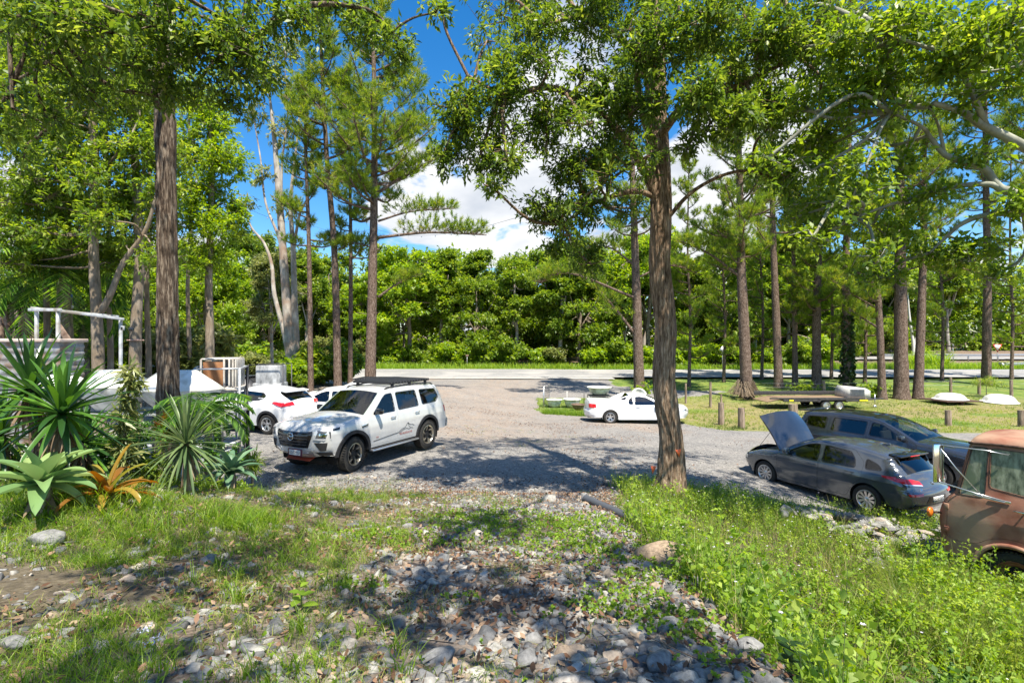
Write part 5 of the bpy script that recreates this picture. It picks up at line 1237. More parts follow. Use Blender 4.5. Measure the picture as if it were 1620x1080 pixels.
pn('thick pine with long branches spreading over the driveway', 33, [(585, 600), (589, 450), (592, 300), (592, 150), (590, 20)], .36, .10, .47, nb=42, seed=14, reach=(4.8, 2.2),
   extra_branches=(EB(33, (598, 376), (680, 368), (770, 372), .11), EB(33, (598, 305), (650, 272), (700, 245), .12), EB(33, (598, 350), (650, 335), (720, 330), .08), EB(33, (598, 470), (630, 448), (668, 432), .08), EB(33, (598, 250), (640, 215), (680, 195), .08), EB(33, (586, 230), (560, 180), (535, 120), .08), EB(33, (600, 395), (560, 385), (530, 398), .06), EB(33, (600, 200), (640, 160), (668, 125), .07)))
pn('pine with a low limb bending left, just left of the big trunk', 38, [(1012, 615), (1008, 500), (1004, 380), (1000, 250), (998, 120)], .40, .12, .5, nb=34, seed=15, reach=(4, 2),
   extra_branches=(EB(38, (1004, 528), (975, 490), (925, 432), .13), EB(37, (1002, 470), (900, 432), (845, 452), .10), EB(38, (1004, 420), (960, 390), (900, 400), .09), EB(38, (1006, 440), (1060, 420), (1110, 435), .09)))
pn('thick pine with a shaggy root mound beside the trailer', 38, [(1182, 624), (1176, 500), (1172, 400), (1170, 280), (1165, 120)], .44, .13, .40, nb=38, seed=16, reach=(4, 2.2),
   extra_branches=(EB(38, (1174, 440), (1120, 400), (1070, 380), .12), EB(37.5, (1174, 390), (1176, 400), (1190, 410), .06), EB(37, (1174, 380), (1150, 370), (1120, 330), .1), EB(38, (1172, 330), (1205, 290), (1230, 260), .1)))
pn('pine trunk above the tail end of the trailer', 44, [(1232, 612), (1228, 500), (1224, 400), (1220, 250), (1218, 130)], .35, .12, .44, nb=28, seed=17, reach=(3.4, 2))
pn('slim pine between the two trunks over the trailer', 45, [(1258, 612), (1257, 480), (1255, 380), (1255, 260)], .24, .10, .28, nb=30, seed=18, reach=(2.6, 1.6))
pn('pine with green brush growing low over the trailer bed', 44, [(1292, 615), (1292, 500), (1295, 400), (1297, 300), (1297, 180)], .38, .13, .22, nb=40, seed=19, reach=(3, 2))
pn('pine wrapped in leafy ivy at its base', 43, [(1341, 612), (1339, 500), (1339, 380), (1343, 250), (1344, 130)], .36, .12, .52, nb=26, seed=20, reach=(3, 2))
pn('pine with a side limb left of the thickest trunk', 38, [(1396, 625), (1391, 500), (1386, 420), (1380, 300)], .27, .12, .46, nb=26, seed=21, reach=(3, 1.8), extra_branches=(EB(38, (1392, 490), (1340, 460), (1300, 430), .07), EB(38, (1392, 520), (1360, 500), (1330, 480), .09)))
pn('thickest dark pine trunk on the right lawn', 38, [(1426, 625), (1425, 500), (1424, 400), (1424, 200), (1424, 60)], .47, .16, .46, nb=34, seed=22, reach=(4, 2.2), extra_branches=(EB(38, (1424, 440), (1400, 470), (1370, 480), .09), EB(38, (1424, 430), (1470, 420), (1500, 440), .08)))
pn('reddish pine right of the thickest trunk', 38, [(1452, 622), (1458, 480), (1461, 380), (1463, 200)], .32, .12, .50, nb=28, seed=23, reach=(3.4, 2), extra_branches=(EB(37, (1460, 400), (1510, 420), (1570, 440), .08),))
for i, (px, D) in enumerate(((1560, 46), (1650, 42), (690, 200))[:2]):
    pn(('pine crown high behind the pale limbs', 'pine just outside the right edge')[i], D, [(px, 612), (px + 2, 450), (px, 300), (px - 3, 60)], .36, .12, .5, nb=30, seed=30 + i, reach=(4, 2))
for i, (px, D, top, w, lb) in enumerate(((1090, 45, 250, 2.6, 'bushy bright pine right of the big trunk'), (1145, 48, 300, 2.4, 'bushy pine left of the root mound'), (1205, 50, 280, 2.6, 'bushy pine behind the tail of the trailer'), (1315, 50, 220, 2.8, 'bushy pine behind the trailer crate'), (1368, 47, 280, 2.6, 'bushy pine right of the ivy clad trunk'),
        (1490, 49, 180, 3.0, 'bushy pine right of the reddish trunk'), (1600, 50, 200, 3.2, 'bushy pine near the right edge'))):
    pn(lb, D, [(px, 610), (px + 2, 500), (px - 2, 400), (px, top)], .15, .04,   .12, nb=34, seed=50 + i, reach=(w, w * .6), snags=3)
# ivy on one pine
iv = []; r_ = np.random.default_rng(5)
for k in range(520):
    h = r_.random() ** .9 * 6.2; a = r_.random() * 6.28; rr = .40 - .02 * h + r_.random() * .14
    iv.append((at(1341, 612, 43)[0] + rr * math.cos(a), 43 + rr * math.sin(a), Hf(28, 43) + h))
iv = np.array(iv); V, Q, rn = leaves(iv, np.tile([0, -.3, .2], (len(iv), 1)), 5, .22, .17, r_, .2, 1.2)
tag(npmesh('ivy', V, Q, M['ivy'], None, False, {'rnd': rn}), 'leafy ivy climbing a pine trunk behind the trailer', 'climbing plant')
# shaggy root mound
mb = MB(); c = at(1180, 625, 37.6); rp = []
for k in range(420):
    a = r_.random() * 6.28; R1 = .42 + r_.random() * .2; R2 = R1 + .1 + r_.random() ** 2 * .75; z0 = .8 * r_.random() ** 1.5 + .05
    rp.append((c[0] + R1 * math.cos(a), c[1] + R1 * math.sin(a), c[2] + z0 + .3, c[0] + R2 * math.cos(a + .3), c[1] + R2 * math.sin(a + .3), c[2] - .05 + z0 * .3, .02, .012))
V, Fa = quick_tubes(np.array(rp), 3); tag(npmesh('root_mound', V, Fa, mat('dry_roots', (.24, .18, .12), .9)), 'mound of dry tangled creeper at the foot of a pine', 'dead creeper')

DENS = 1.5
# ------------------------------------------------------------------ the forest beyond the road
def copy_tree(o, loc, rz, sc, label=None, group=None):
    c = o.copy(); COL.objects.link(c); c.location = loc; c.rotation_euler = (0, 0, rz); c.scale = (sc[0], sc[0], sc[1])
    if label: c['label'] = label
    if group: c['group'] = group
    for ch in o.children:
        d = ch.copy(); COL.objects.link(d); d.parent = c
        for g2 in ch.children:
            e = g2.copy(); COL.objects.link(e); e.parent = d
    return c
GF = 'trees of the forest across the road'
kinds = [('bright green rounded tree in the forest across the road', 'leaf_bright', 5.0, 11.5, 'bark_grey'), ('dark green dense tree in the forest across the road', 'leaf_dark', 4.4, 12.5, 'bark_grey'), ('tall olive eucalypt with an open crown across the road', 'leaf_olive', 4.2, 15, 'bark_gum'),
         ('mid green tree with layered foliage across the road', 'leaf_mid', 4.8, 12, 'bark_grey'), ('slender pale trunked tree in the forest across the road', 'leaf_mid', 3.2, 13.5, 'bark_gum')]
protos = []
for ki, (lb, lm, wR, hT, bk) in enumerate(kinds):
    r_ = np.random.default_rng(100 + ki); bl = []
    for k in range(30):
        f = r_.random(); z = hT * (.16 + .80 * f) if ki in (0, 1, 3) else hT * (.42 + .55 * f)
        rr = wR * (.35 + .65 * math.sin(math.pi * min(1, (z / hT) * .8 + .15))) * .75; a = k * 2.4
        bl.append((math.cos(a) * rr * .8, math.sin(a) * rr * .8, z, wR * (.24 + .26 * r_.random()), wR * (.24 + .26 * r_.random()), wR * (.14 + .16 * r_.random()), 44))
    lim = [([(0, 0, hT * .35), (math.cos(a) * wR * .3, math.sin(a) * wR * .3, hT * .55), (math.cos(a) * wR * .6, math.sin(a) * wR * .6, hT * .75)], .10, .03) for a in (0.5, 2.6, 4.5)]
    protos.append(tree('forest_tree', lb, (0, 0, 0), [(0, 0, -.3), (.2, 0, hT * .3), (-.1, .1, hT * .6), (0, 0, hT * .9)], [.22, .18, .13, .05], lim, bl, M[bk], M[lm], GF, leaf=(.34, .17), npt=11, r=r_, twigr=.022, rough=.05, n=8, per=1.0, clus=.12, spread=1.1))
# undergrowth bush
r_ = np.random.default_rng(200); bushes = []
for ki, (lm, lb) in enumerate((('leaf_bright', 'bright green bush at the foot of the forest'), ('leaf_mid', 'mid green bush at the foot of the forest'), ('leaf_olive', 'olive bush at the foot of the forest'))):
    bl = [(math.cos(k * 2.4) * 1.5 * (k / 9) ** .5, math.sin(k * 2.4) * 1.2 * (k / 9) ** .5, .7 + 1.9 * r_.random(), .9, .8, .65, 46) for k in range(10)]
    bushes.append(tree('bush', lb, (0, 0, 0), [(0, 0, -.2), (.05, 0, .8), (0, .1, 1.6)], [.09, .06, .03], [], bl, M['bark_grey'], M[lm], 'bushes along the forest edge', leaf=(.30, .17), npt=8, r=r_, n=6, per=.5, cat='bush', clus=.08, spread=1.1))
spots = []
rf = np.random.default_rng(77)
def fy(x): return 66 if x < 40 else min(66 + (x - 40) * 2.4, 88)
def sky_h(px):   # how high the forest stands in the photo at this x
    return np.interp(px, [0, 300, 400, 600, 700, 760, 790, 830, 900, 1000, 1300, 1620], [380, 385, 365, 375, 365, 395, 418, 385, 370, 360, 370, 400])
for x in np.arange(-64, 72, 4.6): spots.append((x + rf.normal() * .8, fy(x) + rf.random() * 2.5, 0))
for x in np.arange(-70, 84, 5.4): spots.append((x + rf.normal() * 1.0, fy(x) + 8 + rf.random() * 3, 1))
for x, y in ((-34, 44), (-30, 50), (-40, 48), (-27, 57), (-36, 57), (-44, 55), (-24, 40), (-31, 37), (-22, 47)): spots.append((x, y, 2))
used = {}
for x, y, row in spots:
    k = int(rf.integers(0, 5)) if row else int(rf.choice([0, 1, 3, 4, 0, 4, 2]))
    p = protos[k]; px = 810 + x / y * F; top = (540 - sky_h(px)) * y / F + EYE - Hf(x, y)
    s = top / (kinds[k][3] * 1.0) * (.62 + .50 * rf.random()) * (1.0 if row else .86); s = min(s, 1.5) if row < 2 else .72 + .1 * rf.random()
    loc = (x, y, Hf(x, y) - .1)
    if k not in used: used[k] = 1; p.location = loc; p.scale = (s, s, s)
    else: copy_tree(p, loc, rf.random() * 6.28, (s * (.9 + .25 * rf.random()), s))
ub = {}
bspots = [(x + rf.normal() * .7, fy(x) - 2.6 + rf.random() * 1.6) for x in np.arange(-62, 68, 3.1)] + [(-17, 33), (-20, 36), (-15.5, 37), (-22, 33), (-25, 30), (-19, 29), (-13.6, 39.5), (-16.5, 41), (-24, 36), (-28, 34), (-23, 26), (-27, 28)]
for x, y in bspots:
    k = int(rf.choice([0, 0, 1, 1, 2])); loc = (x, y, Hf(x, y) - .1); s = .8 + .6 * rf.random()
    if k not in ub: ub[k] = 1; bushes[k].location = loc; bushes[k].scale = (s, s, s)
    else: copy_tree(bushes[k], loc, rf.random() * 6.28, (s * 1.1, s))
for k in range(5):
    if k not in used: bpy.data.objects.remove(protos[k])
# the wood behind reads as one mass
r_ = np.random.default_rng(9); P = []
for k in range(16000):
    x = r_.uniform(-115, 140); y = fy(min(x, 60)) + 17 + r_.random() * 5; px = 810 + x / y * F
    hmax = (540 - sky_h(np.clip(px, 0, 1620))) * y / F * .92 + EYE
    P.append((x, y, Hf(x, y) + r_.random() ** 1.1 * (hmax - 1) * (.82 + .18 * math.sin(x * .9) * math.sin(x * .37 + 1))))
P = np.array(P); V, Q, rn = leaves(P, np.tile([0, -.5, .4], (len(P), 1)), 9, .8, .5, r_, .1, 1.4, clus=.5)
tag(npmesh('distant_wood', V, Q, M['leaf_mid'], None, False, {'rnd': rn}), 'solid mass of green forest filling the space behind the front trees', 'forest', kind='stuff')

# say of each far tree where it is to be found
LMK = ((60, 'the white pergola'), (265, 'the dark left trunk'), (462, 'the white gum'), (590, 'the thick long branched pine'), (740, 'the small reddish marker'), (880, 'the two white bowls'), (1010, 'the pine with the low limb'), (1143, 'the diamond sign'), (1180, 'the pine with the root mound'), (1292, 'the trailer'), (1341, 'the ivy clad pine'), (1425, 'the thickest pine trunk'), (1508, 'the thin marker post'), (1577, 'the give way sign'))
for grp, kindw in ((GF, 'tree'), ('bushes along the forest edge', 'bush')):
    seen = {}
    for o in [o for o in scene.objects if o.get('group') == grp and o.parent is None]:
        x, y = o.location.x, o.location.y; px = 810 + x / y * F; lb = o['label']
        if y < 60: where = 'left of the road, behind the parked cars' if px > 300 else 'behind the shade house yard'
        else:
            q, nm = min(LMK, key=lambda a: abs(a[0] - px)); d = px - q
            where = ('behind ' if abs(d) < 14 else 'just left of ' if d < 0 else 'just right of ') + nm
        base = lb.split(' in the forest')[0].split(' across')[0].split(' at the foot')[0]
        row = '' if kindw == 'bush' else ('front forest row ' if y < fy(x) + 6 else 'back forest row ')
        o['label'] = ' '.join((base + ', ' + row + where).split()[:16])

# ------------------------------------------------------------------ stones, leaf litter, grass and weeds of the foreground
rq = np.random.default_rng(31)
rockm = noisy('grey_stone', (.10, .105, .115), (.30, .305, .31), 9, .85, .5, 10, dist=.01, spec=.3)
def rock_mat(name, cols):
    m = bpy.data.materials.new(name); m.use_nodes = True; t = m.node_tree; b = t.nodes['Principled BSDF']; b.inputs['Roughness'].default_value = .88; b.inputs['Specular IOR Level'].default_value = .25
    a = nd(t, 'ShaderNodeAttribute', attribute_name='rnd'); r = nd(t, 'ShaderNodeValToRGB')
    while len(r.color_ramp.elements) < len(cols): r.color_ramp.elements.new(.5)
    for i, (p, c) in enumerate(cols): r.color_ramp.elements[i].position = p; r.color_ramp.elements[i].color = (*c, 1)
    t.links.new(a.outputs['Fac'], r.inputs[0])
    tc = nd(t, 'ShaderNodeTexCoord'); n = nd(t, 'ShaderNodeTexNoise'); n.inputs['Scale'].default_value = 28; n.inputs['Detail'].default_value = 10; n.inputs['Roughness'].default_value = .7
    t.links.new(tc.outputs['Object'], n.inputs['Vector'])
    r2 = nd(t, 'ShaderNodeValToRGB'); r2.color_ramp.elements[0].position = .3; r2.color_ramp.elements[0].color = (.45, .45, .45, 1); r2.color_ramp.elements[1].position = .7; r2.color_ramp.elements[1].color = (1.35, 1.33, 1.3, 1)
    t.links.new(n.outputs['Fac'], r2.inputs[0])
    mx = nd(t, 'ShaderNodeMix', data_type='RGBA', blend_type='MULTIPLY'); mx.inputs[0].default_value = 1
    t.links.new(r.outputs[0], mx.inputs[6]); t.links.new(r2.outputs[0], mx.inputs[7]); t.links.new(mx.outputs[2], b.inputs['Base Color'])
    bp = nd(t, 'ShaderNodeBump'); bp.inputs['Strength'].default_value = .6; bp.inputs['Distance'].default_value = .006; t.links.new(n.outputs['Fac'], bp.inputs['Height']); t.links.new(bp.outputs[0], b.inputs['Normal'])
    return m
M['stones'] = rock_mat('broken_stone', [(0, (.09, .09, .092)), (.35, (.165, .166, .168)), (.65, (.235, .232, .226)), (.85, (.31, .30, .275)), (.93, (.32, .24, .17)), (1, (.42, .40, .37))])
def rock_template(seed, sub=2, flat=.55):
    """broken stone: hull of scattered points, edges slightly worn"""
    r = np.random.default_rng(seed); bm = bmesh.new(); n = {1: 9, 2: 13, 3: 22}[sub]
    P = r.normal(size=(n, 3)); P /= np.linalg.norm(P, axis=1)[:, None]; P *= .75 + .35 * r.random((n, 1))
    P *= [1.0, .68 + .25 * r.random(), flat * (.8 + .5 * r.random())]
    vs = [bm.verts.new(p) for p in P]; h = bmesh.ops.convex_hull(bm, input=vs)
    bmesh.ops.delete(bm, geom=[v for v in bm.verts if not v.link_faces], context='VERTS')
    if sub >= 2: bmesh.ops.bevel(bm, geom=bm.edges[:], offset=.055, segments=1, affect='EDGES', profile=.5)
    bmesh.ops.triangulate(bm, faces=bm.faces[:]); bm.verts.index_update()
    V = np.array([v.co[:] for v in bm.verts]); Fa = np.array([[v.index for v in f.verts] for f in bm.faces]); bm.free(); return V, Fa
TR = [rock_template(i, 2) for i in range(10)]
def rand_rot(n, r, tilt=.35):
    a = r.random(n) * 2 * math.pi; ca, sa = np.cos(a), np.sin(a); Rz = np.zeros((n, 3, 3)); Rz[:, 0, 0] = ca; Rz[:, 0, 1] = -sa; Rz[:, 1, 0] = sa; Rz[:, 1, 1] = ca; Rz[:, 2, 2] = 1
    b = r.normal(size=n) * tilt; cb, sb = np.cos(b), np.sin(b); Rx = np.zeros((n, 3, 3)); Rx[:, 0, 0] = 1; Rx[:, 1, 1] = cb; Rx[:, 1, 2] = -sb; Rx[:, 2, 1] = sb; Rx[:, 2, 2] = cb
    return Rz @ Rx
def scatter(name, P, S, T, m, r, tilt=.35, sink=.25, rnd=None, smooth=False, label=None):
    k = r.integers(0, len(T), len(P)); VV = []; FF = []; RN = []; n0 = 0; rot = rand_rot(len(P), r, tilt); rnd = r.random(len(P)) if rnd is None else rnd
    for ti, (V, Fa) in enumerate(T):
        s = np.where(k == ti)[0]
        if not len(s): continue
        W = np.einsum('nij,vj->nvi', rot[s], V) * S[s][:, None, None] + P[s][:, None, :]
        VV.append(W.reshape(-1, 3)); FF.append((Fa[None] + (np.arange(len(s)) * len(V))[:, None, None] + n0).reshape(-1, Fa.shape[1])); RN.append(np.repeat(rnd[s], len(V))); n0 += len(s) * len(V)
    o = npmesh(name, np.vstack(VV), np.vstack(FF).astype(np.int32), m, None, smooth, {'rnd': np.concatenate(RN)}, sharp=None)
    return tag(o, label or None, kind='stuff')
def pick(n, x0, x1, y0, y1, dens, r, ybias=1.0):
    x = r.uniform(x0, x1, n); y = y0 + (y1 - y0) * r.random(n) ** ybias; keep = r.random(n) < dens(x, y)
    return x[keep], y[keep]
def mound_edge(y): return 1.25 + np.interp(y, [0, 6, 8, 9.3], [0, .05, .1, .9])
# broken stone over the mound
def dn(x, y):
    c = sstep((mound_edge(y) + .35 - x) / .4) * sstep((x + np.interp(y, [2, 3.5, 5, 9], [2.2, 1.5, 1.3, 1.6])) / 1.4)
    pat = vnoise(x, y, .55, 41) * .7 + vnoise(x, y, .22, 42) * .3
    d = c * np.clip((pat - .22) * 2.6, .12, 1) * np.interp(y, [2, 5, 7.5, 9.5, 12], [1, .9, .75, .5, .05])
    l = (1 - sstep((x + 1.2) / 1)) * .16 * (pat > .42)
    return np.clip(d + l, 0, 1)
x, y = pick(74000, -5.5, 2.2, 1.5, 12.0, dn, rq, 1.05)
s = np.clip(np.exp(rq.normal(size=len(x)) * .55 + math.log(.031)), .012, .085)
z = H(x, y) - s * .02
TRl = [rock_template(60 + i, 1, .55) for i in range(8)]; bg2 = s > .026
scatter('small_stones', np.stack([x, y, z], 1)[~bg2], s[~bg2], TRl, M['stones'], rq, label='small broken grey stones between the larger ones on the mound')
scatter('loose_stones', np.stack([x, y, z], 1)[bg2], s[bg2], TR, M['stones'], rq, label='loose broken grey stones covering the mound')
# rubble bank at the tail of the grey hatchback
x, y = pick(2600, 5.2, 10, 8.0, 11.4, lambda x, y: np.exp(-((x - 6.9 - (10 - y) * .35) ** 2) / .9) * .9 * (vnoise(x, y, .5, 8) > .25), rq)
s = np.clip(np.exp(rq.normal(size=len(x)) * .5 + math.log(.07)), .03, .17)
scatter('rubble', np.stack([x, y, H(x, y) + .02 + .22 * np.exp(-((y - 10) ** 2) / .8)], 1), s, TR, M['stones'], rq, rnd=.35 + .65 * rq.random(len(x)), label='pale rubble heaped between the hatchback and the rusty truck')
# pebbles on the parking gravel
TRs = [rock_template(50 + i, 1, .7) for i in range(5)]
x, y = pick(16000, -6, 9, 8.6, 19, lambda x, y: np.interp(y, [8, 10, 19], [1, .9, .3]) * (vnoise(x, y, .8, 9) * .8 + .2), rq, 1.3)
scatter('gravel', np.stack([x, y, H(x, y) + .004], 1), np.clip(np.exp(rq.normal(size=len(x)) * .45 + math.log(.014)), .006, .05), TRs, M['stones'], rq, label='coarse gravel of the parking yard')
# larger single stones: each its own thing
bigs = [(905, 1022, 2.72, .085, 'round tan brown stone low in the middle of the mound', .92), (1062, 880, 4.85, .30, 'long yellow brown boulder at the edge of the weeds', .93), (1060, 985, 3.0, .12, 'wide flat grey stone near the right side of the mound', .5),
        (1040, 1048, 2.55, .12, 'grey stone at the bottom right of the stone heap', .45), (770, 1000, 2.9, .095, 'dark blue grey stone left of the tan stone', .2), (630, 985, 3.1, .10, 'angular blue grey stone in the fallen leaves', .3),
        (440, 1000, 3.0, .10, 'dark angular stone beside the leafy seedling', .15), (400, 1035, 2.7, .09, 'pale flat stone below the seedling', .8), (20, 1040, 2.7, .10, 'flat grey stone in the lower left corner', .55), (75, 912, 4.2, .16, 'flat grey slab in the grass on the left', .6),
        (695, 1045, 2.6, .11, 'broad grey stone at the bottom edge', .6), (330, 900, 4.3, .12, 'grey stone between grass patches on the left', .5), (245, 830, 5.4, .13, 'weathered pale stone below the bromeliad', .8), (965, 895, 4.2, .12, 'pair sized pale rock among the stones', .9),
        (1100, 905, 4.1, .12, 'dark grey rock beside the yellow boulder', .25), (870, 790, 8.4, .18, 'whitish grey rock at the far edge of the mound', .85), (1180, 1010, 2.85, .11, 'rock at the drop into the weeds', .6), (560, 825, 6.2, .11, 'dark round stone behind the small grass tufts', .2),
        (830, 1040, 2.6, .10, 'greenish grey stone below the tan stone', .4), (700, 880, 4.6, .11, 'long grey stone in the middle of the mound', .55)]
TB = [rock_template(300 + i, 3, .6) for i in range(7)]
for i, (px, py, D, rad, lb, cv) in enumerate(bigs):
    p = at(px, py, D); zg = Hf(p[0], p[1]); V, Fa = TB[i % 7]
    sx = 1.0; 
    if i == 1: sx = 1.35
    a = .4 * i if i != 1 else -.5; A = np.array(Matrix.Rotation(a, 3, 'Z') @ Matrix.Rotation(.15 * math.sin(i), 3, 'X'))
    W = (V * [sx, .8, .8] * rad) @ A.T
    o = npmesh('stone', W, Fa, M['stones'], None, False, {'rnd': np.full(len(V), cv)}, loc=(p[0], p[1], zg + rad * .22))
    tag(o, lb.replace('pair sized pale rock among', 'pale whitish rock standing out among'), 'stone', 'single stones on the mound')
# fallen leaves
M['litter'] = leafmat('dry_leaf', [(.045, .025, .016), (.10, .052, .030), (.17, .09, .052), (.24, .145, .09), (.34, .25, .165)], .12, .7, spec=.2)
x, y = pick(54000, -6, 3.2, 1.6, 12.4, lambda x, y: np.clip(.25 + 1.0 * (vnoise(x, y, .7, 44) - .3), 0, 1) * sstep((mound_edge(y) + .5 - x) / .4) * np.interp(y, [2, 9, 10.8], [1, .9, .55]) * np.interp(x, [-6, -3, -1.5], [.3, .6, 1]), rq, 1.15)
def flatleaves(x, y, lift, L, r, tilt=.5, asp=.48):
    n = len(x); P = np.stack([x, y, H(x, y) + lift], 1); a = r.random(n) * 6.283; pitch = r.normal(size=n) * tilt
    d = np.stack([np.cos(a) * np.cos(pitch), np.sin(a) * np.cos(pitch), np.abs(np.sin(pitch)) * .6], 1); up = np.array([0, 0, 1.]) + r.normal(size=(n, 3)) * .35
    s = np.cross(d, up); s /= np.linalg.norm(s, axis=1)[:, None]; nn = np.cross(s, d); l = (L * (.6 + .8 * r.random(n)))[:, None]; cu = (r.normal(size=n) * .25)[:, None]
    V = np.empty((n, 6, 3), np.float32)
    V[:, 0] = P; V[:, 1] = P + d * l * .35 + s * l * asp * .5 + nn * l * cu * .5; V[:, 2] = P + d * l * .72 + s * l * asp * .36 + nn * l * cu; V[:, 3] = P + d * l + nn * l * cu * 1.2; V[:, 4] = P + d * l * .72 - s * l * asp * .36 + nn * l * cu; V[:, 5] = P + d * l * .35 - s * l * asp * .5 + nn * l * cu * .5
    return V.reshape(-1, 3), np.arange(n * 6, dtype=np.int32).reshape(n, 6), np.repeat(r.random(n), 6)
V, Q, rn = flatleaves(x, y, .014 + .028 * rq.random(len(x)), .044, rq)
tag(npmesh('fallen_leaves', V, Q, M['litter'], None, False, {'rnd': rn}), 'dry brown leaves fallen between the stones', kind='stuff')
x, y = pick(26000, -7, 12, 11, 34, lambda x, y: np.clip((vnoise(x, y, 2.2, 144) - .38) * 3, .04, 1) * (1 - .6 * zone_grass(x, y)) * np.exp(-((x - .5) / 7) ** 2), rq, 1.2)
V, Q, rn = flatleaves(x, y, .012, .055, rq); tag(npmesh('fallen_leaves', V, Q, M['litter'], None, False, {'rnd': rn}), 'dry leaves and bark strewn over the gravel yard', kind='stuff')
# sticks
sg = []
for k in range(260):
    x = rq.uniform(-4, 1.6); y = rq.uniform(2, 9); a = rq.random() * 6.28; L = .08 + .3 * rq.random() ** 2; x2, y2 = x + math.cos(a) * L, y + math.sin(a) * L
    sg.append((x, y, Hf(x, y) + .04, x2, y2, Hf(x2, y2) + .045, .004, .002))
V, Fa = quick_tubes(np.array(sg), 4); tag(npmesh('fallen_twigs', V, Fa, M['twig'], None), kind='stuff')
# grass
def blades(x, y, hgt, w, r, lean=.45, z=None, seg=3):
    n = len(x); a = r.random(n) * 6.283; d = np.stack([np.cos(a), np.sin(a), np.zeros(n)], 1); s = np.stack([-np.sin(a), np.cos(a), np.zeros(n)], 1)
    tw = r.random(n) * 6.283; s = s * np.cos(tw)[:, None] + d * np.sin(tw)[:, None]
    P = np.stack([x, y, (H(x, y) if z is None else z)], 1); h = hgt * (.5 + .8 * r.random(n)); ln = lean * (.3 + 1.2 * r.random(n)) * h
    V = np.empty((n, seg * 2 + 1, 3), np.float32)
    for i in range(seg + 1):
        f = i / seg; q = P + d * (ln * f ** 2.0)[:, None] + np.array([0, 0, 1.]) * (h * (f - .28 * f ** 2.6 * np.minimum(ln / h, 1.6)))[:, None]; ww = w * (1 - f ** 1.5) * .5
        if i < seg: V[:, 2 * i] = q - s * ww; V[:, 2 * i + 1] = q + s * ww
        else: V[:, 2 * i] = q
    m = seg * 2 + 1; b_ = (np.arange(n) * m)[:, None]; F4 = [np.hstack([b_ + 2 * i, b_ + 2 * i + 1, b_ + 2 * i + 3, b_ + 2 * i + 2]) for i in range(seg - 1)]
    F3 = np.hstack([b_ + 2 * seg - 2, b_ + 2 * seg - 1, b_ + 2 * seg]); F3 = np.hstack([F3, F3[:, 2:3]])
    # keep everything as quads by repeating: convert last to a degenerate-free list
    Fq = np.vstack(F4).astype(np.int32); return V.reshape(-1, 3), Fq, F3[:, :3].astype(np.int32), m
def grass(name, x, y, hgt, w, r, matn, label=None, rnd=None, **k):
    V, Fq, F3, m = blades(x, y, hgt, w, r, **k); n = len(x); rn = np.repeat((r.random(n) if rnd is None else rnd), m)
    # quads split to triangles so that one array holds all faces
    T = np.vstack([Fq[:, [0, 1, 2]], Fq[:, [0, 2, 3]], F3]); return tag(npmesh(name, V, T, matn, None, False, {'rnd': rn}), label, kind='stuff')
M['grass'] = leafmat('grass_blade', [(.04, .08, .012), (.09, .16, .02), (.17, .26, .03), (.32, .38, .06), (.42, .36, .16)], .45, .5)
M['grass_lush'] = leafmat('lush_grass', [(.06, .13, .012), (.12, .22, .02), (.20, .32, .03), (.33, .42, .06)], .5, .45)
M['weed'] = leafmat('weed_leaf', [(.06, .12, .012), (.13, .23, .02), (.22, .34, .03), (.36, .44, .06)], .45, .5)
def clumpy(x, y, n, r, sp):
    """many blades round each tuft"""
    X = np.repeat(x, n) + r.normal(size=len(x) * n) * sp; Y = np.repeat(y, n) + r.normal(size=len(x) * n) * sp; return X, Y
# tufts over the left half of the mound
def dl(x, y):
    pat = vnoise(x, y, .9, 61) * .65 + vnoise(x, y, .3, 62) * .35
    side = 1 - sstep((x + np.interp(y, [2, 4, 6, 9], [1.1, 1.7, 1.1, .3]) ) / 1.0)
    return np.clip((pat - .40) * 3.6, 0.02, 1) * np.clip(side, .035, 1) * np.interp(y, [2, 9, 10.5], [1, .8, 0])
x, y = pick(12500, -8.5, 1.2, 2.0, 10.2, dl, rq, 1.2); x, y = clumpy(x, y, 10, rq, .035)
grass('grass', x, y, .085, .0045, rq, M['grass'], 'short sparse grass on the left of the mound', lean=1.0)
x, y = pick(1500, -8, .9, 2.2, 9.5, dl, rq, 1.2); x, y = clumpy(x, y, 16, rq, .022)
grass('grass_tufts', x, y, .17, .007, rq, M['grass_lush'], 'taller green grass tufts on the left of the mound', lean=.8)
x, y = pick(2600, -4.6, -.6, 2.0, 6.0, lambda x, y: (vnoise(x, y, .75, 171) > .53) * (1 - sstep((x + np.interp(y, [2, 4, 6], [1.5, 1.9, 1.3])) / .6)) * .9, rq); x, y = clumpy(x, y, 14, rq, .04)
grass('grass', x, y, .12, .0055, rq, M['grass_lush'], 'bright green grass patches in the left foreground', lean=1.0)
# lush fringe in front of the planting
x, y = pick(1300, -8, -3.3, 4.6, 7.4, lambda x, y: np.exp(-((y - (5.3 + (x + 5) * .45)) ** 2) / .35) * (vnoise(x, y, .6, 66) > .35), rq); x, y = clumpy(x, y, 14, rq, .05)
grass('tall_grass', x, y, .26, .008, rq, M['grass_lush'], 'bright lush grass fringing the planting', lean=.8)
# around the wagon and edge of the parking
x, y = pick(1200, -6.5, 1.5, 8.2, 11.6, lambda x, y: (vnoise(x, y, .8, 68) > .52) * np.interp(x, [-6, -3, -1.5, 1.5], [1, .7, .1, .05]) * .9, rq); x, y = clumpy(x, y, 10, rq, .05)
grass('grass', x, y, .10, .006, rq, M['grass'], 'thin grass where the mound meets the parking gravel', lean=1.0)
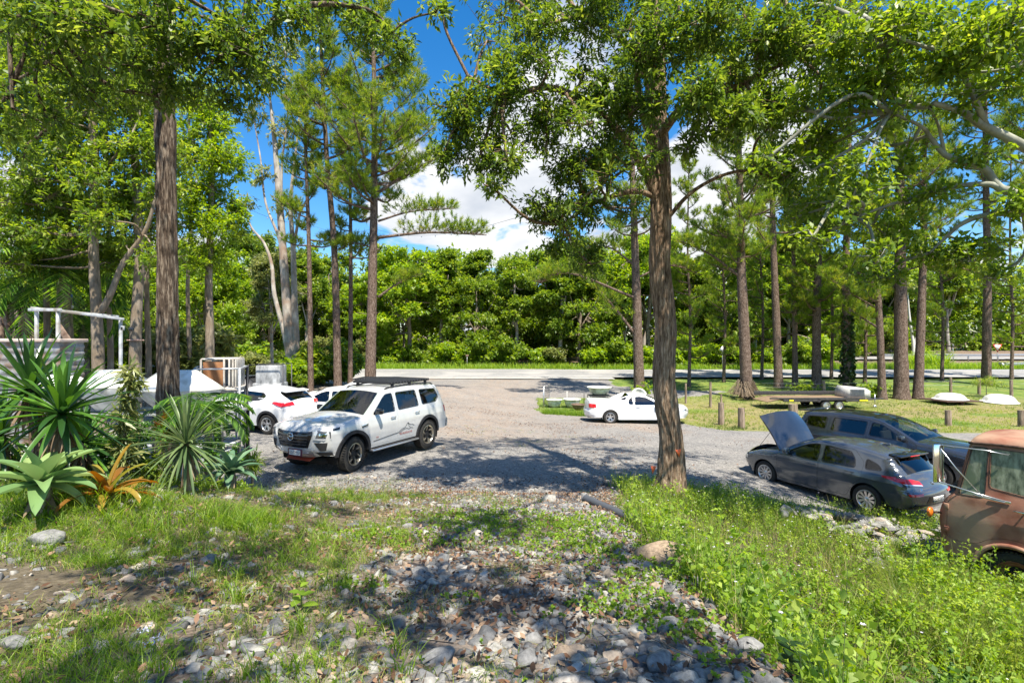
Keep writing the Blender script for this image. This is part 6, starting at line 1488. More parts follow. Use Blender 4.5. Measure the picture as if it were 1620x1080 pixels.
# small leafed ground cover
def cover(name, x, y, r, L=.026, label=None, m='weed', hh=.05):
    n = len(x); P = np.stack([x, y, H(x, y) + .015 + r.random(n) * hh], 1); V, Q, rn = leaves(P, np.tile([0, 0, .25], (n, 1)), 5, L, L * .75, r, .0, 1.5, .08); return tag(npmesh(name, V, Q, M[m], None, False, {'rnd': rn}), label, kind='stuff')
def dc(x, y):
    b = 0
    for cx, cy, rx, ry in ((-.3, 6.6, .9, .9), (.7, 6.1, .8, 1.1), (1.05, 5.2, .45, .8), (.55, 3.35, .28, .22), (.9, 3.4, .4, .5), (1.1, 3.0, .3, .6), (-1.2, 3.9, .25, .2), (-1.3, 5.6, .6, .3), (1.2, 4.2, .3, .8), (-.35, 3.6, .12, .1)):
        b = np.maximum(b, np.exp(-((x - cx) / rx) ** 2 - ((y - cy) / ry) ** 2))
    return np.clip(b * 1.5 - .35 * vnoise(x, y, .15, 4), 0, 1) * (vnoise(x, y, .2, 71) > .3)
x, y = pick(26000, -3, 2.2, 2.2, 9, dc, rq); cover('ground_cover', x, y, rq, label='low clover like ground cover creeping over the stones')
x, y = pick(12000, -8, 1.5, 2, 9.5, lambda x, y: dl(x, y) * .8, rq, 1.2); cover('ground_cover', x, y, rq, .022, 'small leafed herbs between the grass on the left', hh=.03)
# weeds filling the ditch on the right
def dw(x, y):
    e = sstep((x - mound_edge(y) - .0) / .4) * (1 - sstep((y - 10.9) / .5)) * (1 - .85 * np.exp(-((x - 6.9 - (10 - y) * .35) ** 2) / 1.0 - ((y - 9.8) ** 2) / 1.6))
    return np.clip(e * (.35 + .9 * vnoise(x, y, .8, 81)), 0, 1)
def herbs(name, x, y, r, hh, nl, L, m='weed', label=None, asp=.55):
    n = len(x); hgt = hh * (.45 + .8 * r.random(n)) * (.55 + 1.0 * vnoise(x, y, .55, 77)); ln = r.normal(size=(n, 2)) * .25
    B = np.stack([x, y, H(x, y)], 1); tp_ = B + np.stack([ln[:, 0] * hgt, ln[:, 1] * hgt, hgt], 1)
    f = .15 + .85 * r.random((n, nl)); P = (B[:, None, :] + (tp_ - B)[:, None, :] * f[..., None]).reshape(-1, 3) + r.normal(size=(n * nl, 3)) * [.03, .03, .01]
    V, Q, rn = leaves(P, np.tile([0, 0, .35], (n * nl, 1)), 2, L, L * asp, r, .1, 1.4, .1)
    rn = np.repeat(np.clip(np.repeat(r.random(n), nl) * .6 + np.repeat(f.ravel(), 1) * .4, 0, 1), 8)
    tag(npmesh(name, V, Q, M[m], None, False, {'rnd': rn}), label, kind='stuff')
    V, Fa = quick_tubes(np.hstack([B, tp_, np.full((n, 1), .003), np.full((n, 1), .0015)]), 3); tag(npmesh(name + '_stems', V, Fa, M['weed_stem'], None), 'thin green stems of the weeds', kind='stuff')
    return tp_
M['shade_tinted_weed'] = leafmat('shade_tinted_weed_leaf', [(.025, .06, .012), (.06, .13, .02), (.12, .22, .03)], .35, .5)  # leaf colour darkened to stand for the shadow among the weeds
M['dry'] = leafmat('dry_stalk', [(.30, .24, .10), (.42, .36, .17), (.50, .46, .26)], .3, .7)
M['weed_stem'] = mat('weed_stem', (.14, .18, .05), .7)
x, y = pick(4200, 1.2, 9, 2.3, 11.2, dw, rq, .9); tops = herbs('weeds', x, y, rq, .34, 16, .036, label='dense sunlit weeds filling the hollow right of the mound')
x, y = pick(1500, 1.4, 8, 2.2, 7, dw, rq); herbs('weeds', x, y, rq, .42, 14, .055, label='broad leafed weeds near the lens', asp=.7)
x, y = pick(1500, 1.2, 9, 2.4, 11.2, dw, rq, .9); x, y = clumpy(x, y, 16, rq, .05); grass('tall_grass', x, y, .40, .008, rq, M['grass'], 'long grass rising through the weeds', lean=.7)
x, y = pick(130, 1.3, 5.2, 2.0, 4.4, lambda x, y: dw(x, y) * (x / y < 1.15), rq); x, y = clumpy(x, y, 14, rq, .04); grass('tall_grass', x, y, .62, .013, rq, M['grass_lush'], 'arching long grass blades in the lower right', lean=.9, seg=5)
x, y = pick(500, 2.2, 6.2, 8.6, 12.0, lambda x, y: (np.exp(-((y - 10.6) ** 2) / 1.0)) * .9, rq); x, y = clumpy(x, y, 16, rq, .06); grass('tall_grass', x, y, .34, .010, rq, M['grass_lush'], 'tall grass round the foot of the big tree and beside the hatchback', lean=.6)
x, y = pick(4200, 4.6, 8.2, 5.4, 7.6, lambda x, y: (x / y > .74) * (x / y < 1.15) * (vnoise(x, y, .4, 18) > .25), rq); x, y = clumpy(x, y, 10, rq, .05)
grass('tall_grass', x, y, .50, .009, rq, M['grass'], 'tall grass and weeds hiding the foot of the rusty truck', lean=.6)
x, y = pick(1100, 4.6, 8.4, 5.4, 7.4, lambda x, y: (x / y > .76) * (x / y < 1.2) * 1.0, rq); herbs('tall_weeds', x, y, rq, .62, 22, .05, label='tall weeds standing against the rusty truck')
x, y = pick(420, 1.9, 4.4, 2.6, 4.8, lambda x, y: (vnoise(x, y, .5, 28) > .42) * 1.0, rq); herbs('shade_tinted_weeds', x, y, rq, .46, 18, .06, m='shade_tinted_weed', label='broad leafed weeds massed in the lower right, shade put into their leaf colour', asp=.75)
x, y = pick(420, 1.4, 8, 2.6, 10.8, dw, rq); x, y = clumpy(x, y, 4, rq, .06); grass('dry_stalks', x, y, .60, .006, rq, M['dry'], 'thin dry seed stalks standing above the weeds', lean=.35)
# little flowers
def flowers(name, P, r, s, m, label):
    n = len(P); V = []; 
    a = r.random(n) * 6.28; pts = []
    for k in range(5):
        t = a + k * 2 * math.pi / 5; d = np.stack([np.cos(t), np.sin(t), np.full(n, .25)], 1); e = np.stack([np.cos(t + .45), np.sin(t + .45), np.full(n, .3)], 1); g_ = np.stack([np.cos(t - .45), np.sin(t - .45), np.full(n, .3)], 1)
        pts.append(np.stack([P, P + e * s * .7, P + d * s, P + g_ * s * .7], 1))
    V = np.stack(pts, 1).reshape(-1, 3); return tag(npmesh(name, V, np.arange(len(V), dtype=np.int32).reshape(-1, 4), m, None), label, kind='stuff')
sel = tops[rq.random(len(tops)) < .10] + [0, 0, .02]
flowers('wildflowers', sel, rq, .016, mat('lilac_petal', (.62, .56, .72), .7), 'tiny pale lilac flowers scattered over the weeds')
sel = tops[rq.random(len(tops)) < .06] + [0, 0, .025]
flowers('wildflowers', sel, rq, .012, mat('white_petal', (.8, .8, .76), .7), 'tiny white flowers scattered over the weeds')
# lawn and verge
x, y = pick(24000, 1.4, 36, 22.5, 48, lambda x, y: zone_grass(x, y) * np.interp(y, [22, 30, 48], [1, .7, .25]) * (vnoise(x, y, 1.3, 91) * .9 + .25), rq); x, y = clumpy(x, y, 4, rq, .05)
rd = np.clip(.35 * rq.random(len(x)) + .75 * vnoise(x, y, 2.2, 92) , 0, 1)
grass('lawn', x, y, .13, .022, rq, M['grass'], 'mown grass beside the parking yard', rnd=rd, lean=.6)
x, y = pick(5200, 1.4, 8.6, 26.6, 30.6, lambda x, y: zone_grass(x, y) * (vnoise(x, y, 1.0, 93) > .3), rq); x, y = clumpy(x, y, 4, rq, .05)
grass('tall_grass', x, y, .30, .02, rq, M['grass_lush'], 'rank grass round the white bowls behind the ute', lean=.5)
x, y = pick(9000, -64, 66, 60.2, 65.0, lambda x, y: np.clip(vnoise(x, y, 3, 94) * 1.4, .2, 1) * (y < 63.5 + np.clip(x - 36, 0, 10)), rq); x, y = clumpy(x, y, 4, rq, .25)
grass('verge_grass', x, y, .75, .07, rq, M['grass_lush'], 'tall bright grass along the foot of the forest', rnd=np.clip(.5 + .5 * rq.random(len(x)), 0, 1), lean=.5)
# fine tufts scattered on the gravel yard
x, y = pick(500, -7, 4, 12, 22, lambda x, y: (vnoise(x, y, 1.4, 95) > .66) * 1.0, rq); x, y = clumpy(x, y, 8, rq, .06); grass('grass', x, y, .06, .006, rq, M['grass'], 'thin weeds in the gravel of the yard', lean=1.0)
# single plants one can point at
def seedling(name, label, px, py, D, nl, L, hgt, mt, group='single weeds in the foreground', flower=None, r=None):
    r = r or rq; p = at(px, py, D); z0 = Hf(p[0], p[1]); root = thing(name, label, 'plant', (p[0], p[1], z0), 0, group)
    mb = MB(); mb.tube([(0, 0, -.01), (.01, 0, hgt * .5), (.0, .01, hgt)], [.005, .004, .002], 5); mb.build('stem', M['weed_stem'], root, smooth=True)
    for k in range(nl):
        f = .25 + .75 * k / max(1, nl - 1); a = k * 2.3; l = L * (1.1 - .5 * f); q = np.array([0, 0, hgt * f]); d = np.array([math.cos(a), math.sin(a), .35]); s = np.array([-math.sin(a), math.cos(a), 0]); nn = np.array([0, 0, 1.])
        V = [q]; 
        for t_, w_ in ((.3, .24), (.6, .30), (.85, .16)): V += [q + d * l * t_ + s * l * w_ - nn * l * t_ * t_ * .3 + nn * .12 * l * w_, q + d * l * t_ - nn * l * t_ * t_ * .3, q + d * l * t_ - s * l * w_ - nn * l * t_ * t_ * .3 + nn * .12 * l * w_]
        V.append(q + d * l - nn * l * .3)
        Fa = [(0, 1, 2), (0, 2, 3), (1, 4, 5, 2), (2, 5, 6, 3), (4, 7, 8, 5), (5, 8, 9, 6), (7, 10, 8), (8, 10, 9)]
        npmesh('leaf', V, [list(f_) for f_ in Fa], mt, root, True, {'rnd': np.full(len(V), .3 + .5 * r.random())})
    if flower:
        P = np.array([0, 0, hgt]) + r.normal(size=(70, 3)) * [.02, .02, .008]
        V, Q, rn = leaves(P[:26], np.tile([0, 0, 1.], (26, 1)), 3, .009, .004, r, 0, 1.0); npmesh('flower', V, Q, flower, root, False, {'rnd': rn})
lil = mat('blue_flower', (.50, .54, .74), .7)
seedling('seedling', 'broad leafed green seedling standing in the stones', 475, 968, 3.3, 7, .12, .16, M['weed'])
seedling('flowering_weed', 'small weed with a fluffy blue flower, upper of the two', 232, 1052, 2.75, 4, .04, .10, M['weed'], flower=lil)
seedling('flowering_weed', 'small weed with a fluffy blue flower, lower of the two', 243, 1070, 2.65, 4, .04, .09, M['weed'], flower=lil)
seedling('seedling', 'pale green upright weed beside the blue flowers', 272, 1075, 2.65, 5, .07, .16, M['weed'])
M['nettle'] = leafmat('dark_weed_leaf', [(.02, .05, .015), (.04, .09, .02)], .3, .5)
for i, (px, py, D, h) in enumerate(((1288, 1000, 3.1, .42), (1250, 1040, 2.9, .25), (1340, 1030, 3.0, .28))):
    seedling('broadleaf_weed', ('tall dark leafed weed standing in the bright weeds', 'dark leafed weed at the edge of the stones', 'dark leafed weed right of the tallest one')[i], px, py, D, 14, .13, h, M['nettle'])

# ------------------------------------------------------------------ old rusty truck
tr_ = thing('rusty_truck', 'rusty brown old truck cab with moss stained glass, cut by the right edge', 'truck', (7.83, 7.64, -.10), math.atan2(.866, -.50)); tr_.scale = (.88, .88, .88)
M['moss_glass'] = noisy('moss_stained_glass', (.05, .065, .04), (.27, .29, .20), 14, .25, .1, 10, c3=(.12, .15, .09), scale2=5, stretch=(1, 1, .35), spec=.6)
M['rust_dark'] = noisy('dark_rust', (.04, .025, .02), (.12, .07, .05), 12, .85, .3)
M['old_paint'] = noisy('weathered_paint', (.20, .075, .045), (.31, .145, .095), 3.5, .78, .25, 12, c3=(.34, .215, .145), scale2=1.3)
arc = lambda r, a0, a1, n=8: [(r * math.cos(t), .4 + r * math.sin(t)) for t in np.linspace(a0, a1, n)]
TK = dict(segs=[('nose', [(1.00, .52, .16, .06), (1.05, .9, .16, .06), (1.03, 1.25, .15, .06), (.94, 1.45, .13, .06), (.82, 1.58, .12, .06)]),
      ('windscreen', [(.82, 1.58, .12, .07), (.72, 2.05, .10, .07), (.62, 2.50, .07, .06)]),
      ('roof', [(.62, 2.50, .07, .06), (.55, 2.56, .10, .06), (.2, 2.60, .12, .05), (-.4, 2.60, .12, .05), (-.80, 2.55, .10, .05)]),
      ('back', [(-.80, 2.55, .10, .05), (-.88, 2.3, .1, .02), (-.90, 1.6, .08, .02), (-.90, .9, .08, .02)])],
      ztab=[(.3, .93), (.8, .99), (1.2, 1.0), (1.55, .97), (1.7, .93), (2.44, .86), (2.6, .82)], xtab=[(-1, 1), (.5, 1), (1.1, .95)])
sh = Shell(tr_, TK['segs'], TK['ztab'], TK['xtab']); sh.rng = {'f': (0, sh.seg['nose'][1]), 'r': (sh.seg['back'][0], len(sh.C) - 1)}
cont = [(a, b) for a, b in sh.C[:, :2]]
outer = cont + [(-.90, .72)] + arc(.54, math.pi - .63, .63, 16) + [(.62, .55)]
door = rpoly([(.58, 2.49), (.70, 2.0), (.80, 1.62), (.88, 1.42), (.90, .80), (.66, .76)] + arc(.62, .75, 2.05, 7) + [(-.52, 1.1), (-.54, 2.50)], .05)
qw = rpoly([(.73, 1.58), (.57, 2.40), (.37, 2.42), (.40, 1.60)], .05); dwin = rpoly([(.33, 1.78), (.33, 2.42), (-.45, 2.42), (-.45, 1.70)], .05)
for side in (1, -1):
    sh.skin('cab_side', outer, [door], M['old_paint'], side)
    do = sh.skin('door', grow(door, -.006), [qw, dwin], M['old_paint'], side, rim=.05)
    sh.skin('quarter_window', grow(qw, .004), [], M['moss_glass'], side, do, off=-.02, rim=0)
    sh.skin('window', grow(dwin, .004), [], M['moss_glass'], side, do, off=-.02, rim=0)
    sh.skin('window_seal', grow(qw, .016), [qw], M['rubber'], side, do, off=.004, rim=.02)
    sh.skin('window_seal', grow(dwin, .012), [dwin], M['rust_dark'], side, do, off=.004, rim=.02)
    for hz in (1.33, .93):
        hb = MB(); yy = float(sh.y([.90], [hz])[0]); hb.rbox((.895, side * (yy + .02), hz), (.07, .04, .09), .012); hb.build('hinge', M['old_paint'], do, sharp=35)
    hb = MB(); yy = float(sh.y([-.2], [1.50])[0]); hb.tube([(.01, side * (yy + .05), 1.50), (-.12, side * (yy + .055), 1.50), (-.28, side * (yy + .05), 1.495)], [.012, .016, .014], 8); hb.tube([(-.12, side * (yy - .01), 1.50), (-.12, side * (yy + .05), 1.50)], .012, 6)
    hb.build('handle', M['chrome'], do, smooth=True)
    ms = MB(); T1 = (.62, side * .90, 2.41); mt_ = (.93, side * 1.22, 2.42); mbm = (.90, side * 1.22, 1.78)
    ms.tube([(.10, side * .90, 2.36), (.35, side * 1.0, 2.40), mt_], .010, 6); ms.tube([(.12, side * .98, 1.62), (.45, side * 1.10, 1.68), mbm], .012, 6); ms.tube([(.12, side * .98, 1.60), (.5, side * 1.06, 1.64)], .016, 6); ms.tube([(.42, side * 1.02, 1.66), (.70, side * 1.14, 2.05), mt_], .010, 6)
    ms.rbox((.18, side * .975, 1.61), (.26, .014, .035), .004)
    mo = ms.build('mirror_arm', M['alloy'], tr_, smooth=False)
    mf = MB(); mf.rbox((.915, side * 1.23, 2.10), (.035, .17, .66), .014, rz=side * -.5); mfo = mf.build('mirror', M['chrome'], tr_, sharp=35)
    mg = MB(); mg.rbox((.893, side * 1.215, 2.10), (.006, .13, .60), .003, rz=side * -.5); mg.build('mirror_glass', M['moss_glass'], mfo)
    ib = MB(); ib.lathe([(.001, .03), (.06, .028), (.09, .01), (.092, -.02), (.05, -.04), (.001, -.05)], 24, 'x', (1.13, side * .98, 1.16)); ib.build('indicator', M['lens_orange'], tr_, smooth=True)
    sb = MB(); sb.tube([(1.10, side * .97, 1.16), (.98, side * .92, 1.18)], .018, 6); sb.build('indicator_stalk', M['rust_dark'], tr_)
    gb = MB(); ar = crom([(.62, side * .86, 2.47), (.2, side * .87, 2.50), (-.4, side * .87, 2.50), (-.84, side * .86, 2.46)], 5); gb.tube(ar, .022, 6); gb.build('roof_gutter', M['rust_dark'], tr_, smooth=True)
    fb = MB(); a = np.linspace(.25, math.pi - .3, 16); V = []
    for t in a:
        for (rr, yy) in ((.53, .99), (.56, 1.03), (.53, 1.06), (.49, 1.05), (.50, .6)): V.append((rr * math.cos(t), side * yy, .4 + rr * math.sin(t)))
    fb.add(V, [(i * 5 + j, i * 5 + j + 1, i * 5 + 6 + j, i * 5 + 5 + j) for i in range(15) for j in range(4)]); fb.build('mudguard', M['old_paint'], tr_, smooth=True)
    wheel(tr_, 0, side * .82, .40, .24, 'truck', side)
    wheel(tr_, -2.9, side * .78, .40, .3, 'truck', side)
for nm, mt in (('nose', 'old_paint'), ('windscreen', 'moss_glass'), ('roof', 'old_paint'), ('back', 'old_paint')):
    V, Fa = sh.strip_geo(*sh.seg[nm]); mb = MB(); mb.add(V, Fa); mb.build({'nose': 'front_panel', 'back': 'rear_panel'}.get(nm, nm), M[mt], tr_, smooth=True)
mb = MB(); mb.rbox((-1.6, .38, .62), (5.0, .09, .16), .01); mb.rbox((-1.6, -.38, .62), (5.0, .09, .16), .01); mb.rbox((-3.8, 0, .62), (.1, .8, .14), .01); mb.build('chassis', M['rust_dark'], tr_)
mb = MB(); mb.rbox((-2.6, 0, .84), (3.2, 2.0, .08), .01); to = mb.build('tray', M['rust_dark'], tr_)
mb = MB(); mb.rbox((-1.05, 0, 1.3), (.05, 1.9, .8), .01); mb.build('headboard', M['old_paint'], to)
mb = MB(); mb.rbox((.1, 0, .8), (1.5, 1.5, .3), .03); mb.rbox((-.35, 0, 1.25), (.5, 1.6, .25), .05); mb.rbox((-.6, 0, 1.6), (.15, 1.6, .6), .05); mb.build('bench_seat', M['dark_inner'], tr_)

# ------------------------------------------------------------------ flat bed trailer
M['trailer_black'] = noisy('trailer_steel', (.03, .03, .032), (.07, .065, .062), 10, .5, .1)
M['deck_wood'] = noisy('deck_boards', (.15, .10, .06), (.27, .19, .12), 8, .8, .2, stretch=(.3, 4, 1))
M['yellow'] = mat('yellow_reflector', (.75, .68, .02), .4); M['lens_red2'] = M['lens_red']
cx = 20.54; tl = thing('trailer', 'flat black car trailer with two axles parked on the grass by the pines', 'trailer', (cx, 34.0, Hf(cx, 34)), R(1))
mb = MB()
for sy in (-1, 1): mb.rbox((-.4, sy * 1.0, .62), (5.4, .08, .16), .01)
for k in range(7): mb.rbox((-3.0 + k * .87, 0, .62), (.06, 1.95, .1), .01)
mb.build('frame', M['trailer_black'], tl)
mb = MB(); mb.rbox((-.4, 0, .73), (5.5, 2.0, .05), .01); dk = mb.build('deck', M['deck_wood'], tl)
mb = MB(); mb.rbox((-3.6, 0, .62), (1.1, 1.98, .05), .01, ry=-.18); mb.build('beaver_tail', M['deck_wood'], tl)
for sy in (-1, 1):
    mb = MB(); mb.rbox((-.9 if sy < 0 else -.9, sy * 1.03, .92 if sy > 0 else .76), (6.2, .04, .26 if sy > 0 else .10), .008); mb.build('side_rail', M['trailer_black'], tl)
    for xx in (-.42, .42): wheel(tl, xx, sy * 1.12, .315, .19, 'steel', sy)
    mb = MB(); mb.rbox((0, sy * 1.14, .70), (1.62, .26, .03), .01); mb.rbox((-.86, sy * 1.14, .60), (.2, .26, .03), .01, ry=-.9); mb.rbox((.86, sy * 1.14, .60), (.2, .26, .03), .01, ry=.9); mb.build('mudguard', M['trailer_black'], tl)
    mb = MB(); mb.rbox((2.1, sy * 1.06, .63), (.55, .01, .09), .002); mb.build('reflector', M['yellow'], tl)
    mb = MB(); mb.rbox((-2.6, sy * 1.06, .63), (.28, .01, .09), .002); mb.build('reflector', M['yellow'], tl)
mb = MB(); mb.tube([(2.3, .7, .62), (3.9, 0, .60)], .045, 6); mb.tube([(2.3, -.7, .62), (3.9, 0, .60)], .045, 6); mb.rbox((4.0, 0, .62), (.3, .12, .1), .02); mb.build('drawbar', M['trailer_black'], tl)
mb = MB(); mb.tube([(3.6, .0, .05), (3.6, 0, .9)], .03, 6); mb.lathe([(.03, -.04), (.11, -.03), (.11, .03), (.03, .04)], 12, 'y', (3.6, 0, .1)); mb.build('jockey_wheel', M['alloy'], tl)
cr_ = thing('louvred_crate', 'white louvred tapered crate standing on the front of the trailer', 'crate', (cx + 2.15, 34.0, Hf(cx, 34) + .76)); cr_.scale = (.85, .9, 1.0)
mb = MB(); mb.prism([(-.95, 0), (.72, 0), (.72, .45), (.35, .62), (-.75, .72), (-.95, .4)], -.8, .8, lambda a, b, t_: (a, t_, b)); mb.build('shell', noisy('chalky_white', (.42, .41, .38), (.60, .59, .55), 6, .7, .2), cr_)
for k in range(7):
    mb = MB(); mb.rbox((-.28, -.82, .08 + k * .075), (1.1, .02, .03), .004, rx=.4); mb.build('louvre', M['grille_grey'], cr_)

# ------------------------------------------------------------------ bowls, posts, gate on the grass island
M['fibre_white'] = noisy('white_fibreglass', (.55, .55, .52), (.74, .74, .71), 2.5, .45, .05, c3=(.42, .42, .38), scale2=3, spec=.4)
M['fibre_brown'] = noisy('brown_fibreglass', (.13, .085, .06), (.22, .15, .11), 5, .6, .1)
M['post_wood'] = noisy('weathered_post', (.12, .085, .06), (.36, .28, .21), 10, .9, .7, 9, stretch=(1, 1, .15), dist=.02)
M['galv'] = noisy('galvanised_steel', (.36, .37, .38), (.52, .53, .54), 12, .45, .05, metal=.6)
M['steel_dark'] = mat('dark_steel', (.06, .06, .065), .5, .5)
def bowl(name, label, loc, rx, h, m, up=True, rz=0, thick=.04, n=32, ry=None, group='fibreglass bowls', tilt=0, sq=2.0, rim=True):
    prof = [(0.001, 0), (.35, .03), (.6, .12), (.78, .34), (.9, .68), (.97, .95), (1.06, 1.0), (1.06, 1.04), (.93, 1.03), (.84, .70), (.7, .40), (.5, .2), (.001, .12)]
    mb = MB(); mb.lathe([(r_, z_ * h / 1.0) for r_, z_ in prof], n, 'z'); V = mb.v[0]
    V[:, 0] *= rx; V[:, 1] *= (ry or rx)
    if not up: V[:, 2] = h * 1.04 - V[:, 2]; mb.f = [f[::-1] for f in mb.f]
    root = thing(name, label, 'bowl', loc, rz, group); root.rotation_euler = (tilt, 0, rz)
    mb.build('shell', m, root, smooth=False, sharp=50)
    if rim:
        rb = MB(); a = np.linspace(0, 2 * math.pi, n + 1); zr = h * (1.02 if up else .02); rb.tube([(rx * 1.06 * math.cos(t), (ry or rx) * 1.06 * math.sin(t), zr) for t in a], .025, 6, False); rb.build('rim', m, root, smooth=True)
    return root
def G(px, D): x = (px - 810) * D / F; return x, D, Hf(x, D)
bowl('bowl', 'white round bowl nearest the small gate', (*G(877, 34)[:2], G(877, 34)[2]), .50, .52, M['fibre_white'])
bowl('bowl', 'white round bowl between the gate and the brown tub', (*G(905, 34)[:2], G(905, 34)[2] + .02), .56, .55, M['fibre_white'])
bowl('bowl', 'brown tub standing in the grass behind the ute', G(915, 32.5), .42, .36, M['fibre_brown'])
p = G(948, 33.5); bowl('bowl', 'big white dome lying upside down behind the ute', p, 1.05, .78, M['fibre_white'], up=False, ry=.9)
st = thing('bowl_stand', 'thin metal stand holding a white bowl above the dome', 'stand', (p[0], p[1], p[2]), 0)
for sx in (-1, 1):
    for sy in (-1, 1): mb = MB(); mb.tube([(sx * .72, sy * 1.0, 0), (sx * .66, sy * .6, .86)], .022, 6); mb.build('leg', M['steel_dark'], st)
mb = MB(); mb.rbox((0, 0, .87), (1.4, 1.3, .03), .01); mb.build('top', M['steel_dark'], st)
bowl('bowl', 'wide white bowl raised on a metal stand', (p[0], p[1], p[2] + .89), .74, .50, M['fibre_white'])
p = G(1010, 33); bowl('bowl', 'white bowl tipped on its side by the ute cab', (p[0], p[1], p[2] + .85), .42, .28, M['fibre_white'], tilt=.9)
p = G(990, 34); bowl('bowl', 'low pale dish lying behind the ute roof', (p[0], p[1], p[2] + .35), .6, .3, M['fibre_white'], up=False)
p = G(1503, 36); bowl('spa_shell', 'grey white shell upside down with a dark rusty rim under it', (p[0], p[1], p[2] + .28), 1.0, .42, M['fibre_white'], up=False, ry=.9, group='upturned shells on the right lawn')
mb = MB(); mb.rbox((p[0], p[1], p[2] + .22), (2.7, 2.2, .07), .02, rz=.1); mb.rbox((p[0] + .1, p[1] - .8, p[2] + .1), (.22, .2, .24), .03); tag(mb.build('board', M['rust_dark']), 'dark rusty board on blocks under the grey shell', 'board')
p = G(1581, 36); bowl('spa_shell', 'bright white oval shell upside down in the long grass', (p[0], p[1], p[2] + .05), 1.05, .52, M['fibre_white'], up=False, ry=.9, tilt=.06, group='upturned shells on the right lawn')
def post(label, px, D, h, r, m='post_wood', name='timber_post', top=None, group='timber posts', lean=0, n=10):
    x, y, z = G(px, D); root = thing(name, label, 'post', (x, y, z), 0, group); q = [(0, 0, -.1), (lean * .4, 0, h * .45), (lean, .01, h)]
    V, Fa = trunk_mesh(q, [r * 1.05, r, r * .96], n, .12, .14); o = npmesh('shaft', V, Fa, M[m], root, True, sharp=50); return root
for a in (('grey log bollard left of the raised bonnet, the farther one', 1141, 25.8, 1.12, .14), ('pale log bollard just left of the raised bonnet', 1173, 24.2, .98, .15), ('thick gnarled stump behind the raised bonnet', 1255, 27, .95, .22), ('short log bollard between the stump and the dark wagon', 1285, 25.2, .72, .12),
          ('log bollard behind the bonnet of the dark wagon', 1500, 25.6, .78, .14), ('log bollard at the right edge of the picture', 1616, 25, .8, .15)): post(*a, group='log bollards along the yard')
for a in (('slim dark post left of the tall timber post', 1085, 36, 1.4, .07), ('tall pale timber post on the grass island', 1124, 34, 1.72, .08), ('fence post above the grey shell', 1504, 41, 1.2, .10), ('fence post between the two shells', 1549, 40, 1.25, .11), ('tall fence post right of the white shell', 1600, 37, 1.5, .10), ('old fence post behind the trailer', 1303, 41, 1.0, .13), ('fence post right of the big trunk base', 1141, 36, .6, .06)): post(*a, group='fence posts')
for px, D, h, lb in ((897, 35, .95, 'thin steel picket between the two white bowls'), (924, 35, .95, 'thin steel picket left of the stand'), (973, 32.5, .8, 'white steel picket beside the dome'), (982, 35.5, 1.1, 'dark steel picket right of the stand'), (974, 36, .7, 'short dark picket behind the stand')):
    x, y, z = G(px, D); mb = MB(); mb.box((x, y, z + h / 2), (.05, .012, h)); mb.box((x, y + .02, z + h / 2), (.012, .04, h)); tag(mb.build('steel_picket', M['steel_dark'] if 'white' not in lb else M['fibre_white']), lb, 'post', 'steel pickets')
# small gate
x, y, z = G(860, 34); gt = thing('gate', 'narrow steel mesh gate standing open by the driveway', 'gate', (x, y, z), R(62))
mb = MB(); mb.tube([(0, 0, 0), (0, 0, 1.35)], .05, 8); mb.build('post', M['galv'], gt)
mb = MB(); mb.tube([(.1, 0, .1), (1.0, 0, .1), (1.0, 0, 1.4), (.1, 0, 1.4), (.1, 0, .1)], .022, 6); lf = mb.build('leaf', M['galv'], gt)
mb = MB()
for k in range(8): mb.tube([(.2 + k * .1, 0, .1), (.2 + k * .1, 0, 1.4)], .006, 4)
for k in range(7): mb.tube([(.1, 0, .25 + k * .16), (1.0, 0, .25 + k * .16)], .006, 4)
tag(mb.build('mesh', M['steel_dark'], lf), kind='stuff')
# wire fence strands on the right
mb = MB(); pts = [at(1205, 606, 41.5), at(1303, 607, 41), at(1420, 604, 40), at(1504, 603, 41), at(1549, 603, 40), at(1600, 600, 37), at(1640, 600, 36)]
for dz in (0, -.3): mb.tube([np.array(q) + [0, 0, dz] for q in pts], .008, 4)
fw = thing('wire_fence', 'two strand wire fence along the far side of the grass', 'fence', (20, 41, Hf(20, 41)))
for dz in (0, -.3):
    mb = MB(); mb.tube([np.array(q) + [0, 0, dz] - np.array([20, 41, Hf(20, 41)]) for q in pts], .008, 4); mb.build('strand', M['galv'], fw)
# signs
def signpost(name, label, px, D, base_py, top_py, draw):
    x, y, z = G(px, D); zt = EYE - (top_py - 540) * D / F; root = thing(name, label, 'road sign', (x, y, z)); mb = MB(); mb.tube([(0, .03, -.1), (0, .03, zt - z)], .035, 8); mb.build('pole', M['galv'], root); draw(root, zt - z); return root
def plate(root, name, poly, m, y, th=.012):
    mb = MB(); mb.prism(poly, y, y - th, lambda a, b, t_: (a, t_, b)); return mb.build(name, m, root)
M['sign_red'] = mat('sign_red', (.55, .03, .03), .5); M['sign_white'] = mat('sign_white', (.75, .75, .73), .5)
def giveway(root, zt):
    s = .62; tri = lambda k: [(-s * k, .36 * k), (s * k, .36 * k), (0, -.72 * k)]
    c = zt - .40; o = plate(root, 'sign_plate', [(a, b + c) for a, b in tri(1.0)], M['sign_red'], 0); plate(o, 'sign_face', [(a, b + c) for a, b in tri(.70)], M['sign_white'], -.014, .004)
    V, Fa = text_geo('GIVE\nWAY', .15); npmesh('lettering', [(a, -.022, b + c + .09) for a, b in V], Fa, M['decal_black'], o)
signpost('give_way_sign', 'red and white triangular give way sign in front of the guard rail', 1578, 67, 572, 544, giveway)
signpost('diamond_sign', 'back of a grey diamond road sign on a thin pole by the road', 1143, 60.6, 583, 547, lambda root, zt: plate(root, 'sign_plate', [(0, zt), (.42, zt - .5), (0, zt - 1.0), (-.42, zt - .5)], M['galv'], 0))
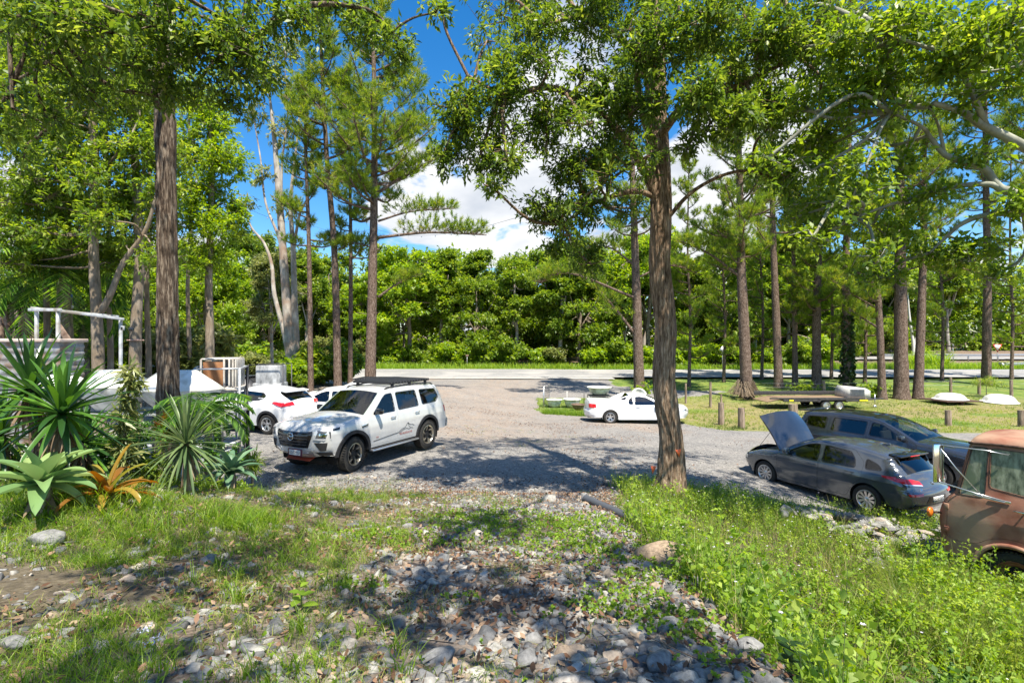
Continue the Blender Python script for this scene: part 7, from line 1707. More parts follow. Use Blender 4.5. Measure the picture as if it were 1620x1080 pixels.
signpost('marker_post', 'thin grey sign post on the grass before the guard rail', 1508, 66, 576, 543, lambda root, zt: plate(root, 'sign_plate', [(-.09, zt), (.09, zt), (.09, zt - .6), (-.09, zt - .6)], M['galv'], 0))
signpost('marker_post', 'small reddish marker on a pole at the forest edge', 739, 62, 583, 561, lambda root, zt: plate(root, 'sign_plate', [(-.18, zt), (.18, zt), (.18, zt - .25), (-.18, zt - .25)], M['fibre_brown'], 0))
# guard rail
gr = thing('guard_rail', 'long grey steel guard rail curving along the far side road', 'guard rail', (53, 74, Hf(53, 74)))
gb = np.array([53, 74, Hf(53, 74)]); xs_ = np.arange(53, 80, 2.25); mb = MB(); prof = [(-.15, 0), (-.10, .06), (-.04, 0), (.04, 0), (.10, .06), (.15, 0)]; V = []
def gp(x): return np.array([x, 74 + (x - 53) * .04, Hf(x, 74) + .95])
for x in np.arange(53, 80.1, .75):
    q = gp(x) - gb
    for dz, dy in prof: V.append(q + [0, -dy, dz])
n_ = len(V) // 6; mb.add(V, [(i * 6 + j, i * 6 + 6 + j, i * 6 + 7 + j, i * 6 + 1 + j) for i in range(n_ - 1) for j in range(5)]); mb.build('beam', M['galv'], gr)
for x in xs_: mb = MB(); q = gp(x) - gb; mb.box((q[0], q[1] + .08, q[2] - .4), (.14, .10, 1.1)); mb.build('post', M['galv'], gr)
g2 = thing('guard_rail_end', 'low end of a second guard rail with a black and white arrow plate', 'guard rail', (58.6, 61.2, Hf(58.6, 61.2)))
mb = MB(); V = []
for x in np.arange(0, 9, .75):
    for dz, dy in prof: V.append((x, -dy - .1 * x * .2, .55 + dz + x * .04))
n_ = len(V) // 6; mb.add(V, [(i * 6 + j, i * 6 + 6 + j, i * 6 + 7 + j, i * 6 + 1 + j) for i in range(n_ - 1) for j in range(5)]); mb.build('beam', M['galv'], g2)
for x in (1.2, 4, 6.8): mb = MB(); mb.box((x, .1, .22), (.16, .12, .7)); mb.build('post', M['galv'], g2)
mb = MB(); mb.rbox((-.1, -.1, .55), (.9, .05, .42), .02); pl = mb.build('arrow_plate', M['gloss_black'], g2); plate(pl, 'arrow', [(-.25, .38), (.0, .55), (-.25, .72), (-.05, .72), (.2, .55), (-.05, .38)], M['sign_white'], -.13, .004)
# grass clumps and far white sapling
for px, D, s, lb in ((1476, 63.5, 1.9, 'big round clump of yellow green grass beyond the road'), (1440, 64, 1.6, 'smaller grass clump beside the bigger one'), (1462, 66, 1.3, 'low bush behind the two grass clumps')):
    x, y, z = G(px, D); n = 500; a = rq.random(n) * 6.28; rr = rq.random(n) ** .5 * s * .8; V, Fq, F3, m_ = blades(x + rr * np.cos(a), y + rr * np.sin(a), s * 1.25, .07, rq, lean=.8); V = V - np.array([x, y, z]); T_ = np.vstack([Fq[:, [0, 1, 2]], Fq[:, [0, 2, 3]], F3])
    tag(npmesh('grass_clump', V, T_, M['grass_lush'], None, False, {'rnd': np.clip(np.repeat(rq.random(n), m_) * .5 + .5, 0, 1)}, loc=(x, y, z)), lb, 'plant', 'grass clumps beyond the road')
x, y, z = G(1445, 71); tree('gum_tree', 'slender white forked sapling in front of the far forest', (x, y, z), [(x, y, z - .2), (x, y, z + 2.5), (x - .5, y, z + 6), (x - .8, y, z + 10)], [.22, .18, .12, .05], [([(x, y, z + 2), (x + .6, y, z + 5), (x + 1.0, y, z + 9)], .14, .05)], [(x - .8, y, z + 10.5, 1.5, 1.5, 1.2, 30), (x + 1, y, z + 9.6, 1.4, 1.3, 1.0, 26)], mat('white_bark', (.6, .58, .54), .7), M['leaf_olive'], leaf=(.4, .15), npt=7, n=8, per=1.0)
# drain pipe on the mound
x0, y0 = 1.17, 8.2; x1, y1 = 1.96, 6.85; z0 = Hf(x0, y0) + .08; z1 = EYE - 298 * 6.85 / F + .0
pp_ = thing('drain_pipe', 'dark corrugated drain pipe lying across the edge of the mound', 'pipe', (x0, y0, z0))
d = np.array([x1 - x0, y1 - y0, z1 - z0]); mb = MB(); P = [d * t_ for t_ in np.linspace(0, 1.15, 90)]; mb.tube(P, [.058 + .006 * (i % 2) for i in range(90)], 16, True); mb.build('pipe_wall', mat('pipe_grey', (.07, .075, .085), .5), pp_, smooth=False)
mb = MB(); mb.lathe([(.045, -.003), (.062, -.003), (.062, .02), (.045, .02)], 16, 'z', closed=True); o = mb.build('pipe_rim', mat('pipe_rim_grey', (.16, .165, .17), .6), pp_); o.rotation_euler = Vector(-d).to_track_quat('Z', 'Y').to_euler()

# ------------------------------------------------------------------ shade house yard on the left
M['tin'] = noisy('weathered_tin', (.22, .23, .24), (.42, .42, .42), 5, .5, .1, metal=.3)
M['tin_rust'] = noisy('rusty_tin', (.10, .055, .035), (.30, .22, .17), 4, .8, .2)
M['white_weather'] = noisy('weathered_white', (.34, .36, .38), (.56, .58, .60), 5, .6, .2, c3=(.26, .24, .20), scale2=2)
M['board_brown'] = noisy('brown_board', (.20, .085, .035), (.30, .14, .06), 3, .6, .1)
M['pale_wood'] = noisy('flaking_white_timber', (.30, .26, .22), (.62, .59, .54), 14, .8, .4, stretch=(1, 1, .3))
x0, y0, z0 = G(280, 12.6)
bench = thing('steel_bench', 'long steel bench carrying the big white bowls', 'bench', (-9.2, 12.6, Hf(-9.2, 12.6))); zb = 1.88 - Hf(-9.2, 12.6)
mb = MB(); mb.rbox((0, 0, zb), (5.0, 1.3, .05), .01); mb.build('top', M['tin'], bench)
for k in range(4):
    for sy in (-.6, .6): mb = MB(); mb.box((-2.4 + k * 1.6, sy, zb / 2), (.05, .05, zb)); mb.build('leg', M['steel_dark'], bench)
mb = MB(); mb.rbox((0, 0, zb * .45), (4.9, 1.2, .04), .01); mb.build('shelf', M['white_weather'], bench)
def facet_bowl(label, px, D, w, ztop, zmid, zbot, ry):
    x = (px - 810) * D / F; root = thing('bowl', label, 'bowl', (x, D, zbot), .1, 'white bowls on the bench'); h = zmid - zbot
    mb = MB(); mb.lathe([(.001, 0), (w * .45, 0), (w * .8, h * .55), (w, h), (w * 1.0, h + .02)], 8, 'z'); mb.v[0][:, 1] *= ry; mb.build('lower_shell', M['fibre_white'], root)
    mb = MB(); mb.lathe([(w * 1.03, h + .0), (w * 1.02, h + .04), (w * .42, ztop - zbot), (.001, ztop - zbot)], 8, 'z'); mb.v[0][:, 1] *= ry; mb.build('upper_shell', M['fibre_white'], root)
facet_bowl('big white faceted bowl behind the dark trunk', 283, 12.4, 1.02, 2.90, 2.44, 1.92, .6)
facet_bowl('white faceted bowl left of the dark trunk', 182, 12.6, .95, 2.90, 2.50, 1.92, .6)
facet_bowl('white bowl half hidden by the yucca leaves', 95, 13.0, .9, 2.75, 2.4, 1.92, .6)
for px, D, w, h, lb in ((320, 12.0, 1.0, .5, 'white plastic tub on the ground below the bench'), (205, 12.0, 1.1, .6, 'white tub under the bench near the variegated plant')):
    x, y, z = G(px, D); root = thing('tub', lb, 'tub', (x, y, z), .1, 'tubs below the bench'); mb = MB(); mb.rbox((0, 0, h / 2), (w, .6, h), .06); mb.build('body', M['white_weather'], root, sharp=35); mb = MB(); mb.rbox((0, 0, h), (w + .06, .66, .05), .02); mb.build('lid', M['white_weather'], root, sharp=35)
# steel frame in front of the crossover
fr = thing('steel_gantry', 'tall rectangular steel frame in front of the white crossover', 'frame', (-7.1, 13.2, Hf(-7.1, 13.2))); o0 = np.array([-7.1, 13.2, Hf(-7.1, 13.2)])
c4 = [at(379, 583, 12.9), at(391, 579, 13.9), at(312, 580, 13.9), at(307, 584, 12.9)]
for i, c in enumerate(c4):
    mb = MB(); zt = c[2]; c = c - o0; hh = Hf(c[0] + o0[0], c[1] + o0[1]) - o0[2]; mb.box((c[0], c[1], (c[2] + hh) / 2), (.05, .05, c[2] - hh)); mb.build('post', M['galv'] if i != 1 else M['steel_dark'], fr)
for i in range(4):
    mb = MB(); mb.tube([c4[i] - o0, c4[(i + 1) % 4] - o0], .024, 6); mb.build('rail', M['galv'], fr)
mb = MB(); mb.tube([c4[0] - o0 - [0, 0, 1.35], c4[3] - o0 - [0, 0, 1.35]], .022, 6); mb.tube([c4[0] - o0 - [0, 0, 1.35], c4[1] - o0 - [0, 0, 1.35]], .022, 6); mb.build('cross_rail', M['galv'], fr)
# crate with brown board
x = (353 - 810) * 13.5 / F; cb = thing('timber_crate', 'flaking white timber box with a brown board leaning in it', 'crate', (x, 13.5, 2.42), .25)
mb = MB(); mb.rbox((0, .42, .36), (.78, .03, .72), .005); mb.rbox((0, 0, .73), (.80, .88, .04), .01); mb.rbox((.40, 0, .36), (.04, .86, .72), .01); mb.build('carcass', M['pale_wood'], cb)
for xx in (-.39, .14, .26, .34): mb = MB(); mb.rbox((xx, -.43, .36), (.045, .04, .72), .006); mb.build('stile', M['pale_wood'], cb)
mb = MB(); mb.rbox((-.12, -.40, .34), (.46, .015, .66), .003); mb.build('panel', M['board_brown'], cb)
mb = MB(); mb.rbox((0, 0, -.04), (.95, 1.0, .08), .02); mb.build('base', M['pale_wood'], cb)
shl = thing('shelf_rack', 'grey steel rack carrying the flaking timber box', 'rack', (x, 13.5, Hf(x, 13.5)), .25); hz = 2.34 - Hf(x, 13.5)
for sx in (-.42, .42):
    for sy in (-.42, .42): mb = MB(); mb.box((sx, sy, hz / 2), (.04, .04, hz)); mb.build('leg', M['galv'], shl)
mb = MB(); mb.rbox((0, 0, hz - .02), (.95, .95, .03), .005); mb.build('top', M['tin'], shl)
# wire cage and wrapped stack
x, y, z = G(428, 19.6); zz0 = z; cg = thing('wrapped_pallet', 'stack wrapped in clear plastic film inside a thin frame behind the crossover', 'pallet', (x, y, z), .1); hz = EYE - (576 - 540) * 19.6 / F - z
mb = MB(); mb.rbox((0, 0, hz * .36), (1.05, .8, hz * .7), .05); mb.rbox((.03, 0, hz * .84), (.9, .75, hz * .30), .06); mb.build('load', noisy('plastic_film', (.16, .165, .17), (.42, .43, .44), 7, .35, .4, stretch=(1, 1, .4), dist=.03), cg, sharp=35)
for sx in (-.62, .62):
    for sy in (-.5, .5): mb = MB(); mb.box((sx, sy, hz / 2), (.035, .035, hz)); mb.build('upright', M['steel_dark'], cg)
for sy in (-.5, .5): mb = MB(); mb.box((0, sy, hz), (1.28, .03, .03)); mb.build('top_rail', M['steel_dark'], cg)
x, y, z = G(400, 19.4); bn_ = thing('scrap_bin', 'dark sloping bin left of the wrapped stack', 'bin', (x, y, z), -.1); mb = MB(); mb.prism([(-.5, 0), (.6, 0), (.6, 1.0), (-.1, 1.9), (-.5, 1.9)], -.5, .5, lambda a, b, t_: (a, t_, b)); mb.build('body', M['steel_dark'], bn_); mb = MB(); mb.rbox((-.3, 0, 1.93), (.5, 1.1, .04), .01); mb.build('lid', M['grille_grey'], bn_)
# corrugated tank wall, pergola, old hut
x, y = (-40 - 810) * 14.5 / F, 14.5; z = Hf(x, y); tk_ = thing('tin_shed', 'low grey corrugated tin shed with a pale capping behind the yucca', 'shed', (x, y, z)); w = (95 + 40) * 14.5 / F; ht = EYE - (535 - 540) * 14.5 / F - z
n = 60; M['tin_stained'] = noisy('stained_tin', (.20, .21, .22), (.38, .38, .38), 3, .5, .1, metal=.3, c3=(.22, .15, .10), scale2=2.2, stretch=(1, 1, .3))
V = []; V2 = []
for i in range(n + 1):
    zz_ = (ht - .1) * i / n; o_ = .02 * math.sin(i * 1.57)
    V += [(0, o_, zz_), (w, o_, zz_)]; V2 += [(w + o_, .02, zz_), (w + o_, .82, zz_)]
for V_ in (V, V2): mb = MB(); mb.add(V_, [(2 * i, 2 * i + 1, 2 * i + 3, 2 * i + 2) for i in range(n)]); mb.build('wall', M['tin_stained'], tk_)
mb = MB(); mb.rbox((w / 2, .42, ht - .06), (w + .1, 1.0, .10), .02); mb.build('roof', noisy('pinkish_capping', (.40, .30, .25), (.58, .50, .45), 3, .8, .1), tk_)
pg = thing('pergola', 'white painted pergola frame of posts and beams above the tin shed', 'pergola', (at(75, 540, 16)[0], 16, Hf(-14.5, 16))); o0 = np.array([at(75, 540, 16)[0], 16, Hf(-14.5, 16)])
def beam(a, b_, s, m, name, root, o0):
    a = np.array(a) - o0; b_ = np.array(b_) - o0; mb = MB(); d = b_ - a; L = np.linalg.norm(d); q = Vector(d).to_track_quat('X', 'Z').to_euler()
    mb.rbox((0, 0, 0), (L, s[0], s[1]), .01); mb.xf(Matrix.Translation((a + b_) / 2) @ q.to_matrix().to_4x4()); mb.build(name, m, root)
pt = [at(58, 491, 15.6), at(92, 493, 15.0), at(191, 506, 16.6)]
for q, r_b in ((pt[0], 1.0), (pt[1], 1.0), (pt[2], 0)):
    zb_ = Hf(q[0], q[1]); beam(q, (q[0], q[1], zb_), (.08, .08), M['white_weather'], 'post', pg, o0)
beam(at(46, 490, 15.7), at(96, 490, 14.9), (.07, .09), M['white_weather'], 'beam', pg, o0); beam(at(90, 491, 15.0), at(196, 505, 16.6), (.07, .08), M['white_weather'], 'beam', pg, o0); beam(at(48, 487, 15.8), at(188, 501, 17.6), (.06, .08), M['white_weather'], 'beam', pg, o0)
hx, hy = at(10, 500, 18)[0], 18; hut = thing('old_hut', 'collapsed looking hut with a rusty tin roof and timber props at the far left', 'hut', (hx, hy, Hf(hx, hy))); o0 = np.array([hx, hy, Hf(hx, hy)])
for a, b_ in (((5, 490), (28, 560)), ((38, 498), (10, 560)), ((28, 490), (30, 570)), ((2, 500), (2, 570)), ((42, 496), (60, 560))): beam(at(*a, 18), at(*b_, 18), (.13, .13), M['tin_rust'], 'prop', hut, o0)
rp_ = [at(-60, 500, 17.5), at(12, 474, 17.8), at(46, 498, 18), at(46, 498, 20), at(12, 474, 20), at(-60, 500, 20)]
mb = MB(); mb.add([q - o0 for q in rp_], [(0, 1, 4, 5), (1, 2, 3, 4)]); mb.add([q - o0 - [0, 0, .05] for q in rp_], [(5, 4, 1, 0), (4, 3, 2, 1)]); mb.build('roof', M['tin_rust'], hut)
# diagonal plank and old car behind
pk = thing('leaning_plank', 'brown plank leaning against the thick trunk under the pergola', 'plank', at(105, 545, 17)); beam(at(92, 515, 17), at(120, 555, 17), (.05, .2), M['tin_rust'], 'board', pk, at(105, 545, 17))
oc = thing('old_car', 'dusty dark car with a brown roof between the two grey trunks', 'car', (at(222, 590, 30)[0], 30, Hf(at(222, 590, 30)[0], 30)), math.pi + .2, None)
OC = dict(UTE); OC = dict(HATCH); OC.update(paint='dark_paint', strips=[(a, b if b.startswith('glass') else ('tin_rust' if a == 'roof' else 'dark_paint'), c_, d_) for a, b, c_, d_ in HATCH['strips']], parts=[], wheel='steel')
build_car(oc, OC)
# things fixed to the trunks
def tbox(name, label, cat, px, py, D, d, m, extra=None):
    p = at(px, py, D); root = thing(name, label, cat, p); mb = MB(); mb.rbox((0, 0, 0), d, min(d) * .2); mb.build('case', m, root, sharp=35)
    mb = MB(); mb.rbox((0, -d[1] / 2 - .004, 0), (d[0] * .7, .008, d[2] * .6), .002); mb.build('face', M['gloss_black'], root); return root
tbox('light_box', 'small blue box fixed high on the thick grey trunk', 'box', 111, 468, 20.6, (.17, .1, .12), mat('blue_box', (.05, .14, .5), .4))
tbox('security_camera', 'small dark solar panel camera on the pale trunk', 'camera', 208, 521, 18.2, (.16, .1, .12), M['grille_grey'])
tbox('floodlight', 'white floodlight clamped to the thick grey trunk below the blue box', 'lamp', 113, 485, 20.6, (.13, .1, .10), M['sign_white'])
tbox('switch_box', 'pale box on the pergola end post', 'box', 194, 519, 16.4, (.10, .08, .14), M['white_weather'])
st_ = thing('strap', 'pale pink strap tied round the trunk with the camera', 'strap', at(214, 538, 18.6)); mb = MB(); a = np.linspace(0, 6.283, 20); mb.tube([(.25 * math.cos(t), .25 * math.sin(t), 0) for t in a], .022, 5, False); mb.tube([(.1, -.24, 0), (.34, -.3, .04)], .02, 5); mb.build('band', mat('pink_strap', (.6, .38, .3), .7), st_, smooth=True)
# string lights between the trunks
def wire(label, pts, sag, nb, r=.006):
    P = [np.array(p, float) for p in pts]; o0 = P[0].copy(); root = thing('string_lights', label, 'string lights', o0); C = []
    for a, b_ in zip(P[:-1], P[1:]):
        for t_ in np.linspace(0, 1, 14): q = a * (1 - t_) + b_ * t_; q[2] -= sag * 4 * t_ * (1 - t_); C.append(q - o0)
    mb = MB(); mb.tube(C, r, 4); mb.build('cable', M['steel_dark'], root)
    for k in range(nb):
        q = C[int((k + .5) / nb * (len(C) - 1))]; mb = MB(); mb.lathe([(.001, -.09), (.022, -.07), (.026, -.045), (.014, -.02), (.012, 0)], 8, 'z', q); mb.build('bulb', M['lens_white'], root, smooth=True)
wire('cable of hanging bulbs from the thick pine to the big rough tree', [at(592, 361, 33), at(1040, 262, 10.6)], .9, 9)
wire('cable of hanging bulbs strung between the left pines and the dark trunk', [at(266, 255, 10.8), at(481, 350, 34), at(592, 361, 33)], .5, 10)
wire('low cable looped between the pine trunks by the cars', [at(489, 500, 34), at(529, 506, 34), at(555, 508, 35), at(589, 500, 33)], .1, 4)

# ------------------------------------------------------------------ planting on the left
def strap_leaves(root, name, n, L, Wd, el, mt, r, fold=.2, curve=.35, base=(0, 0, 0), seg=7, tipr=.1, merge=False, peak=.4, az0=0, wav=0):
    V_all = []; F_all = []; RN = []; nb = 0
    for k in range(n):
        a = az0 + k * 2.39996 + r.normal() * .12; e = el[0] + (el[1] - el[0]) * (k / max(1, n - 1)) + r.normal() * .08; l = L * (.8 + .4 * r.random()); bx = np.array(base, float)
        s = np.array([-math.sin(a), math.cos(a), 0]); p = bx.copy(); V = []; cu = curve * (.6 + .8 * r.random())
        for i in range(seg + 1):
            f = i / seg; ee = e - cu * f ** 1.6 * (1.4 if e < 1.2 else .4); d = np.array([math.cos(a) * math.cos(ee), math.sin(a) * math.cos(ee), math.sin(ee)]); nn = np.cross(s, d) * -1
            if nn[2] < 0: nn = -nn
            w = Wd * .5 * (math.sin(math.pi * min(1, (f ** peak))) if peak < 1 and f > 0 else 0)
            w = Wd * .5 * (tipr + (1 - tipr) * math.sin(math.pi * (f ** peak * .94 + .06 if f < 1 else 1)) ** .8) * (1 if f < 1 else 0)
            V += [p + s * w + nn * w * fold * 2, p, p - s * w + nn * w * fold * 2]
            p = p + d * l / seg
        Fa = []
        for i in range(seg):
            for j in range(2): Fa.append((i * 3 + j, i * 3 + 3 + j, i * 3 + 4 + j, i * 3 + 1 + j))
        rn = np.full(len(V), .15 + .8 * r.random())
        if merge: V_all.append(np.array(V)); F_all += [[i + nb for i in f_] for f_ in Fa]; RN.append(rn); nb += len(V)
        else: npmesh(name, V, [list(f_) for f_ in Fa], mt, root, True, {'rnd': rn})
    if merge: npmesh(name, np.vstack(V_all), F_all, mt, root, True, {'rnd': np.concatenate(RN)})
rp2 = np.random.default_rng(88)
M['yucca'] = leafmat('yucca_leaf', [(.012, .035, .012), (.03, .085, .018), (.06, .15, .02), (.12, .26, .03)], .25, .3, spec=.6)
M['agave'] = leafmat('agave_leaf', [(.10, .19, .07), (.16, .27, .10), (.22, .33, .12), (.30, .40, .16)], .22, .38, spec=.5)
M['agave_blue'] = leafmat('blue_agave_leaf', [(.07, .15, .08), (.11, .20, .11), (.16, .26, .14)], .15, .4)
M['brom'] = leafmat('bromeliad_leaf', [(.15, .06, .02), (.24, .11, .02), (.34, .23, .04), (.22, .26, .05)], .35, .35)
M['yucca_grey'] = leafmat('grey_green_yucca', [(.045, .08, .03), (.08, .13, .05), (.13, .19, .07), (.22, .28, .12)], .2, .4)
M['variegated'] = leafmat('variegated_leaf', [(.08, .12, .03), (.18, .22, .06), (.34, .35, .14), (.05, .09, .02)], .3, .4)
M['frond'] = leafmat('frond', [(.02, .06, .012), (.045, .12, .02), (.10, .22, .03), (.22, .36, .05)], .4, .35)
M['dead'] = leafmat('dead_leaf', [(.10, .065, .04), (.20, .14, .09), (.30, .23, .15)], .2, .8)
def yucca(label, px, base_py, D, heads, L, W_, n, mt, group='yucca plants', el=(-.7, 1.45)):
    p = at(px, base_py, D); zg = Hf(p[0], p[1]); root = thing('yucca', label, 'plant', (p[0], p[1], zg), 0, group)
    for hx_, hy_, hD in heads:
        h = at(hx_, hy_, hD) - np.array([p[0], p[1], zg]); V, Fa = trunk_mesh([(0, 0, -.05), h * .5 + [.04, 0, 0], h], [.07, .055, .05], 12, .06, .3); npmesh('stem', V, Fa, M['bark_rough'], root, True)
        strap_leaves(root, 'leaf', n, L, W_, el, M[mt], rp2, .22, .30, h, 6, .35, merge=False, peak=.75)
        strap_leaves(root, 'dead_leaves', 26, L * .6, W_ * .8, (-1.3, -.7), M['dead'], rp2, .2, .1, h - [0, 0, .1], 4, .3, merge=True, peak=.75)
yucca('tall dark green yucca with two spiky heads at the left edge', 55, 800, 5.3, [(48, 618, 5.4), (98, 655, 5.0)], .62, .058, 70, 'yucca')
yucca('dark yucca head low behind the agave', 10, 790, 5.9, [(0, 690, 5.9), (130, 700, 6.4)], .62, .05, 55, 'yucca')
yucca('round grey green yucca with stiff narrow leaves in front of the dark trunk', 292, 795, 6.3, [(294, 702, 6.3)], .66, .034, 99, 'yucca_grey', el=(-1.0, 1.5))
def agave(label, px, py, D, L, W_, n, mt, el, group='agave plants', name='agave', curve=.55, tip=.12):
    p = at(px, py, D); zg = Hf(p[0], p[1]); root = thing(name, label, 'plant', (p[0], p[1], zg), .4, group); hh = max(.05, p[2] - zg); V, Fa = trunk_mesh([(0, 0, -.05), (0, .02, hh * .6), (0, 0, hh)], [.09, .08, .06], 12, .05, .2); npmesh('stem', V, Fa, M['bark_grey'], root, True)
    strap_leaves(root, 'leaf', n, L, W_, el, M[mt], rp2, .30, curve, (0, 0, hh), 9, tip, peak=.62); strap_leaves(root, 'dead_leaves', 12, L * .5, W_ * .5, (-1.2, -.6), M['dead'], rp2, .2, .1, (0, 0, hh * .8), 4, .2, merge=True)
agave('large pale green agave with broad smooth leaves at the lower left', 66, 768, 4.6, .50, .15, 22, 'agave', (-.25, 1.15))
agave('smaller blue green agave left of the wagon', 364, 748, 7.3, .46, .12, 22, 'agave_blue', (-.2, 1.15))
agave('orange and yellow bromeliad beside the large agave', 170, 792, 5.0, .46, .075, 18, 'brom', (.1, 1.25), 'bromeliads', 'bromeliad', .9, .5)
agave('small dull red bromeliad low beside the orange one', 205, 800, 5.3, .26, .05, 12, 'brom', (.0, .8), 'bromeliads', 'bromeliad', .9, .5)
def frond(root, base, az, el, L, n, lw, ll, mt, r, name='frond', droop=1.2):
    P = [np.array(base, float)]; e = el
    for i in range(14): e -= droop / 14 * (1.0 + .4 * i / 14); P.append(P[-1] + np.array([math.cos(az) * math.cos(e), math.sin(az) * math.cos(e), math.sin(e)]) * L / 14)
    P = np.array(P); mb = MB(); mb.tube(P, np.linspace(.012, .003, 15), 4); V0 = np.vstack(mb.v); F0 = [list(f) for f in mb.f]; Vs = [V0]; Fs = F0; nb = len(V0); rn = [np.full(nb, .5)]
    R_ = resample(P, n); T_ = np.gradient(R_, axis=0); T_ /= np.linalg.norm(T_, axis=1)[:, None]
    for i in range(2, n):
        f = i / n; l = ll * math.sin(math.pi * (.12 + .83 * f)) ** .7
        for sg in (1, -1):
            s = np.cross(T_[i], [0, 0, 1.]); s /= np.linalg.norm(s) + 1e-9; d = s * sg * .85 + T_[i] * .5 + [0, 0, -.18 + .2 * r.normal() * .5]; d /= np.linalg.norm(d); w = np.cross(d, [0, 0, 1.]); w /= np.linalg.norm(w) + 1e-9
            q = R_[i]; V = [q, q + d * l * .4 + w * lw * .5, q + d * l - [0, 0, .15 * l], q + d * l * .4 - w * lw * .5]; Vs.append(np.array(V)); Fs.append([nb, nb + 1, nb + 2, nb + 3]); nb += 4; rn.append(np.full(4, r.random()))
    npmesh(name, np.vstack(Vs), Fs, mt, root, False, {'rnd': np.concatenate(rn)})
def palm(label, px, D, crown_py, n, L, ll, lw, trunk_r, mt='frond', group='palms and cycads', elr=(.2, 1.3), name='palm', droop=1.5, seed=0):
    r = np.random.default_rng(seed); x = (px - 810) * D / F; z = Hf(x, D); root = thing(name, label, 'palm', (x, D, z), 0, group); hz = max(.1, EYE - (crown_py - 540) * D / F - z)
    V, Fa = trunk_mesh([(0, 0, -.1), (.03, 0, hz * .5), (0, 0, hz)], [trunk_r * 1.2, trunk_r, trunk_r * .9], 14, .12, .12); npmesh('trunk', V, Fa, M['bark_grey'], root, True)
    for k in range(n): frond(root, (0, 0, hz), k * 2.4 + r.normal() * .2, elr[0] + (elr[1] - elr[0]) * k / n, L * (.85 + .3 * r.random()), 34, lw, ll, M[mt], r, droop=droop)
palm('dark feathery palm in front of the steel frame', 328, 8.6, 648, 15, .82, .30, .03, .06, seed=1)
palm('low green cycad beside the dark trunk', 300, 9.2, 650, 12, .95, .22, .03, .07, seed=2, elr=(.0, 1.1))
palm('tall palm with a mop of long fronds between the grey trunks', 100, 19, 432, 20, 3.3, .75, .07, .22, seed=3, elr=(-.3, 1.3), droop=1.6)
palm('shaggy palm with yellow green fronds behind the pergola', 132, 24, 500, 18, 2.6, .6, .07, .2, seed=4, elr=(-.5, 1.2), droop=1.8)
palm('palm fronds arching over the old hut', 20, 22, 450, 16, 3.2, .7, .07, .2, seed=5, elr=(-.2, 1.2), droop=1.6)
# tall variegated plant
p = at(200, 790, 6.6); zg = Hf(p[0], p[1]); vp = thing('variegated_shrub', 'tall drooping plant with cream striped leaves beside the yucca', 'plant', (p[0], p[1], zg), 0)
top = at(208, 585, 6.5) - np.array([p[0], p[1], zg]); s_ = crom([(0, 0, 0), top * .5 + [-.06, 0, 0], top], 8); mb = MB(); mb.tube(s_, np.linspace(.03, .012, len(s_)), 6); mb.build('stem', M['bark_grey'], vp, smooth=True)
P = s_[rp2.integers(4, len(s_), 150)] + rp2.normal(size=(150, 3)) * [.05, .05, .04]; A = rp2.normal(size=(150, 3)); A[:, 2] = -.1; V, Q, rn = leaves(P, A, 5, .17, .032, rp2, .35, 1.0); npmesh('foliage', V, Q, M['variegated'], vp, False, {'rnd': rn})
# low shrubs filling the bed
def shrub(label, px, py, D, rx, ry, n, mt, L, W_, npt=8, name='shrub', group='shrubs in the planting'):
    c = at(px, py, D); zg = Hf(c[0], c[1]); k = D / F
    tree(name, label, (c[0], c[1], zg), [(c[0], c[1], zg - .05), (c[0] + .02, c[1], (zg + c[2]) / 2), (c[0], c[1], c[2])], [.025, .02, .01], [], [(c[0], c[1], c[2], rx * k, rx * k * .7, ry * k, n)], M['bark_grey'], M[mt], group, leaf=(L, W_), npt=npt, n=6, per=.1, cat='shrub', r=rp2, twigr=.004, clus=.02)
DENS = 1.0
shrub('dark fine leafed shrub behind the variegated plant', 215, 690, 7.2, 46, 50, 120, 'frond', .06, .03)
shrub('dark shrub at the foot of the left yucca', 25, 745, 6.0, 50, 40, 110, 'leaf_dark', .09, .035)
shrub('red and green croton at the foot of the dark trunk', 262, 680, 8.8, 22, 28, 60, 'brom', .10, .04)
shrub('bright green shrub between the cycad and the steel frame', 305, 665, 10.4, 36, 20, 90, 'leaf_bright', .08, .04)
shrub('shrub with strappy leaves in front of the crossover wheel', 398, 735, 9.4, 18, 24, 60, 'grass', .16, .02)
shrub('low green shrub under the smaller agave', 330, 770, 7.8, 50, 22, 110, 'leaf_mid', .07, .03)
shrub('small leafed shrub below the round yucca', 250, 790, 6.2, 40, 18, 90, 'weed', .05, .025)
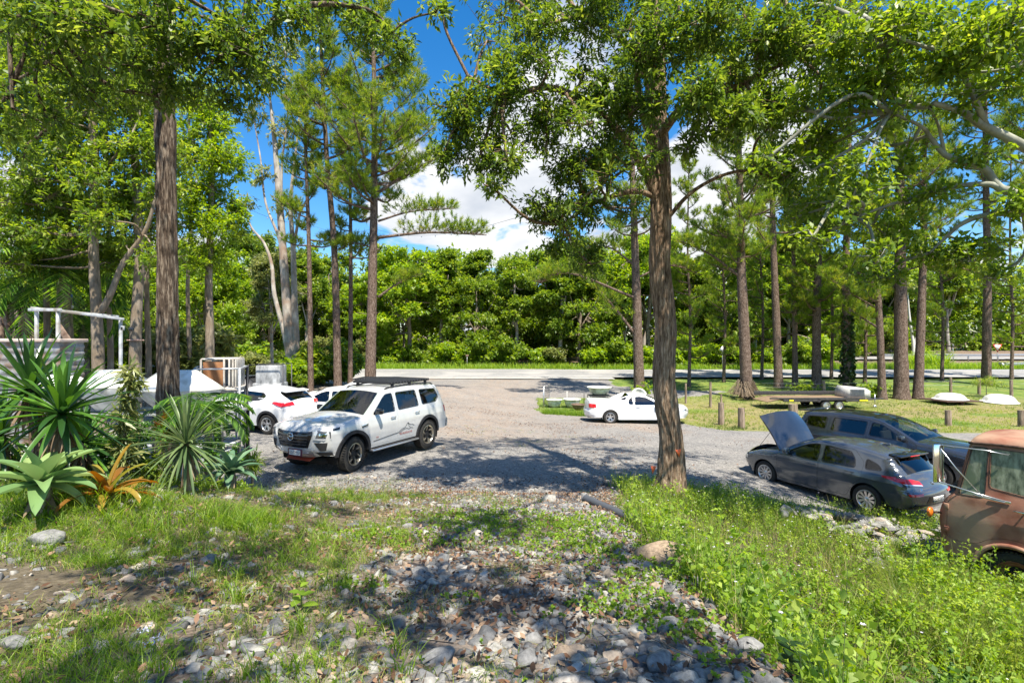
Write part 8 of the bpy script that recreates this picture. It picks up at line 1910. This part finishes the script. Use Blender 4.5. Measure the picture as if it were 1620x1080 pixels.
shrub('garden bush with red and yellow flowers at the foot of the white gum', 445, 596, 36, 34, 12, 130, 'leaf_bright', .22, .1)
shrub('leafy bush right of the white gum base', 478, 600, 35, 18, 10, 60, 'leaf_mid', .22, .1)
shrub('yellow green shrub between trailer crate and pine', 1385, 616, 38.5, 26, 14, 90, 'leaf_bright', .18, .08)
shrub('creeper hiding the fence behind the trailer', 1275, 612, 41, 30, 12, 90, 'leaf_mid', .18, .09)
shrub('weedy shrub at the foot of the pine behind the ute', 1020, 614, 37, 26, 12, 70, 'leaf_bright', .18, .08)
shrub('wispy grass bush behind the white shell', 1560, 605, 38.5, 36, 12, 100, 'grass', .3, .03)

for i, (px, py, D, rx, ry, n_, mt_, lb) in enumerate(((60, 735, 6.6, 90, 50, 200, 'leaf_dark', 'dark leafy mass behind the two yucca stems'), (150, 720, 7.0, 60, 60, 160, 'frond', 'dark fine leafed bush between yucca and variegated plant'), (235, 745, 6.9, 50, 40, 130, 'leaf_dark', 'dark bush left of the round yucca'),
        (345, 720, 8.2, 44, 40, 120, 'frond', 'feathery dark bush behind the smaller agave'), (120, 770, 5.8, 60, 26, 100, 'leaf_dark', 'low dark leaves between agave and bromeliad'), (275, 775, 6.8, 50, 22, 90, 'leaf_mid', 'low shrub at the stem of the round yucca'), (372, 775, 8.4, 40, 14, 60, 'weed', 'weedy edge right of the smaller agave'))):
    shrub(lb, px, py, D, rx, ry, n_, mt_, .09 if i != 3 else .06, .035)
x, y = pick(700, -6.5, -2.6, 4.3, 6.6, lambda x, y: np.exp(-((y - (4.5 + (x + 4.6) * .55)) ** 2) / .12), rq); x, y = clumpy(x, y, 12, rq, .05)
grass('tall_grass', x, y, .26, .009, rq, M['grass_lush'], 'lush grass in front of the agave and the yucca', lean=.9)
x, y = pick(5000, -6, 1.0, 2.0, 9, lambda x, y: (vnoise(x, y, .7, 161) > .5) * (1 - sstep((x + .3) / 1.2)), rq, 1.1); x, y = clumpy(x, y, 8, rq, .04)
grass('grass', x, y, .075, .005, rq, M['grass'], 'thin yellow green grass among the stones', lean=1.2)
